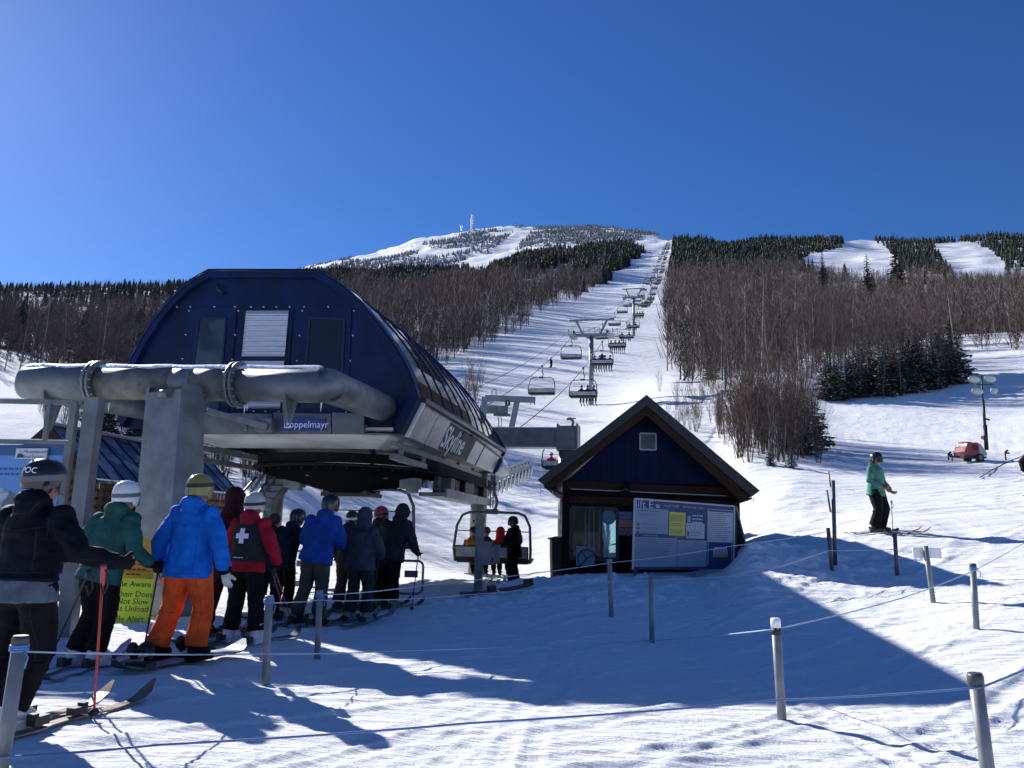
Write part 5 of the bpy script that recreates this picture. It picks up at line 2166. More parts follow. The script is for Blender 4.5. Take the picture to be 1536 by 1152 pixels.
    # --- boots
    for s in 'LR':
        a = P_['ank' + s]
        kn = P_['knee' + s]
        fd = V(0, 1, 0)
        z0 = a.z - .12
        mb = MB()
        mb.box(V(a.x, a.y + .075, z0 + .025), (.105, .31, .05), 1)
        mb.ell(V(a.x, a.y + .10, z0 + .075), (.056, .135, .06), 14, 8, 0)
        mb.ell(V(a.x, a.y + .0, z0 + .09), (.062, .085, .085), 14, 8, 0)
        up_ = (kn - a).normalized()
        mb.tube([V(a.x, a.y, z0 + .10), V(a.x, a.y, z0 + .10) + up_ * .13, V(a.x, a.y, z0 + .10) + up_ * .22], [.072, .076, .082], 14, 0)
        for q in range(4):
            zz = z0 + .06 + .055 * q
            mb.box(V(a.x, a.y + (.12 - .03 * q), zz + .03), (.09 - .0 * q, .05, .012), 2)
            mb.box(V(a.x + (.068 if s == 'R' else -.068), a.y + .05 - .02 * q, zz), (.014, .07, .02), 2)
        o = link('boot', mb.mesh('boot', []), [out['boots'], M_BLACK, M_STEEL], root)
    # --- gloves: palm, four fingers, thumb
    for s in 'LR':
        if out.get('noglove' + s):
            continue
        w = P_['wr' + s]; e = P_['el' + s]
        f = (w - e).normalized()
        if out.get('grip' + s):
            f = (f + V(0, .35, 0)).normalized()
        side = f.cross(V(0, 1, 0))
        if side.length < .2: side = V(1, 0, 0)
        side.normalize()
        pn = side.cross(f).normalized()
        sx = -1 if s == 'R' else 1
        mb = MB()
        mb.tube([w - f * .05, w + f * .02], [.056, .05], 12)
        mb.ell(w + f * .065, (.047, .03, .055), 12, 8, R=Matrix((side, pn, f)).transposed())
        curl = .9 if out.get('grip' + s) else .35
        for q, (L, o_) in enumerate(((.072, -.033), (.085, -.011), (.080, .011), (.062, .031))):
            p0 = w + f * .095 + side * o_
            p1 = p0 + (f * cos(curl * .6) + pn * sin(curl * .6)) * L * .5
            p2 = p1 + (f * cos(curl * 1.7) + pn * sin(curl * 1.7)) * L * .5
            p3 = p2 + (f * cos(curl * 2.6) + pn * sin(curl * 2.6)) * L * .3
            mb.tube([p0, p1, p2, p3], [.0155, .0150, .0135, .010], 8)
        t0_ = w + f * .045 + side * (sx * -.04)
        mb.tube([t0_, t0_ + (f * .6 - side * sx * .7 + pn * .3).normalized() * .045, t0_ + (f * .9 - side * sx * .4 + pn * .7).normalized() * .085], [.019, .017, .012], 8)
        link('glove', remesh(mb, .0085, 1), out['gloves'], root)
        if 'cuff' in out:
            mb = MB()
            mb.tube([w - f * .10, w - f * .02, w + f * .015], [.066, .07, .058], 14)
            link('cuff', mb.mesh('cuff', []), out['cuff'], root)
    # --- head wear
    if out.get('helmet'):
        mb = MB()
        prof = [(-.075, .98, .985), (-.03, 1.03, 1.03), (.03, 1.03, 1.03), (.075, .95, .95), (.115, .72, .74), (.138, .40, .42), (.146, .08, .08)]
        vs = []
        nn = 24
        for z, a, b in prof:
            for j in range(nn):
                t = 2 * pi * j / nn
                cut = max(0, sin(t)) ** 2 * .065 if z < 0 else 0
                vs.append(hq((cos(t) * .118 * a, sin(t) * .142 * b - .012, z + .035 + cut)))
        mb.add(vs, [(i * nn + j, i * nn + (j + 1) % nn, (i + 1) * nn + (j + 1) % nn, (i + 1) * nn + j) for i in range(len(prof) - 1) for j in range(nn)], 0, True)
        mb.add(vs[-nn:], [tuple(range(nn))], 0)
        for q in (-.05, -.017, .017, .05):                    # vents
            for yy in (-.08, .0, .05):
                z_ = sqrt(max(0, 1 - (q / .12) ** 2 - (yy / .15) ** 2)) * .146 + .037
                mb.ell(hq((q, yy - .012, z_ - .002)), (.008, .022, .006), 8, 4, 1)
        for sx in (-1, 1):
            mb.ell(hq((.108 * sx, .0, -.03)), (.018, .045, .05), 10, 6, 1)
        o = link('helmet', mb.mesh('helmet', []), [out['helmet'], M_BLACK], root)
        if 'hlogo' in out:
            lb = MB()
            a = radians(-52)
            Xd = HR @ V(-sin(a), cos(a), 0).normalized() * 1
            ctr = hq((cos(a) * .121, sin(a) * .145 - .012, .085))
            put_text(lb, out['hlogo'], .062, ctr, -Xd * -1, V(0, 0, 1), 0, bold=.001)
            # wrap the letters round the shell
            bv = BVHTree.FromPolygons([Vector(v) for v in mb.v], [tuple(f) for f in mb.f])
            nv = []
            for p in lb.v:
                h, n_, _, _ = bv.find_nearest(Vector(p))
                nv.append(tuple(h + n_ * .004))
            lb.v = nv
            link('lettering', lb.mesh('lettering', []), M_WHITE, o)
        if out.get('goggles'):
            mb = MB()
            n = 28
            zc = .035 if not out.get('gup') else .07
            for j in range(n):                              # strap
                t0, t1 = 2 * pi * j / n, 2 * pi * (j + 1) / n
                r0 = [hq((cos(t) * .124, sin(t) * .149 - .012, zc + .018 * sin(t) + dz)) for t in (t0, t1) for dz in (-.02, .02)]
                mb.add([r0[0], r0[2], r0[3], r0[1]], [(0, 1, 2, 3)], 2 if (out.get('stripe') and j % 2 and -.75 < cos((t0 + t1) / 2)) else 0, True)
            for j in range(14):                             # frame and lens
                t0, t1 = radians(35 + 110 * j / 14), radians(35 + 110 * (j + 1) / 14)
                for (za, zb, rr, m) in ((-.052, .048, 1.10, 1), (-.062, -.050, 1.11, 0), (.046, .060, 1.11, 0)):
                    q = [hq((cos(t) * .10 * rr, sin(t) * .125 * rr + .002, z + (zc - .035) - .01)) for t in (t0, t1) for z in (za, zb)]
                    mb.add([q[0], q[2], q[3], q[1]], [(0, 1, 2, 3)], m, True)
            link('goggles', mb.mesh('goggles', []), [out['goggles'], out.get('lens', M_GLASSD), out.get('stripe', M_BLACK)], root)
    elif out.get('hood') != 'up':
        mb = MB()
        mb.ell(hq((0, -.012, .045)), (.098, .115, .105), 16, 10)
        link('hat' if out.get('hat') else 'hair', mb.mesh('hat', []), out.get('hat', HAIR), root)
    mw = Matrix.LocRotScale(root.location, root.rotation_euler, root.scale)
    print('PERSON', label[:40], [tuple(round(c) for c in proj(mw @ Vector(v))) for v in (hv + V(0, 0, .15), P_['shL'], P_['shR'], P_['wrR'], P_['ankL'], P_['ankR'])])
    return root


# --- equipment
def ski(label, c, az, L, col, base, group=None, tilt=0.0, w=.088, roll=0.0):
    """one ski lying on the snow"""
    d = Vector((sin(radians(az)), cos(radians(az)), 0)); s = Vector((d.y, -d.x, 0))
    t = thing('ski', label, 'ski', c, 0, group)
    n = 20
    mb = MB()
    pr = None
    for i in range(n + 1):
        u = i / n
        yy = (u - .45) * L
        side = w * .5 * (1.0 + .28 * (2 * u - 1) ** 2)
        if u > .94: side *= sqrt(max(.03, 1 - ((u - .94) / .062) ** 2))
        if u < .03: side *= .8
        lift = .16 * max(0, (u - .86) / .14) ** 2 * .75 + .025 * max(0, (.06 - u) / .06) + .02
        zz = lift + yy * tilt
        p = Vector(c) + d * yy
        gzv = max(gz(p.x, p.y) - c[2], -.12) * .7
        p = p + ZZ * (zz + gzv)
        rg = [p - s * side, p + s * side, p + s * side + ZZ * .014, p - s * side + ZZ * .014]
        if pr:
            mb.add(pr + rg, [(0, 4, 5, 1)], 1); mb.add(pr + rg, [(3, 2, 6, 7)], 0); mb.add(pr + rg, [(1, 5, 6, 2), (0, 3, 7, 4)], 2)
        pr = rg
    obj('body', mb, [col, base, M_STEEL], t)
    mb = MB()
    zb = max(gz(c[0], c[1]) - c[2], -.1) * .7 + .045
    for yy, hh in ((.17, .05), (-.16, .06)):
        p = Vector(c) + d * yy
        mb.box(p + ZZ * (zb + hh / 2), (.07, .12, hh), 0, s, d, ZZ)
        mb.box(p + d * (.05 if yy > 0 else -.05) + ZZ * (zb + hh), (.05, .05, .04), 0, s, d, ZZ)
    obj('binding', mb, M_DARK, t)
    return t


def pole(label, top, tip, col, grip=None, group=None):
    t = thing('ski_pole', label, 'ski pole', tip, 0, group)
    top, tip = Vector(top), Vector(tip)
    d = (top - tip).normalized()
    mb = MB()
    mb.tube([tip, tip + d * .03, top - d * .1], [.003, .008, .009], 8)
    obj('shaft', mb, col, t)
    mb = MB(); mb.tube([top - d * .13, top - d * .02, top + d * .02], [.014, .017, .02], 8)
    obj('grip', mb, grip or M_BLACK, t)
    mb = MB(); mb.tube([tip + d * .05, tip + d * .065, tip + d * .085], [.036, .03, .012], 12)
    obj('basket', mb, M_BLACK, t)
    mb = MB(); c = top + d * .0
    mb.tube([c, c + V(.03, 0, -.03), c + V(.045, 0, -.12), c + V(.02, 0, -.17), c + V(-.005, 0, -.10)], .006, 5)
    obj('strap', mb, M_BLACK, t)
    return t


def floc(px, py, d=None):
    """standing place from the pixel of the feet"""
    p = gpx(px, py) if d is None else at(px, py, d)
    p.z = float(ground(np.array([p.x]), np.array([p.y]))[0]) + .012
    return p


def loc_top(px, ytop, d, H):
    """standing place at distance d on the column px"""
    p = at(px, ytop + H / d * FPX * .5, d)
    p.z = float(ground(np.array([p.x]), np.array([p.y]))[0]) + .012
    return p


K = {n: fabric(n, c) for n, c in dict(black=(.005, .0055, .007), inkblack=(.004, .0055, .012), navy=(.009, .013, .028), darknavy=(.012, .018, .03), teal=(.020, .082, .082), blue=(.006, .13, .55), orange=(.62, .085, .018),
                                      grey=(.085, .11, .15), red=(.30, .012, .022), maroon=(.045, .010, .014), royal=(.010, .055, .27), khaki=(.045, .052, .045), brown=(.05, .028, .024),
                                      slate=(.035, .047, .075), charcoal=(.022, .025, .026), green=(.045, .15, .11), seagreen=(.07, .22, .17), orange2=(.55, .13, .02), hotred=(.60, .03, .02), bluecoat=(.02, .07, .35),
                                      tan=(.30, .16, .07), white=(.62, .60, .55)).items()}
PL = {n: mat('gloss_' + n, c, .3, coat=.3) for n, c in dict(black=(.010, .010, .012), white=(.62, .64, .66), bone=(.42, .43, .38), red=(.30, .02, .02), olive=(.20, .17, .05), lime=(.10, .22, .05), grey=(.2, .21, .22), orange=(.5, .10, .04)).items()}
LENS_O = mat('orange_lens', (.55, .16, .03), .12, .4)
LENS_Y = mat('yellow_lens', (.55, .42, .04), .15, .3)
LENS_B = mat('blue_lens', (.03, .10, .45), .12, .5)
STR_Y = mat('strap_stripe', (.55, .55, .12), .6)
STR_G = mat('strap_grey', (.11, .12, .14), .6)

GQ = 'skiers waiting in the lift queue'
GSK = 'skis worn in the lift queue'
SKB = {n: mat('skibase_' + n, c, .4, var=.3, vscale=9) for n, c in dict(brown=(.16, .09, .06), black=(.02, .02, .022), white=(.55, .56, .58), navy=(.03, .04, .10), red=(.40, .03, .03), grey=(.2, .21, .23)).items()}


def stance(label_ski, p, az, col, base, sp=.15, L=1.72, off=.15, k=1.0):
    d = Vector((sin(radians(az)), cos(radians(az)), 0)); s = Vector((d.y, -d.x, 0))
    for sg, w_ in ((-1, 'left'), (1, 'right')):
        c = p + s * (sp * sg * k) + d * .05
        c.z = p.z - .03
        ski(f'{w_} ski {label_ski}', c, az, L, col, base, GSK)


# A: foreground man
pA = loc_top(36, 697, 5.45, 1.76)
A = person('man in a black hooded jacket and black striped goggle helmet, nearest on the left', pA, 12, 1.76,
           dict(jacket=K['inkblack'], pants=K['black'], boots=PL['white'], gloves=K['black'], helmet=PL['black'], goggles=STR_G, lens=LENS_Y, stripe=STR_Y, hood='down', layer=K['grey'], gripR=1, hem=.98, hlogo='POC', baggy=1.06, jw=1.0),
           dict(elR=(.42, -.02, 1.16), wrR=(.54, .22, 1.10), shR=(.215, .02, 1.40), shL=(-.215, .02, 1.40), elL=(-.30, .12, 1.14), wrL=(-.16, .36, 1.12), ankL=(-.2, -.05, .13), ankR=(.10, -.10, .13), kneeL=(-.17, .10, .5), kneeR=(.15, .06, .5)),
           vox=.013, hd=38)
SKI_A = floc(96, 1073)
ski('brown tipped ski under the man in black, nearest on the left', pA + V(.26, .15, -.03), 14, 1.75, SKB['brown'], SKB['black'])
ski('second brown ski of the man in black, closer to the fence post', pA + V(-.05, .05, -.03), 16, 1.75, SKB['brown'], SKB['black'])
hA = at(157, 842, 5.35)
pole('red ski pole held upright by the man in black', at(155, 852, 5.3), floc(140, 1081), mat('pole_red', (.45, .03, .03), .35), mat('grip_pink', (.5, .06, .10), .5))
pole('black ski pole slanting behind the man in black', at(133, 858, 5.9), floc(77, 985), M_BLACK)

# B: teal jacket
pB = floc(124, 1003)
B = person('skier in a dark teal jacket and white helmet behind the man in black', pB, 14, 1.74,
           dict(jacket=K['teal'], pants=K['black'], boots=PL['white'], gloves=K['black'], helmet=PL['white'], goggles=STR_G, hood='down', gripR=1, gripL=1, hem=.80, jw=.96),
           dict(pel=(.06, .02, .94), chest=(.10, .08, 1.27), neck=(.115, .13, 1.47), head=(.125, .17, 1.62), shL=(-.09, .08, 1.40), shR=(.30, .08, 1.40), elL=(-.20, .0, 1.14), elR=(.41, .02, 1.12),
                wrL=(-.13, .22, 1.02), wrR=(.42, .26, .98), hipL=(-.04, .01, .90), hipR=(.15, .01, .90), kneeL=(-.05, .10, .50), kneeR=(.12, .10, .50), ankL=(-.13, .02, .12), ankR=(.09, .02, .12)), vox=.015)
stance('under the skier in teal', pB, 4, SKB['white'], SKB['navy'], .12)
pole('black ski pole beside the lime green sign, held by the skier in teal', at(240, 842, 7.9), floc(214, 985), M_BLACK)

# C: blue jacket, orange trousers, on a snowboard
pC = floc(268, 998)
C = person('snowboarder in a bright blue jacket and orange trousers, seen from behind', pC, 14, 1.83,
           dict(jacket=K['blue'], pants=K['orange'], boots=K['black'], gloves=K['white'], cuff=K['black'], helmet=PL['olive'], goggles=M_BLACK, gup=1, hood='down', hem=.80, jw=1.0, baggy=1.08),
           dict(ankL=(-.20, -.10, .14), ankR=(.12, .06, .14), kneeL=(-.15, .02, .52), kneeR=(.15, .08, .52), elL=(-.33, -.04, 1.12), elR=(.34, -.03, 1.12), wrL=(-.35, .04, .86), wrR=(.36, .06, .87)), vox=.015)
sb = thing('snowboard', 'white topped snowboard with black edge under the rider in orange trousers', 'snowboard', pC)
az = 24
d_ = V(sin(radians(az)), cos(radians(az)), 0); s_ = V(d_.y, -d_.x, 0)
mb = MB(); pr = None
for i in range(25):
    u = i / 24; yy = (u - .44) * 1.66
    side = .138 * (1 + .12 * (2 * u - 1) ** 2) * sqrt(max(.02, 1 - (abs(2 * u - 1)) ** 7))
    lift = .022 + .10 * max(0, (abs(2 * u - 1) - .78) / .22) ** 2
    p = pC + d_ * yy - s_ * .04 + ZZ * lift
    rg = [p - s_ * side, p + s_ * side, p + s_ * side + ZZ * .014, p - s_ * side + ZZ * .014]
    if pr:
        mb.add(pr + rg, [(0, 4, 5, 1)], 1); mb.add(pr + rg, [(3, 2, 6, 7)], 0); mb.add(pr + rg, [(1, 5, 6, 2), (0, 3, 7, 4)], 1)
    pr = rg
obj('deck', mb, [SKB['white'], SKB['black']], sb)
for yy in (-.42, .16):
    mb = MB()
    c = pC + d_ * yy - s_ * .04 + ZZ * .05
    mb.box(c, (.26, .13, .03), 0, s_, d_, ZZ)
    ring = [c + s_ * (.10 * cos(a)) + d_ * .07 * sin(a) + ZZ * (.05 + .13 * sin(a)) for a in [pi * q / 10 for q in range(11)]]
    mb.tube(ring, [.02] * 11, 6, flat=1.6)
    mb.tube([c - s_ * .12 + ZZ * .04, c - s_ * .06 + ZZ * .13, c + s_ * .08 + ZZ * .15, c + s_ * .12 + ZZ * .05], .022, 6)
    mb.ell(c - s_ * .13 + ZZ * .12, (.05, .07, .07), 8, 6)
    obj('binding', mb, M_BLACK, sb)

# D: patroller
pD = floc(360, 966)
D = person('ski patroller in a black vest with a white cross over a red jacket', pD, 16, 1.74,
           dict(jacket=K['red'], pants=K['black'], boots=PL['white'], gloves=K['black'], vest=K['charcoal'], helmet=PL['bone'], goggles=M_BLACK, hood='down', gripR=1, hem=.84),
           dict(elR=(.34, .0, 1.12), wrR=(.33, .16, .94), elL=(-.31, .02, 1.13), wrL=(-.27, .2, .96), ankL=(-.17, 0, .12), ankR=(.2, .02, .12)), vox=.015)
stance('under the ski patroller', pD, 18, SKB['navy'], SKB['grey'], .18)
MP = mat('pole_pink', (.35, .05, .14), .35)
pole('pink ski pole of the patroller, upper of the two', at(412, 855, 9.1), floc(436, 928), MP)
pole('pink ski pole of the patroller, lower of the two', at(409, 858, 9.0), floc(431, 938), MP)

# E: maroon hood
pE = loc_top(341, 742, 9.9, 1.76)
person('skier in a dark maroon hooded suit half hidden behind the patroller', pE, 10, 1.80, dict(jacket=K['maroon'], pants=K['maroon'], boots=PL['red'], gloves=K['black'], hood='up', hem=.82),
       dict(ankL=(-.22, -.02, .12), kneeL=(-.18, .06, .5), elL=(-.3, .06, 1.14)), vox=.02, group=GQ)
stance('under the skier in maroon', pE, 12, SKB['grey'], SKB['black'], .16)
pole('thin black ski pole between the blue jacket and the maroon suit', at(322, 850, 9.4), floc(318, 945), M_BLACK)
# F: dark head between patroller and navy jacket
pF = loc_top(404, 776, 11.8, 1.52)
person('short skier with dark hair mostly hidden behind the patroller', pF, 14, 1.56, dict(jacket=K['navy'], pants=K['black'], boots=PL['black'], gloves=K['black'], hood='down', hem=.82), vox=.022, group=GQ)
# G: navy jacket
pG = floc(419, 926)
person('skier in a dark navy jacket and black helmet left of the royal blue jacket', pG, 30, 1.66, dict(jacket=K['darknavy'], pants=K['black'], boots=PL['white'], gloves=K['black'], helmet=PL['black'], hood='down', hem=.84),
       dict(chest=(.02, .08, 1.27), neck=(.04, .15, 1.46), head=(.05, .21, 1.60), shL=(-.18, .08, 1.40), shR=(.22, .08, 1.38), elR=(.34, .18, 1.18), wrR=(.26, .42, 1.10), elL=(-.28, .05, 1.13)), vox=.02, hd=14, group=GQ)
stance('under the skier in navy', pG, 20, SKB['white'], SKB['navy'], .13)
# H: royal blue jacket
pH = floc(457, 937)
person('tall skier in a royal blue jacket and grey green trousers in mid queue', pH, 16, 1.86, dict(jacket=K['royal'], pants=K['khaki'], boots=PL['black'], gloves=K['black'], helmet=PL['black'], hood='down', hem=.84, jw=1.06),
       dict(pel=(.10, .02, .96), chest=(.15, .05, 1.29), neck=(.18, .10, 1.48), head=(.20, .15, 1.63), shL=(-.05, .05, 1.42), shR=(.35, .05, 1.41), elL=(-.14, .06, 1.15), wrL=(-.02, .26, 1.05), elR=(.43, .08, 1.15), wrR=(.33, .28, 1.06),
            hipL=(.0, .0, .92), hipR=(.2, 0, .92), kneeL=(-.06, .06, .5), kneeR=(.20, .05, .5), ankL=(-.14, -.02, .12), ankR=(.20, .0, .12)), vox=.02, hd=10, group=GQ)
stance('under the skier in royal blue', pH, 18, SKB['black'], SKB['black'], .15)
# I: white band
pI = loc_top(523, 770, 14.0, 1.66)
person('skier with a white banded helmet and brown trousers behind the royal blue jacket', pI, 10, 1.68, dict(jacket=K['charcoal'], pants=K['brown'], boots=PL['black'], gloves=K['black'], helmet=PL['black'], goggles=M_WHITE, hood='down', hem=.84, baggy=1.1), vox=.022, group=GQ)
stance('under the skier in brown trousers', pI, 14, SKB['black'], SKB['black'], .14)
# J: slate hooded
pJ = floc(536, 934)
person('skier in a slate grey jacket with its hood up, before the red helmet', pJ, 14, 1.70, dict(jacket=K['slate'], pants=K['charcoal'], boots=PL['grey'], gloves=K['black'], hood='up', hem=.80, jw=1.04),
       dict(elL=(-.29, .06, 1.13), wrL=(-.2, .26, 1.02), elR=(.30, .06, 1.13), wrR=(.24, .24, 1.0)), vox=.02, group=GQ)
stance('under the skier in slate grey', pJ, 18, SKB['grey'], SKB['black'], .14)
# K: red helmet
pK = loc_top(567, 760, 14.6, 1.76)
person('skier in a dark jacket and dark red helmet between the slate and charcoal jackets', pK, 20, 1.79, dict(jacket=K['charcoal'], pants=K['black'], boots=PL['black'], gloves=K['black'], helmet=PL['red'], goggles=M_BLACK, hood='down', hem=.84), vox=.022, hd=15, group=GQ)
# L: charcoal coat
pL = floc(576, 913)
person('broad skier in a charcoal hooded coat and green boots, rightmost in the queue', pL, 22, 1.88, dict(jacket=K['charcoal'], pants=K['black'], boots=PL['lime'], gloves=K['black'], hood='up', gripR=1, hem=.80, jw=1.12),
       dict(pel=(.08, .0, .96), chest=(.12, .06, 1.28), neck=(.14, .13, 1.46), head=(.16, .20, 1.59), shL=(-.09, .05, 1.41), shR=(.33, .06, 1.40), elL=(-.17, .1, 1.15), wrL=(-.1, .3, 1.05), elR=(.44, .06, 1.14), wrR=(.44, .22, .95),
            hipL=(0, 0, .92), hipR=(.17, 0, .92), ankL=(-.15, 0, .12), ankR=(.17, 0, .12)), vox=.02, group=GQ)
stance('under the skier in the charcoal coat', pL, 30, SKB['black'], SKB['black'], .16)
pole('black ski pole in the right hand of the skier in the charcoal coat', at(628, 826, 13.5), floc(617, 918), M_BLACK)
# M: lift operator
pM = loc_top(771, 778, 21.3, 1.78)
person('lift operator in a long black coat and blue goggles beside the loading chair', pM, -62, 1.80, dict(jacket=K['black'], pants=K['black'], boots=PL['black'], gloves=K['black'], helmet=PL['black'], goggles=M_BLACK, lens=LENS_B, hood='down', hem=.72, jw=1.08), dict(elL=(-.27, .10, 1.15), wrL=(-.2, .3, 1.05)), vox=.022)
# N: skier on the right
pN = floc(1318, 800)
N = person('skier in a sea green jacket and orange goggles standing on the open snow', pN, 142, 1.82,
           dict(jacket=K['seagreen'], pants=K['black'], boots=PL['black'], gloves=K['tan'], helmet=PL['black'], goggles=M_BLACK, lens=LENS_O, hood='down', gripR=1, gripL=1, hem=.82, baggy=1.15),
           dict(elR=(.30, .02, 1.15), wrR=(.22, .26, 1.02), elL=(-.31, .0, 1.15), wrL=(-.33, .16, .95), kneeL=(-.12, .12, .52), kneeR=(.14, .10, .52)), vox=.02, hd=8)
for o_, lab in ((V(.0, .16, 0), 'far red ski of the skier in sea green'), (V(.05, -.12, 0), 'near red ski of the skier in sea green')):
    ski(lab, pN + o_ + V(.1, 0, -.02), 97, 1.72, SKB['red'], SKB['black'], None)
pole('ski pole in the nearer hand of the skier in sea green', at(1337, 752, 18.9), floc(1340, 808), M_DARK)
pole('ski pole crossing the leg of the skier in sea green', at(1316, 747, 18.6), floc(1325, 797), mat('pole_red', (.45, .03, .03), .35))
# O: blue coat far left, P: right edge
pO = loc_top(8, 738, 10.4, 1.66)
person('person in a blue coat at the left edge behind the man in black', pO, -30, 1.7, dict(jacket=K['bluecoat'], pants=K['black'], boots=PL['black'], gloves=K['black'], hood='down', hem=.8), vox=.024)
pP = floc(1553, 748)
person('skier in black just entering at the right edge of the snow', pP, 200, 1.75, dict(jacket=K['black'], pants=K['black'], boots=PL['lime'], gloves=K['black'], helmet=PL['black'], hood='down'), dict(chest=(0, .15, 1.2), neck=(0, .28, 1.36), head=(0, .36, 1.48), shL=(-.19, .2, 1.3), shR=(.19, .2, 1.3), kneeL=(-.14, .2, .5), kneeR=(.14, .2, .5)), vox=.024)
for sg in (-1, 1):
    ski('ski of the skier entering at the right edge', pP + V(.12 * sg, 0, 0), 200, 1.7, SKB['black'], SKB['black'], 'skis at the right edge')
# ------------------------------------------------------------------ towers, ropes, chairs, riders
def lpos(Y, lat=0.0):
    """point on the lift line at distance Y (along y), moved to the right by lat"""
    c = Vector((LX0 + LT * Y, Y, 0)) + LV * lat
    return c


def gsm(x, y): return float(ground(np.array([x]), np.array([y]))[0])


RZL = -atan(LT)
GAUGE = 1.85
TW = [(84, 7.9), (168, 9.0), (285, 9.5), (395, 9.5), (520, 9.0), (660, 9.5), (820, 9.0), (990, 8.5), (1140, 7.5)]
ropez = [(27.0, 3.45)]
M_TOWER = mat('tower_steel', (0.20, 0.23, 0.24), .5, .5, var=.2, vscale=2)
tower_p = None
labs = ['nearest grey lift tower with a tall column and catwalk frame, behind the hut', 'second lift tower up the slope, just above and right of the nearest one']


def make_tower(Hc):
    t = thing('lift_tower', labs[0], 'lift tower', (0, 0, 0), 0, 'lift towers up the slope')
    mb = MB(); mb.tube([V(0, 0, -1), V(0, 0, Hc * .55), V(0, 0, Hc - .1)], [.30, .27, .24], 16)
    for z in (Hc * .35, Hc * .7):
        mb.tube([V(0, 0, z - .05), V(0, 0, z + .05)], .32, 16)
    obj('column', mb, M_TOWER, t, False)
    mb = MB()
    mb.box(V(0, 0, Hc), (2 * GAUGE + .5, .35, .38)); mb.box(V(0, 0, Hc - .25), (1.2, .3, .3))
    obj('cross_arm', mb, M_TOWER, t, False)
    mb = MB()
    for s in (-1, 1):
        mb.bar(V(s * .95, 0, Hc + .1), V(s * 1.75, 0, Hc + 2.0), .18, .22)
    mb.box(V(0, 0, Hc + 2.05), (5.1, .2, .2))
    for x in (-2.4, -1.2, 1.2, 2.4):
        mb.box(V(x, 0, Hc + 1.9), (.06, .06, .25))
    obj('lifting_frame', mb, M_TOWER, t, False)
    mb = MB()
    for s in (-1, 1):
        for z in (.55, 1.05):
            mb.bar(V(s * .9, 0, Hc + z), V(-s * .0, 0, Hc + z), .04, .04)
    for x in (-.9, -.3, .3, .9):
        mb.bar(V(x, .2, Hc + .1), V(x, .2, Hc + 1.1), .04, .04)
    obj('rail', mb, M_GALV, t, False)
    for s in (-1, 1):
        mb = MB()
        x = s * GAUGE
        mb.box(V(x, 0, Hc - .02), (.20, 2.6, .22))
        for k in range(6):
            y = -1.25 + .5 * k
            mb.tube([V(x - .07, y, Hc + .12), V(x + .07, y, Hc + .12)], .22, 12, 1)
        mb.box(V(x + s * .38, 0, Hc - .16), (.55, 2.4, .06))
        for y in (-1.1, 1.1):
            mb.box(V(x + s * .60, y, Hc + .2), (.05, .05, .7))
        mb.box(V(x + s * .60, 0, Hc + .5), (.05, 2.3, .05))
        obj('sheave_assembly', mb, [M_TOWER, M_BLACK], t, False)
    return t


tp = make_tower(9.0)
for i, (Y, Hc) in enumerate(TW):
    p = lpos(Y); p.z = gsm(p.x, p.y)
    lab = labs[i] if i < 2 else f'small lift tower far up the slope, {["third","fourth","fifth","sixth","seventh","eighth","last and highest"][i - 2]} along the line'
    if i == 0:
        o = tp
        o.location = p; o.rotation_euler = (0, 0, RZL); o['label'] = lab; o.scale = (1, 1, Hc / 9.0)
    else:
        o = dup(tp, p, RZL, lab, (1, 1, Hc / 9.0))
    ropez.append((Y, p.z + Hc + .34))


def rope_z(Y):
    for (a, za), (b, zb) in zip(ropez[:-1], ropez[1:]):
        if a <= Y <= b:
            t = (Y - a) / (b - a)
            return za + (zb - za) * t - (b - a) * .022 * 4 * t * (1 - t)
    return ropez[-1][1]


M_ROPE = mat('steel_rope', (0.055, 0.055, 0.06), .5, .5)
for s, lab in ((1, 'dark haul rope of the chairlift on its uphill right side'), (-1, 'dark haul rope of the chairlift on its downhill left side')):
    mb = MB()
    pts = []
    for i in range(len(ropez) - 1):
        n = 24 if i < 3 else 8
        for k in range(n):
            Y = ropez[i][0] + (ropez[i + 1][0] - ropez[i][0]) * k / n
            c = lpos(Y, s * GAUGE); pts.append(V(c.x, c.y, rope_z(Y)))
    mb.tube(pts, .026, 5)
    single('haul_rope', mb, M_ROPE, lab, 'cable', 'chairlift ropes')
mb = MB(); pts = []
for k in range(60):
    Y = 30 + 255 * k / 59
    c = lpos(Y, -1.0 + .4 * min(1, (Y - 30) / 60)); pts.append(V(c.x, c.y, rope_z(Y) + 2.3 + (0 if Y > 84 else (84 - Y) * -.012)))
mb.tube(pts, .018, 4)
single('signal_cable', mb, M_ROPE, 'thin signal cable strung over the tops of the nearest lift towers', 'cable')

# ---- chair
M_SEAT = mat('black_seat_pad', (0.014, 0.014, 0.016), .6)
M_SEATB = mat('grey_seat_shell', (0.30, 0.31, 0.33), .45, .4, var=.2, vscale=4)
M_FRAME = mat('chair_frame', (0.11, 0.12, 0.125), .45, .5)
G_UP = 'chairs going up the right side of the lift'
G_DN = 'empty chairs coming down the left side of the lift'


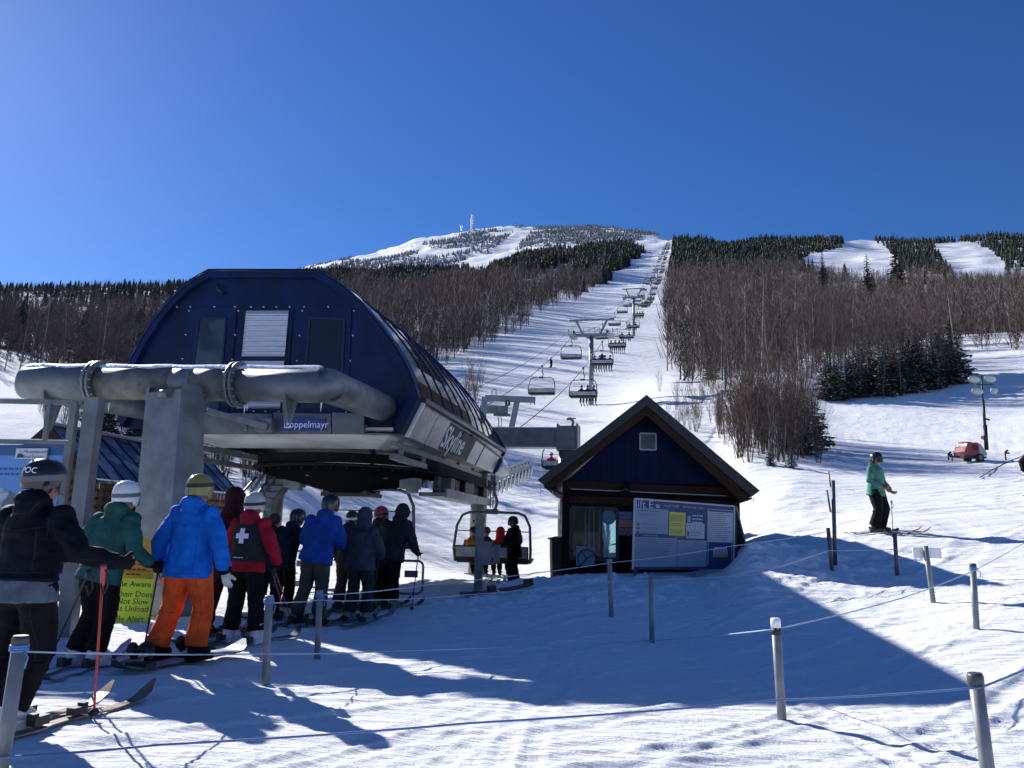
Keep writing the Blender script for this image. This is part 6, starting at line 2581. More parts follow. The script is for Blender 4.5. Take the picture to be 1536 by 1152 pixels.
def make_chair():
    t = thing('lift_chair', 'four seat chair', 'lift chair', (0, 0, 0), 0, G_UP)
    mb = MB()
    mb.tube([V(0, 0, .05), V(.0, 0, -.35), V(.10, .0, -.66), V(.05, 0, -.86), V(-.10, 0, -.95)], .048, 8)
    mb.box(V(0, 0, .02), (.14, .34, .16))
    obj('hanger', mb, mat('chair_hanger', (0.17, 0.19, 0.19), .5, .4), t, False)
    mb = MB()
    w = 1.12
    pts = [V(-w, .35, -2.28), V(-w, -.02, -2.35), V(-w - .02, -.12, -2.0), V(-w + .03, -.02, -1.35), V(-w + .18, 0, -1.05), V(-w + .38, 0, -.97), V(0, 0, -.95),
           V(w - .38, 0, -.97), V(w - .18, 0, -1.05), V(w - .03, -.02, -1.35), V(w + .02, -.12, -2.0), V(w, -.02, -2.35), V(w, .35, -2.28)]
    mb.tube(pts, .040, 8)
    mb.box(V(-.05, 0, -.94), (.36, .14, .14))
    obj('frame', mb, M_FRAME, t, False)
    mb = MB()
    mb.box(V(0, .16, -2.33), (2.16, .50, .09), 0)
    mb.box(V(0, .16, -2.39), (2.10, .46, .04), 1)
    obj('seat', mb, [M_SEAT, M_DARK], t, False)
    mb = MB()
    mb.box(V(0, -.13, -2.10), (2.16, .06, .36), 0, Y=V(0, 1, -.15), Z=V(0, -.15, 1))
    mb.box(V(0, -.175, -2.10), (2.10, .02, .28), 1, Y=V(0, 1, -.15), Z=V(0, -.15, 1))
    obj('backrest', mb, [M_SEAT, M_SEATB], t, False)
    mb = MB()
    for x in (-.6, 0, .6):
        mb.tube([V(x, -.1, -2.3), V(x, -.2, -2.42), V(x, .3, -2.44)], .02, 5)
    mb.tube([V(-w, .0, -1.5), V(w, .0, -1.5)], .016, 5)
    obj('rail', mb, M_FRAME, t, False)
    return t


chair0 = make_chair()
first = [True]


def chair(Y, s, label, group, drop=0.0, rz=0.0):
    c = lpos(Y, s * GAUGE)
    p = V(c.x, c.y, (rope_z(Y) if Y >= 27 else 3.35) - drop)
    if first[0]:
        first[0] = False
        chair0.location = p; chair0.rotation_euler = (0, 0, RZL + rz); chair0['label'] = label; chair0['group'] = group
        return p
    dup(chair0, p, RZL + rz, label, None, group)
    return p


# ---- riders: a seated figure, three outfits sharing their shapes
def make_rider(cols, nm):
    t = thing('person', nm, 'person', (0, 0, 0), 0, 'riders on the chairs')
    mb = MB()
    mb.ell(V(0, .02, .72), (.09, .11, .12), 10, 8)
    mb.tube([V(0, 0, .05), V(0, 0, .35), V(0, 0, .58)], [.13, .14, .08], 10)
    for s in (-1, 1):
        mb.tube([V(.1 * s, .05, .06), V(.11 * s, .42, .04), V(.11 * s, .50, -.36)], [.07, .06, .05], 8)
    link('body', remesh(mb, .03, 1), SKIN, t)
    mb = MB()
    mb.tube([V(0, -.02, -.02), V(0, -.02, .3), V(0, 0, .50), V(0, .01, .62)], [.20, .215, .19, .09], 12, flat=.75, up=(0, 1, 0))
    for s in (-1, 1):
        mb.tube([V(.19 * s, 0, .50), V(.27 * s, .06, .26), V(.20 * s, .28, .20)], [.085, .075, .06], 8)
    link('jacket', remesh(mb, .03, 2), cols[0], t)
    mb = MB()
    for s in (-1, 1):
        mb.tube([V(.10 * s, .0, .06), V(.12 * s, .44, .05), V(.12 * s, .52, -.34)], [.115, .10, .085], 8)
        mb.ell(V(.12 * s, .58, -.42), (.06, .15, .08), 8, 6)
    link('trousers', remesh(mb, .03, 1), cols[1], t)
    mb = MB()
    mb.ell(V(0, .0, .77), (.125, .145, .13), 12, 8, zmin=-.4)
    link('helmet', mb.mesh('helmet', []), cols[2], t)
    mb = MB()
    for s in (-1, 1):
        mb.box(V(.13 * s, .62, -.52), (.09, 1.5, .02))
    link('skis', mb.mesh('skis', []), SKB['black'], t) if False else None
    return t


riders = [make_rider(c, 'chairlift rider seen from behind on a chair going up') for c in
          ((K['darknavy'], K['black'], PL['black']), (K['charcoal'], K['brown'], PL['black']), (K['royal'], K['black'], PL['black']), (K['hotred'], K['black'], PL['black']))]
ruse = set()


def rider(p, x, k, label, s=1.0):
    q = p + LV * x + ZZ * -2.27 + LU * .11
    r = riders[k]
    if k not in ruse:
        ruse.add(k)
        r.location = q; r.rotation_euler = (0, 0, RZL); r['label'] = label
        return
    dup(r, q, RZL, label)


def rider_skis(p, x, lab):
    for dx in (-.12, .12):
        mb = MB()
        c = p + LV * (x + dx) + ZZ * -2.80 + LU * .6
        mb.box(c, (.085, 1.55, .02), 0, LV, (LU + ZZ * -.12).normalized(), ZZ)
        mb.box(c + LU * .80 + ZZ * -.05, (.08, .18, .02), 0, LV, (LU + ZZ * .5).normalized(), ZZ)
        single('ski', mb, SKB['black'], lab, 'ski', 'skis of riders on the chairs')


# chair being boarded at the station, and one above the queue
p = chair(23.0, 1.0, 'chair with curved hanger leaving the station beside the lift operator', G_UP, 0.0)
# loading chair: place it exactly where it stands
c_ = at(737, 800, 22.8)
for o in [o for o in COL.objects if o.name.startswith('lift_chair')][:1]:
    o.location = (c_.x + .05, c_.y, 2.93); p = Vector(o.location)
for x, cols, lab in ((-.62, (K['orange2'], K['black'], PL['black']), 'rider in an orange and yellow jacket on the chair leaving the station'),
                     (-.22, (K['slate'], K['black'], PL['red']), 'rider hidden behind the control post on the chair leaving the station'),
                     (.20, (K['hotred'], K['black'], PL['red']), 'rider with a bright red hood on the chair leaving the station')):
    r = make_rider(cols, lab)
    r.location = p + LV * x + ZZ * -2.27 + LU * .11; r.rotation_euler = (0, 0, RZL)
    if x > .1:
        mb = MB(); mb.ell(V(0, -.01, .76), (.14, .155, .16), 12, 8); mb.tube([V(0, -.02, .55), V(0, -.01, .72)], [.15, .13], 12)
        link('hood', remesh(mb, .03, 1), K['hotred'], r)
    if x < -.5:
        mb = MB()
        mb.tube([V(0, -.025, .30), V(0, -.02, .46)], [.222, .20], 14, flat=.78, up=(0, 1, 0))
        link('yellow_yoke', mb.mesh('yellow_yoke', []), mat('cloth_yellow', (.55, .35, .03), .7), r)
    rider_skis(p, x, 'ski of a rider on the chair leaving the station')
# chair swinging round under the station
c2 = at(560, 768, 19.5)
o = dup(chair0, (c2.x - .1, c2.y, 3.35), RZL + .25, 'empty chair under the bullwheel behind the queue', None, 'chairs at the station')

UP = [(50, 'r'), (62, 3), (77.5, 4), (97, 4), (115, 2), (133, 2), (152, 4), (171, 3), (190, 4), (209, 2), (228, 4)]
for i, (Y, n) in enumerate(UP):
    lab = {50: 'chair with a red jacketed rider, seen beyond the roof edge of the hut', 62: 'occupied chair passing the foot of the nearest lift tower'}.get(Y, 'occupied chair going up behind the nearest lift tower')
    p = chair(Y, 1.0, lab, G_UP, .0 if Y > 51 else 2.5)
    if n == 'r':
        rider(p, -.55, 3, 'rider in a red jacket on the chair beyond the hut roof')
        continue
    for k in range(n):
        x = (-.80 + .53 * k) if n == 4 else ((-.15 + .5 * k) if n == 3 else (-.7 + 1.1 * k))
        l2 = 'rider on the occupied chair at the foot of the nearest lift tower' if Y == 62 else 'rider seen from behind on a chair going up the slope'
        rider(p, x, PR.choice((0, 0, 1, 2)) if Y != 62 else (1, 0, 2)[k % 3], l2)
        if Y < 100: rider_skis(p, x, 'ski hanging from a rider on a chair going up')
Y = 247
while Y < 1130:
    p = chair(Y, 1.0, 'tiny chair far up the right side of the lift line', G_UP)
    if Y < 620:
        for k in range(3):
            rider(p, -.6 + .6 * k, PR.choice((0, 1, 2)), 'tiny rider on a chair far up the lift line')
    Y += 21
DN = [63.5, 81, 115, 138, 158, 178, 199, 220, 242]
for i, Y in enumerate(DN):
    chair(Y, -1.0, {0: 'empty chair nearest the station on the downhill left side', 1: 'empty chair just left of the nearest lift tower'}.get(i, 'empty chair coming down beyond the nearest lift tower'), G_DN)
Y = 264
while Y < 1130:
    chair(Y, -1.0, 'tiny empty chair far up the left side of the lift line', G_DN)
    Y += 22

# gantry behind the station with its number plate
gz0 = 32.0
gA, gB = at(728, 597, gz0), at(803, 600, gz0 - .2)
t = thing('lift_gantry', 'grey steel gantry with a small black number 1 plate behind the station', 'gantry', V((gA.x + gB.x) / 2, gz0, gsm(gA.x, gz0)))
mb = MB(); mb.bar(gA, gB, .22, .24)
for px in (796, 802):
    mb.bar(at(px, 601, gz0 - .1), at(px, 607, gz0 - .1), .05, .05)
obj('cross_arm', mb, M_TOWER, t)
mb = MB(); mb.bar(at(776, 600, gz0), at(762, 668, gz0), .24, .26, up=(0, 1, 0)); mb.bar(at(727, 596, gz0), at(722, 668, gz0), .24, .26, up=(0, 1, 0))
obj('leg', mb, M_TOWER, t)
mb = MB(); mb.bar(at(720, 614, gz0 + .5), at(762, 615, gz0 + .5), .3, .32); mb.bar(at(740, 622, gz0 + .5), at(766, 623, gz0 + .5), .1, .1)
for px in (746, 750, 755, 760): mb.bar(at(px, 616, gz0 + .4), at(px, 625, gz0 + .4), .05, .05)
obj('sheave_beam', mb, M_STEEL, t)
mb = MB()
for a, b in (((738, 596), (738, 585)), ((744, 596), (744, 584))): mb.bar(at(*a, gz0), at(*b, gz0), .03, .03)
mb.bar(at(738, 585, gz0), at(744, 584, gz0), .03, .03)
mb.bar(at(748, 625, gz0), at(748, 644, gz0), .04, .04); mb.bar(at(752, 610, gz0), at(752, 644, gz0), .03, .03)
obj('hand_rail', mb, M_GALV, t)
mb = MB()
q = [at(757.5, 601, gz0 - .25), at(765.5, 601, gz0 - .25), at(765.5, 608.5, gz0 - .25), at(757.5, 608.5, gz0 - .25)]
mb.prism(q, V(0, .03, 0), 0)
put_text(mb, '1', .19, at(761.5, 604.8, gz0 - .265), V(1, 0, 0), ZZ, 1, bold=.006)
obj('number_plate', mb, [M_BLACK, M_WHITE], t)
# lamp on the cross beam
lpz = at(858, 643, 26.3)
mb = MB(); mb.tube([lpz, at(860, 632, 26.3), at(856, 628, 26.3), at(850, 628.5, 26.3)], .05, 6); mb.bar(at(855, 628, 26.3), at(864, 628, 26.3), .05, .04)
single('bracket_arm', mb, M_GALV, 'curved grey bracket on the right end of the station cross beam', 'bracket')
# ------------------------------------------------------------------ queue posts and ropes
M_PVC = mat('grey_pvc', (0.17, 0.185, 0.20), .45, var=.15, vscale=8)
M_PVCD = mat('dark_stake', (0.06, 0.065, 0.07), .5)
M_CAP = mat('dark_cap', (0.05, 0.055, 0.06), .5)
M_LINE = mat('pale_blue_rope', (0.33, 0.42, 0.56), .6)
POSTS = {}


def post(key, top, bot, label, d=None, r=.036, m=None, cap=M_CAP, group='rope line posts in the snow'):
    m = m or M_PVC
    b = gpx(*bot) if d is None else at(*bot, d)
    if d is not None:
        b.z = gz(b.x, b.y)
    t_ = at(top[0], top[1], b.y * (1.0))
    t_ = Vector((t_.x, t_.y, t_.z))
    t = thing('rope_post', label, 'post', b, 0, group)
    dv = (t_ - b).normalized()
    mb = MB(); mb.tube([b - dv * .2, t_ - dv * .02], r, 14)
    obj('shaft', mb, m, t)
    if cap:
        mb = MB(); mb.tube([t_ - dv * .075, t_ - dv * .015, t_], [r * 1.12, r * 1.12, r * .95], 14)
        obj('cap', mb, cap, t)
    POSTS[key] = (b, t_)


post('a', (32, 953), (-2, 1172), 'grey pipe post with a taped top at the far left, before the man in black', 4.35, .038)
post('b', (404, 893), (398, 1027), 'grey post with a flat cap in front of the patroller', None, .036, None, M_PVC)
post('c', (480, 885), (476, 987), 'grey post with a short thin top in front of the royal blue jacket', None, .034, None, M_PVC)
post('d', (914, 838), (917, 926), 'pale grey post in the snow below the hut window', None, .036, None, M_PVC)
post('e', (976.5, 862), (978, 962), 'bare grey post below the notice board', None, .034, None, None)
post('f', (1163, 927), (1173, 1080), 'white capped post with black tape in the foreground shadow', None, .036, None, M_WHITE)
post('g', (1462, 1009), (1487, 1190), 'thick pale pipe post nearest the camera on the right', 4.55, .038)
post('h', (1459, 845), (1465, 945), 'pale post with a dark top at the right edge of the hut shadow', None, .036)
post('i', (1342, 798), (1346, 867), 'dark slender post between the sea green skier and the tilted blank sign', None, .034, M_PVCD, None)
post('j', (1242, 790), (1248, 856), 'shorter dark stake on the mound right of the hut', None, .034, M_PVCD, None)
post('k', (1249.5, 719), (1253, 850), 'tallest dark stake on the mound right of the hut', None, .036, M_PVCD, None)
post('l', (1240, 734), (1246, 768), 'thin dark stake behind the mound right of the hut', None, .03, M_PVCD, None)
post('m', (1243, 706), (1246, 732), 'faint thin stake farthest back on the right slope', None, .028, M_PVCD, None)
f = POSTS['f']
# tilted blank sign on its post
b = gpx(1400, 903)
t_ = at(1388, 819, b.y)
sg = thing('blank_sign', 'blank white sign plate tilted on a grey post at the edge of the hut shadow', 'sign', b)
dv = (t_ - b).normalized()
mb = MB(); mb.tube([b - dv * .2, t_], .036, 12)
obj('post', mb, M_PVC, sg)
mb = MB()
q = [at(1369, 821, b.y + .04), at(1411, 822, b.y + .06), at(1413, 838, b.y + .06), at(1370, 836, b.y + .04)]
mb.prism(q, V(0, .015, 0))
obj('plate', mb, M_WHITE, sg)

# tape on the white capped post, rope knots
mb = MB(); dv = (f[1] - f[0]).normalized(); mb.tube([f[1] - dv * .13, f[1] - dv * .075], .0385, 14)
tape = link('tape', mb.mesh('tape', [], f[0]), M_BLACK, [o for o in COL.objects if o.get('label', '').startswith('white capped post')][0])


def rope(label, pts, sag=.02, r=.0055, m=None):
    mb = MB()
    P3 = []
    for i in range(len(pts) - 1):
        a, b = Vector(pts[i]), Vector(pts[i + 1])
        for k in range(10):
            t = k / 10
            P3.append(a.lerp(b, t) - ZZ * (sag * 4 * t * (1 - t)))
    P3.append(Vector(pts[-1]))
    mb.tube(P3, r, 6)
    return single('boundary_rope', mb, m or M_LINE, label, 'rope', 'ropes strung between the posts')


def on(key, f):
    b, t = POSTS[key]
    return b.lerp(t, f) + V(0, -.045, 0)


rope('pale rope from the far left post to the capped post and on to the right', [on('a', .90), on('b', .35) + V(0, -.0, 0), at(600, 976, 7.9), on('e', .03), on('f', .90), at(1353, 897, 8.2), on('h', .90), at(1560, 800, 13.0)], .012)
rope('blue rope across the bottom of the picture', [at(-60, 1139, 4.25), at(240, 1117, 4.5), at(700, 1085, 4.7), at(1169, 1050, 5.0), on('g', .90), at(1620, 966, 5.6)], .008, .0065, mat('blue_rope', (0.10, 0.17, 0.38), .6))
rope('pale rope from the post before the patroller past the queue to the hut', [on('b', .92), on('c', .86), at(560, 900, 9.2), at(691, 893, 10.2), on('d', .60), at(1130, 862, 12.4), at(1243, 826, 13.4), on('i', .6)], .01)
rope('upper pale rope from the queue to the hut', [on('c', .93), at(640, 877, 9.6), on('d', .93), at(1091, 820, 13.0), on('j', .9)], .02)
for key, f_ in (('a', .90), ('b', .92), ('c', .90), ('h', .9)):
    mb = MB(); c = on(key, f_); c.y += .045
    dv = (POSTS[key][1] - POSTS[key][0]).normalized()
    for k in range(3):
        mb.tube([c + dv * (.012 * k) + V(.043 * cos(a), .043 * sin(a), 0) for a in [2 * pi * q / 14 for q in range(15)]], .0065, 5, caps=False)
    mb.tube([c + V(.04, -.02, 0), c + V(.07, -.03, -.03), c + V(.06, -.03, -.09)], .005, 5)
    po = [o for o in COL.objects if o.get('category') == 'post' and (o.location - POSTS[key][0]).length < 1e-4][0]
    link('rope_knot', mb.mesh('rope_knot', [], POSTS[key][0]), mat('blue_knot', (0.10, 0.22, 0.50), .6), po)

# ------------------------------------------------------------------ loading gates
for (px, py, w_, h_, lab) in ((607, 912, 38, 66, 'grey loop shaped loading gate beside the charcoal coat'), (572, 905, 34, 60, 'grey loop shaped loading gate half hidden behind the slate jacket'),
                              (447, 893, 30, 62, 'grey loop shaped loading gate between the navy and royal blue jackets')):
    b = floc(px - 14, py)
    d = b.y
    g = thing('loading_gate', lab, 'gate', b, 0, 'loading gates at the queue')
    hh = h_ / FPX * d; ww = w_ / FPX * d
    mb = MB(); mb.tube([b - ZZ * .2, b + ZZ * hh * .95], .035, 10); mb.box(b + ZZ * hh * .72, (.10, .12, .16))
    obj('post', mb, M_STEEL, g)
    mb = MB()
    x0, x1, z0, z1, r_ = .0, ww, hh * .30, hh, .10
    lp = []
    for cx, cz, a0 in ((x1 - r_, z1 - r_, 0), (x0 + r_, z1 - r_, 90), (x0 + r_, z0 + r_, 180), (x1 - r_, z0 + r_, 270)):
        for q in range(5):
            a = radians(a0 + 22.5 * q)
            lp.append(b + V(cx + r_ * cos(a), -.05, cz + r_ * sin(a)))
    lp.append(lp[0])
    mb.tube(lp, .022, 8, caps=False)
    obj('loop', mb, mat('gate_tube', (0.14, 0.15, 0.16), .4, .6), g)
    mb = MB(); mb.box(b + V(ww * .55, -.05, hh * .72), (ww * .5, .05, .12))
    obj('pad', mb, mat('gate_pad', (.10, .08, .13), .5), g)

# ------------------------------------------------------------------ control post at the loading point
b = floc(717, 886, 18.8)
cp = thing('control_post', 'grey steel post with a control cabinet in front of the loading chair', 'control post', b)
mb = MB(); mb.box(b + ZZ * .75, (.20, .16, 1.9)); mb.box(b + ZZ * 1.72, (.24, .2, .06))
obj('post', mb, M_GALV, cp)
mb = MB(); c = at(727, 831, 18.65); mb.box(c, (.34, .24, .5)); mb.box(c + V(0, -.13, 0), (.28, .02, .42)); mb.box(c + V(0, 0, .27), (.38, .28, .04))
obj('cabinet', mb, M_GALV, cp)
mb = MB(); c = at(745, 831, 18.75); mb.box(c, (.16, .2, .42))
obj('junction_box', mb, M_STEEL, cp)
c = at(718, 794, 25.1)
ys = thing('yellow_sign', 'yellow edged sign fixed to the rear station column above the control post', 'sign', c)
mb = MB()
for dx, dz, w_, h_ in ((0, .26, .40, .08), (0, -.26, .40, .08), (-.17, 0, .07, .6), (.17, 0, .07, .6)):
    mb.box(c + V(dx, 0, dz), (w_, .04, h_))
obj('frame', mb, M_YEL, ys)
mb = MB(); mb.box(c + V(0, .012, 0), (.3, .02, .48))
obj('panel', mb, mat('sign_olive', (.22, .22, .18), .6), ys)
# skis lying in the snow mound
for (a, b_, lab, r_) in (((688, 902), (745, 893), 'dark red ski lying on the snow mound, tip towards the queue', 0), ((746, 893), (800, 886), 'dark ski end sticking out of the snow mound beside the red ski', 0)):
    p, q = gpx(*a), gpx(*b_)
    L = (q - p).length
    d = (q - p).normalized()
    mb = MB()
    s = d.cross(ZZ).normalized(); up = s.cross(d)
    pr = None
    for i in range(13):
        u = i / 12
        sd_ = .04 * sqrt(max(.06, 1 - abs(2 * u - 1) ** 6))
        c = p + d * (L * u) + ZZ * (.07 + .06 * max(0, .2 - u) * 3)
        rg = [c - up * sd_ * .8 - s * .03, c + up * sd_, c + up * sd_ + s * .02, c - up * sd_ * .8 + s * .02]
        if pr: mb.add(pr + rg, [(0, 4, 5, 1), (3, 2, 6, 7), (1, 5, 6, 2), (0, 3, 7, 4)], 0)
        else: mb.add(rg, [(0, 1, 2, 3)], 0)
        pr = rg
    mb.add(pr, [(3, 2, 1, 0)], 0)
    mb.box(p.lerp(q, .85) + ZZ * .13, (.16, .08, .10), 1, d, s, up)
    single('ski', mb, [mat('ski_darkred', (.07, .012, .016), .4, var=.4, vscale=7), M_BLACK], lab, 'ski')

# ------------------------------------------------------------------ signs by the pillar
M_LIME = mat('lime_board', (0.52, 0.66, 0.02), .55)
sp = at(202, 905, 10.9)
sX = V(1, -.02, 0).normalized(); sY = V(-.06, .22, 1).normalized(); sN = sX.cross(sY)
mb = MB()
w_, h_ = 53 / FPX * 10.9, 66 / FPX * 10.9
c = at(199, 902.5, 10.9)
cs = [c + sX * (sx * w_ / 2) + sY * (sy * h_ / 2) for sx, sy in ((-1, -1), (1, -1), (1, 1), (-1, 1))]
ls = thing('lime_sign', 'lime green warning board with black lettering leaning on the pillar', 'sign', V(c.x, c.y, gz(c.x, c.y)))
mb.prism(cs, sN * -.02)
bd = obj('board', mb, M_LIME, ls)
mb = MB()
for k, (s_t, zf) in enumerate((('Be Aware', .37), ('Chair Does', .155), ('Not Slow', .0), ('At Unload', -.155), ('Be Alert', -.37))):
    put_text(mb, s_t, .112, c + sY * (zf * h_) + sN * .004, sX, sY, 0)
obj('lettering', mb, M_INK, bd)
mb = MB(); mb.bar(cs[1] + sX * .015 + sY * .1, cs[1] + sX * .015 - sY * .25, .03, .03); mb.bar(cs[0] + sX * .05, cs[0] + sX * .05 - sY * .25, .03, .03)
obj('leg', mb, M_DARK, ls)
c = at(206, 840, 11.15)
os_ = thing('orange_sign', 'orange yellow board with rounded corners behind the lime green sign', 'sign', V(c.x, c.y, gz(c.x, c.y)))
w_, h_ = 52 / FPX * 11.15, 64 / FPX * 11.15
mb = MB()
oc = []
for cx, cz, a0 in ((w_ / 2 - .05, h_ / 2 - .05, 0), (-w_ / 2 + .05, h_ / 2 - .05, 90), (-w_ / 2 + .05, -h_ / 2 + .05, 180), (w_ / 2 - .05, -h_ / 2 + .05, 270)):
    for q in range(5):
        a = radians(a0 + 22.5 * q)
        oc.append(c + sX * (cx + .05 * cos(a)) + sY * (cz + .05 * sin(a)))
mb.prism(oc, sN * -.02)
bd = obj('board', mb, mat('orange_board', (0.62, 0.30, 0.02), .55), os_)
mb = MB()
for z in (.0, -.15):
    mb.bar(c + sX * (-w_ * .5) + sY * z + sN * .004, c + sX * (w_ * .5) + sY * z + sN * .004, .006, .004)
for k, s_t in enumerate(('No', 'seat bar', 'needed')):
    pass
for k in range(3):
    for q in range(3 + k % 2):
        mb.bar(c + sX * (-.12 + .07 * q) + sY * (-.06 - .07 * k) + sN * .004, c + sX * (-.07 + .07 * q) + sY * (-.06 - .07 * k) + sN * .004, .02, .004, up=sN)
obj('lettering', mb, mat('brown_ink', (.10, .05, .01), .6), bd)
mb = MB(); mb.bar(c - sY * h_ * .4 + sX * .2, Vector((c.x + .2, c.y, gz(c.x, c.y) - .2)), .04, .04)
obj('leg', mb, M_DARK, os_)
# snow heap against the pillar
# ------------------------------------------------------------------ billboard frame at the left
BD = 9.6
bb = thing('billboard', 'blue ski area billboard on a square tube frame at the left edge', 'billboard', (at(60, 800, BD).x, BD, 0))
M_TUBE = M_GALV
for (p, q, w_) in (((143, 597), (96, 900), .175), ((113, 603), (72, 905), .085)):
    mb = MB()
    a = at(*p, BD); b = at(*q, BD)
    b2 = toground(a, b, -.2)
    b2 = Vector((a.x + .02, a.y, -.3))
    mb.bar(a, b2, w_, w_, up=(0, 1, 0))
    obj('upright', mb, M_TUBE, bb)
mb = MB(); mb.bar(at(-60, 601, BD), at(124, 604, BD), .055, .055)
obj('top_rail', mb, M_TUBE, bb)
mb = MB(); mb.bar(at(-60, 661, BD - .02), at(110, 665, BD - .02), .07, .05)
obj('middle_rail', mb, M_TUBE, bb)
mb = MB(); mb.bar(at(75, 605, BD - .01), at(67, 662, BD - .01), .05, .05, up=(0, 1, 0))
obj('strut', mb, M_TUBE, bb)
mb = MB(); mb.bar(at(-60, 659, BD - .02) , at(65, 659.5, BD - .02), .05, .012); mb.bar(at(73, 660.5, BD - .02), at(104, 661, BD - .02), .05, .012); mb.bar(at(-50, 598, BD), at(38, 598.6, BD), .05, .014)
obj('snow_cap', mb, M_SNOWC, bb)
BU = (at(100, 760, BD) - at(0, 760, BD)).normalized()
o1 = at(97, 667, BD + .02)
mb = MB()
W_, H_ = 3.0, 1.9
HH = .155 * H_ * .85
crn = lambda u, v: o1 - BU * (W_ * (1 - u)) - ZZ * (H_ * v)
mb.prism([crn(0, 1), crn(1, 1), crn(1, 0), crn(0, 0)], V(0, .05, 0), 0)
panel = obj('panel', mb, mat('billboard_blue', (0.035, 0.11, 0.27), .5), bb)
mb = MB()
e = V(0, -.004, 0)
mb.quad(crn(0, 1) + e, crn(1, 1) + e, crn(1, .07) + e, crn(0, .07) + e, 0)
pts = [(0, .40), (.05, .36), (.12, .38), (.2, .30), (.28, .33), (.36, .28), (.44, .31), (.52, .27), (.60, .31), (.66, .26), (.73, .24), (.80, .27), (.86, .32), (.93, .37), (1, .40)]
e2 = e * 1.6
mb.add([crn(u, v + .03) + e2 for u, v in pts] + [crn(1, 1) + e2, crn(0, 1) + e2], [tuple(range(len(pts) + 2))], 1)
e3 = e * 2.2
tr_ = []
for k in range(80):
    u = k / 79
    tr_.append(crn(u, .40 + .02 * sin(k * .5) + .03 * (k % 2)) + e3)
mb.add(tr_ + [crn(1, 1) + e3, crn(0, 1) + e3], [tuple(range(82))], 2)
for k in range(2):                                   # two lines of small copy
    u = .74 - .03 * k
    while u < (.965 if k == 0 else .93):
        wl_ = PR.uniform(.008, .022)
        mb.quad(crn(u, .165 + .034 * k) + e3, crn(u + wl_, .165 + .034 * k) + e3, crn(u + wl_, .152 + .034 * k) + e3, crn(u, .152 + .034 * k) + e3, 3)
        u += wl_ + .006
obj('printed_picture', mb, [mat('billboard_sky', (0.12, 0.30, 0.62), .5), mat('billboard_mountain', (0.42, 0.50, 0.60), .5, col2=(.12, .16, .2), vscale=6, vlo=.45, vhi=.55), mat('billboard_trees', (0.03, 0.045, 0.045), .6), mat('billboard_copy', (.03, .08, .28), .5)], panel)
mb = MB()
q0, q1 = at(24.5, 672, BD - .03), at(69, 689, BD - .03)
cc = (q0 + q1) / 2
wv, hv_ = (q1.x - q0.x) / 2, (q0.z - q1.z) / 2
mb.prism([cc + BU * a * wv + ZZ * b_ * hv_ for a, b_ in ((-1, -1), (1, -1), (1, 1), (-1, 1))], V(0, .02, 0), 0)
f3 = V(0, -.003, 0)
put_text(mb, 'Mountainside', .058, cc + BU * .06 + ZZ * .024 + f3, BU, ZZ, 1)
put_text(mb, 'Real Estate', .058, cc + BU * .03 - ZZ * .036 + f3, BU, ZZ, 1)
mi_ = cc - BU * wv * .68 + f3
mb.add([mi_ + BU * -.045 - ZZ * .05, mi_ + BU * .045 - ZZ * .05, mi_ + BU * .028 + ZZ * .0, mi_ - BU * .028 + ZZ * .0], [(0, 1, 2, 3)], 1)
mb.add([mi_ - BU * .018 + ZZ * .012, mi_ + BU * .018 + ZZ * .012, mi_ + ZZ * .05], [(0, 1, 2)], 2)
obj('label_plate', mb, [mat('plate_white', (.6, .63, .66), .5), mat('plate_navy', (.03, .05, .10), .5), mat('plate_pale', (.35, .42, .48), .5)], panel)

# ------------------------------------------------------------------ log building at the left
def bpt(px, py, d): return at(px, py, d)
rA, rB = at(73, 641, 19.0), at(307, 689, 26.4)        # ridge
eA, eB = at(145, 724, 18.85), at(350, 739, 26.0)       # eave on the camera side
rl_ = (rB - rA)
eA = Vector((eA.x, eA.y, eA.z)); 
eB = eA + Vector((rl_.x, rl_.y, 0))
rB = rA + Vector((rl_.x, rl_.y, 0))
ux = Vector((rl_.x, rl_.y, 0)).normalized()
half = Vector((eA.x - rA.x, eA.y - rA.y, 0)); half = half - ux * half.dot(ux)
eA = rA + half - ZZ * (rA.z - eA.z); eB = eA + ux * rl_.length
back = rA - half - ZZ * (rA.z - eA.z)
lb = thing('log_building', 'brown log building with a snow streaked blue metal roof behind the pillar', 'building', V(eA.x, eA.y, 0))
M_MROOF = mat('blue_metal_roof', (0.025, 0.04, 0.075), .45, .2, col2=(0.20, 0.23, 0.30), vscale=1.8, vlo=.48, vhi=.56)
mb = MB()
for e_ in (eA, back):
    dn_ = (e_ - rA)
    mb.prism([rA, rA + ux * rl_.length, e_ + ux * rl_.length, e_], ZZ * .06, 0)
    for k in range(13):
        s_ = rl_.length * k / 12
        mb.bar(rA + ux * s_ + ZZ * .075, e_ + ux * s_ + ZZ * .07, .035, .03, 2, up=ux)
mb.bar(rA + ZZ * .09, rA + ux * rl_.length + ZZ * .09, .30, .06, 1)
roof_ = obj('roof', mb, [M_MROOF, mat('ridge_cap', (0.16, 0.19, 0.28), .5), M_NAVY], lb)
mb = MB()
mb.bar(rA + ZZ * .125, rA + ux * rl_.length + ZZ * .125, .26, .03)
mb.bar(eA + ZZ * .09 - half.normalized() * .18 , eA + ux * rl_.length + ZZ * .09 - half.normalized() * .18, .35, .035)
obj('snow_strip', mb, M_SNOWC, roof_)
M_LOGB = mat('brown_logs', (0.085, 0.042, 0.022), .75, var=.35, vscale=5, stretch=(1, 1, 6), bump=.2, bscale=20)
mb = MB()
hw_ = half * .82
wz = eA.z + .05
c0_ = rA + ux * .45; c1_ = rA + ux * (rl_.length - .45)
nlog = 12
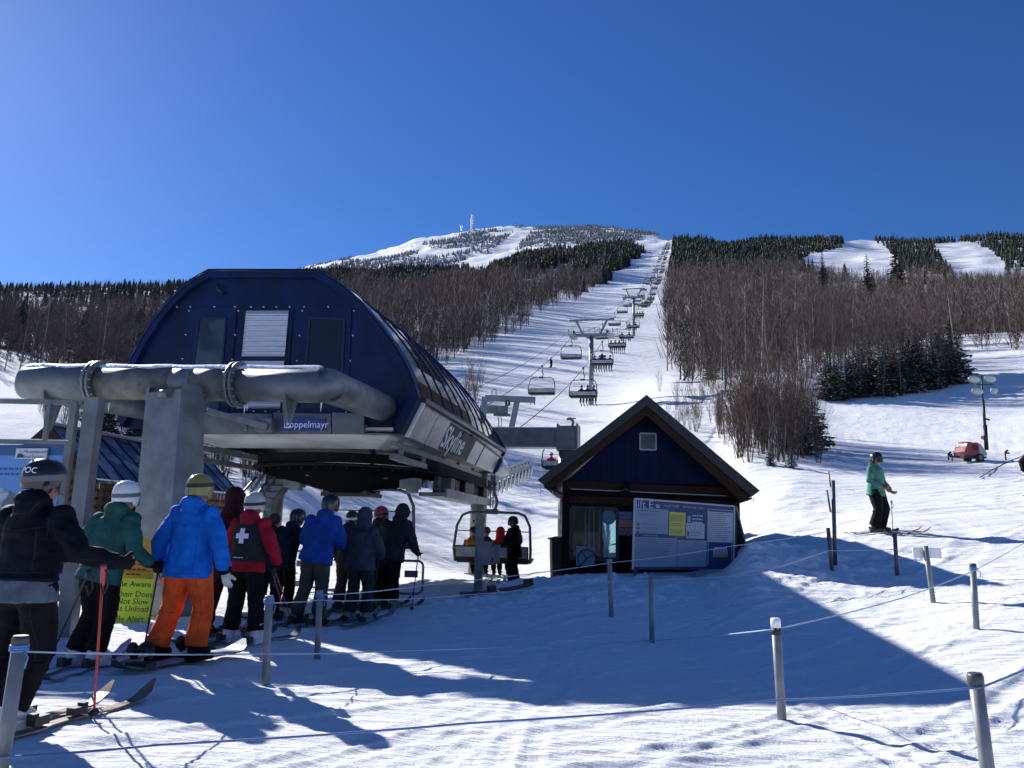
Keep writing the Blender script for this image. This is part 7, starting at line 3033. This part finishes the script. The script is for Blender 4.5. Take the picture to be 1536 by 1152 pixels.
for (p, q) in ((c0_ + hw_, c1_ + hw_), (c0_ - hw_, c0_ + hw_), (c1_ - hw_, c1_ + hw_), (c0_ - hw_, c1_ - hw_)):
    for k in range(nlog):
        z = -.1 + (wz + .1) * (k + .5) / nlog
        mb.tube([V(p.x, p.y, z) - (q - p).normalized() * .12, V(q.x, q.y, z) + (q - p).normalized() * .12], (wz + .1) / nlog * .52, 10)
for c_ in (c0_, c1_):
    mb.prism([V(c_.x + hw_.x, c_.y + hw_.y, wz), V(c_.x - hw_.x, c_.y - hw_.y, wz), V(c_.x, c_.y, rA.z - .12)], ux * .08)
obj('wall', mb, M_LOGB, lb)
for e_ in (eA, back):
    mb = MB(); mb.bar(rA - ux * .02 - ZZ * .06, e_ - ux * .02 - ZZ * .06, .06, .22, up=(0, 0, 1))
    obj('rake_board', mb, M_BROWN, lb)
    mb = MB(); mb.bar(rA + ux * (rl_.length + .02) - ZZ * .06, e_ + ux * (rl_.length + .02) - ZZ * .06, .06, .22)
    obj('rake_board', mb, M_BROWN, lb)
for k in range(22):
    s_ = rl_.length * PR.random()
    p = eA + ux * s_
    mb = MB(); mb.tube([p, p - ZZ * PR.uniform(.08, .35)], [.014, .001], 5)
    obj('icicle', mb, M_ICE, roof_)

# ------------------------------------------------------------------ light tower trailer
b = gpx(1455, 693)
k_ = b.y / FPX
lt_ = thing('light_tower_trailer', 'red and white generator trailer with a mast of four floodlights', 'light tower', b)
M_REDP = mat('red_fibreglass', (0.22, 0.02, 0.028), .45, var=.2, vscale=4)
TX, TY = V(cos(.25), sin(.25), 0), V(-sin(.25), cos(.25), 0)
TS = .72
q = lambda x, y, z: b + TX * (x * TS) + TY * (y * TS) + ZZ * (z * TS)
mb = MB()
hull = [(-.85, .36), (-.88, .62), (-.66, 1.02), (-.60, 1.22), (.15, 1.30), (.35, 1.28), (.40, .36)]
mb.prism([q(x, -.5, z) for x, z in hull], TY * TS)
for k in range(5):
    mb.bar(q(-.12 + .09 * k, -.52, .75), q(-.12 + .09 * k, -.52, 1.15), .03, .03)
mb.box(q(-.30, 0, 1.30), (.36, .5, .04), 0, TX, TY, ZZ)
obj('engine_cover', mb, M_REDP, lt_)
mb = MB()
mb.prism([q(x, -.47, z) for x, z in ((.41, .40), (.41, 1.26), (.58, 1.22), (1.05, .60), (1.05, .42))], TY * (.94 * TS))
obj('white_cowl', mb, mat('dirty_white', (.4, .41, .4), .5), lt_)
mb = MB(); mb.box(q(0, 0, .30), (1.4, .72, .08), 0, TX, TY, ZZ); mb.bar(q(-.9, 0, .30), q(-1.75, 0, .28), .08, .08); mb.bar(q(-1.5, 0, .3), q(-1.5, 0, -.1), .05, .05)
mb.bar(q(.0, -.55, .4), q(.0, -.55, -.05), .06, .06)
obj('chassis', mb, M_DARK, lt_)
mb = MB(); mb.tube([q(.35, -.62, .22), q(.35, -.45, .22)], .21, 20); mb.tube([q(.35, -.63, .22), q(.35, -.6, .22)], .11, 12, 1)
obj('wheel', mb, [M_BLACK, M_GALV], lt_)
mb = MB(); mb.tube([q(.35, .62, .22), q(.35, .45, .22)], .21, 20)
obj('wheel', mb, [M_BLACK], lt_)
mt = at(1472, 563, b.y); mb0 = at(1480, 675, b.y)
mb = MB(); mb.tube([mb0, mb0.lerp(mt, .33)], .10, 10); mb.tube([mb0.lerp(mt, .30), mb0.lerp(mt, .66)], .07, 10); mb.tube([mb0.lerp(mt, .62), mt], .045, 8)
mb.tube([mb0.lerp(mt, .16) - TX * .05, mb0.lerp(mt, .16) - TX * .22], .10, 8)
mb.bar(at(1464, 577, b.y), at(1490, 577, b.y), .06, .06)
mb.bar(at(1484, 630, b.y), at(1478, 628, b.y), .08, .08)
obj('mast', mb, M_DARK, lt_)
for px, py, rx, rz_ in ((1461, 569, 9, 5.5), (1485, 568, 9, 5.5), (1466, 587, 9, 5.5), (1491, 586, 5.5, 5)):
    c = at(px, py, b.y - .15)
    mb = MB()
    Rm = Matrix.Rotation(.15, 3, 'Y') @ Matrix.Rotation(.5, 3, 'X')
    mb.ell(c, (rx * k_, .10, rz_ * k_), 20, 10, 0, Rm)
    mb.ell(c + V(0, .10, .02), (rx * k_ * .5, .16, rz_ * k_ * .55), 14, 8, 1, Rm)
    obj('lamp_head', mb, [mat('lamp_lens', (.34, .38, .36), .25), M_STEEL], lt_)
# hoses and stakes around it
for (px, py, hh, lab) in ((1423, 690, 10, 'short dark hydrant stake left of the red trailer'), (1509, 692, 12, 'short dark hydrant stake right of the red trailer')):
    g = gpx(px, py)
    mb = MB(); mb.tube([g - ZZ * .2, g + ZZ * hh * k_], .04, 8); mb.tube([g + ZZ * hh * k_, g + V(.14, 0, hh * k_ + .1)], .05, 8); mb.box(g + V(.1, 0, hh * k_ * .9), (.2, .08, .08))
    single('hydrant', mb, M_DARK, lab, 'hydrant')
mb = MB()
hs = [gpx(px, py) + ZZ * .05 for px, py in ((1575, 668), (1536, 684), (1512, 694), (1490, 706), (1470, 718))]
mb.tube(hs, .018, 6)
single('hose', mb, M_DARK, 'dark hose lying across the snow right of the red trailer', 'hose')

# ------------------------------------------------------------------ summit mast and far skiers
d = 2380.0
s0 = at(707, 341, d)
sm = thing('summit_mast', 'frosted white radio mast on the mountain top', 'mast', V(s0.x, s0.y, s0.z - 10))
M_RIME = mat('rime_white', (.70, .73, .78), .7)
mb = MB(); hm = 22 / FPX * d
mb.tube([s0 - ZZ * 12, s0 + ZZ * hm * .55, s0 + ZZ * hm], [3.2, 2.6, 1.4], 6)
obj('mast', mb, M_RIME, sm)
for f_, r_ in ((.35, 5), (.55, 5.5), (.75, 4.5), (.9, 4)):
    mb = MB(); mb.ell(s0 + ZZ * hm * f_ + V(1.5, 0, 0), (r_, r_, r_ * .8), 10, 6)
    obj('antenna', mb, M_RIME, sm)
s1 = at(692, 342, d)
mb = MB(); mb.tube([s1 - ZZ * 8, s1 + ZZ * 5], 3, 8); mb.ell(s1 + ZZ * 6, (5, 5, 4), 10, 6)
single('summit_hut', mb, M_RIME, 'small frosted block on the ridge left of the radio mast', 'hut')


def far_skier(px, py, hpx, label, head, cols):
    p = gpx(px, py, 20, 1500)
    H = hpx / FPX * hypot(p.x, p.y)
    person(label, p, head, 1.75, cols, dict(kneeL=(-.14, .16, .5), kneeR=(.14, .10, .5), elL=(-.3, .1, 1.15), elR=(.3, .1, 1.15)), vox=.03, group='skiers on the piste')
    for sg in (-1, 1):
        s_ = V(cos(radians(head)), -sin(radians(head)), 0)
        ski('ski of a distant skier on the piste', p + s_ * (.13 * sg), head, 1.7, SKB['black'], SKB['black'], 'skis of distant skiers')


dk = dict(jacket=K['darknavy'], pants=K['black'], boots=PL['black'], gloves=K['black'], helmet=PL['black'], hood='down')
far_skier(826, 552, 15, 'dark skier gliding down the piste left of the nearest tower', 120, dk)
far_skier(903, 545, 14, 'dark skier just right of the nearest tower column', 200, dict(dk, jacket=K['charcoal']))
far_skier(957, 403, 5, 'tiny skier high on the sunlit piste', 190, dk)
far_skier(975, 388, 4, 'tiny skier near the top of the piste', 190, dk)
# low boulder hump of snow beside the thicket
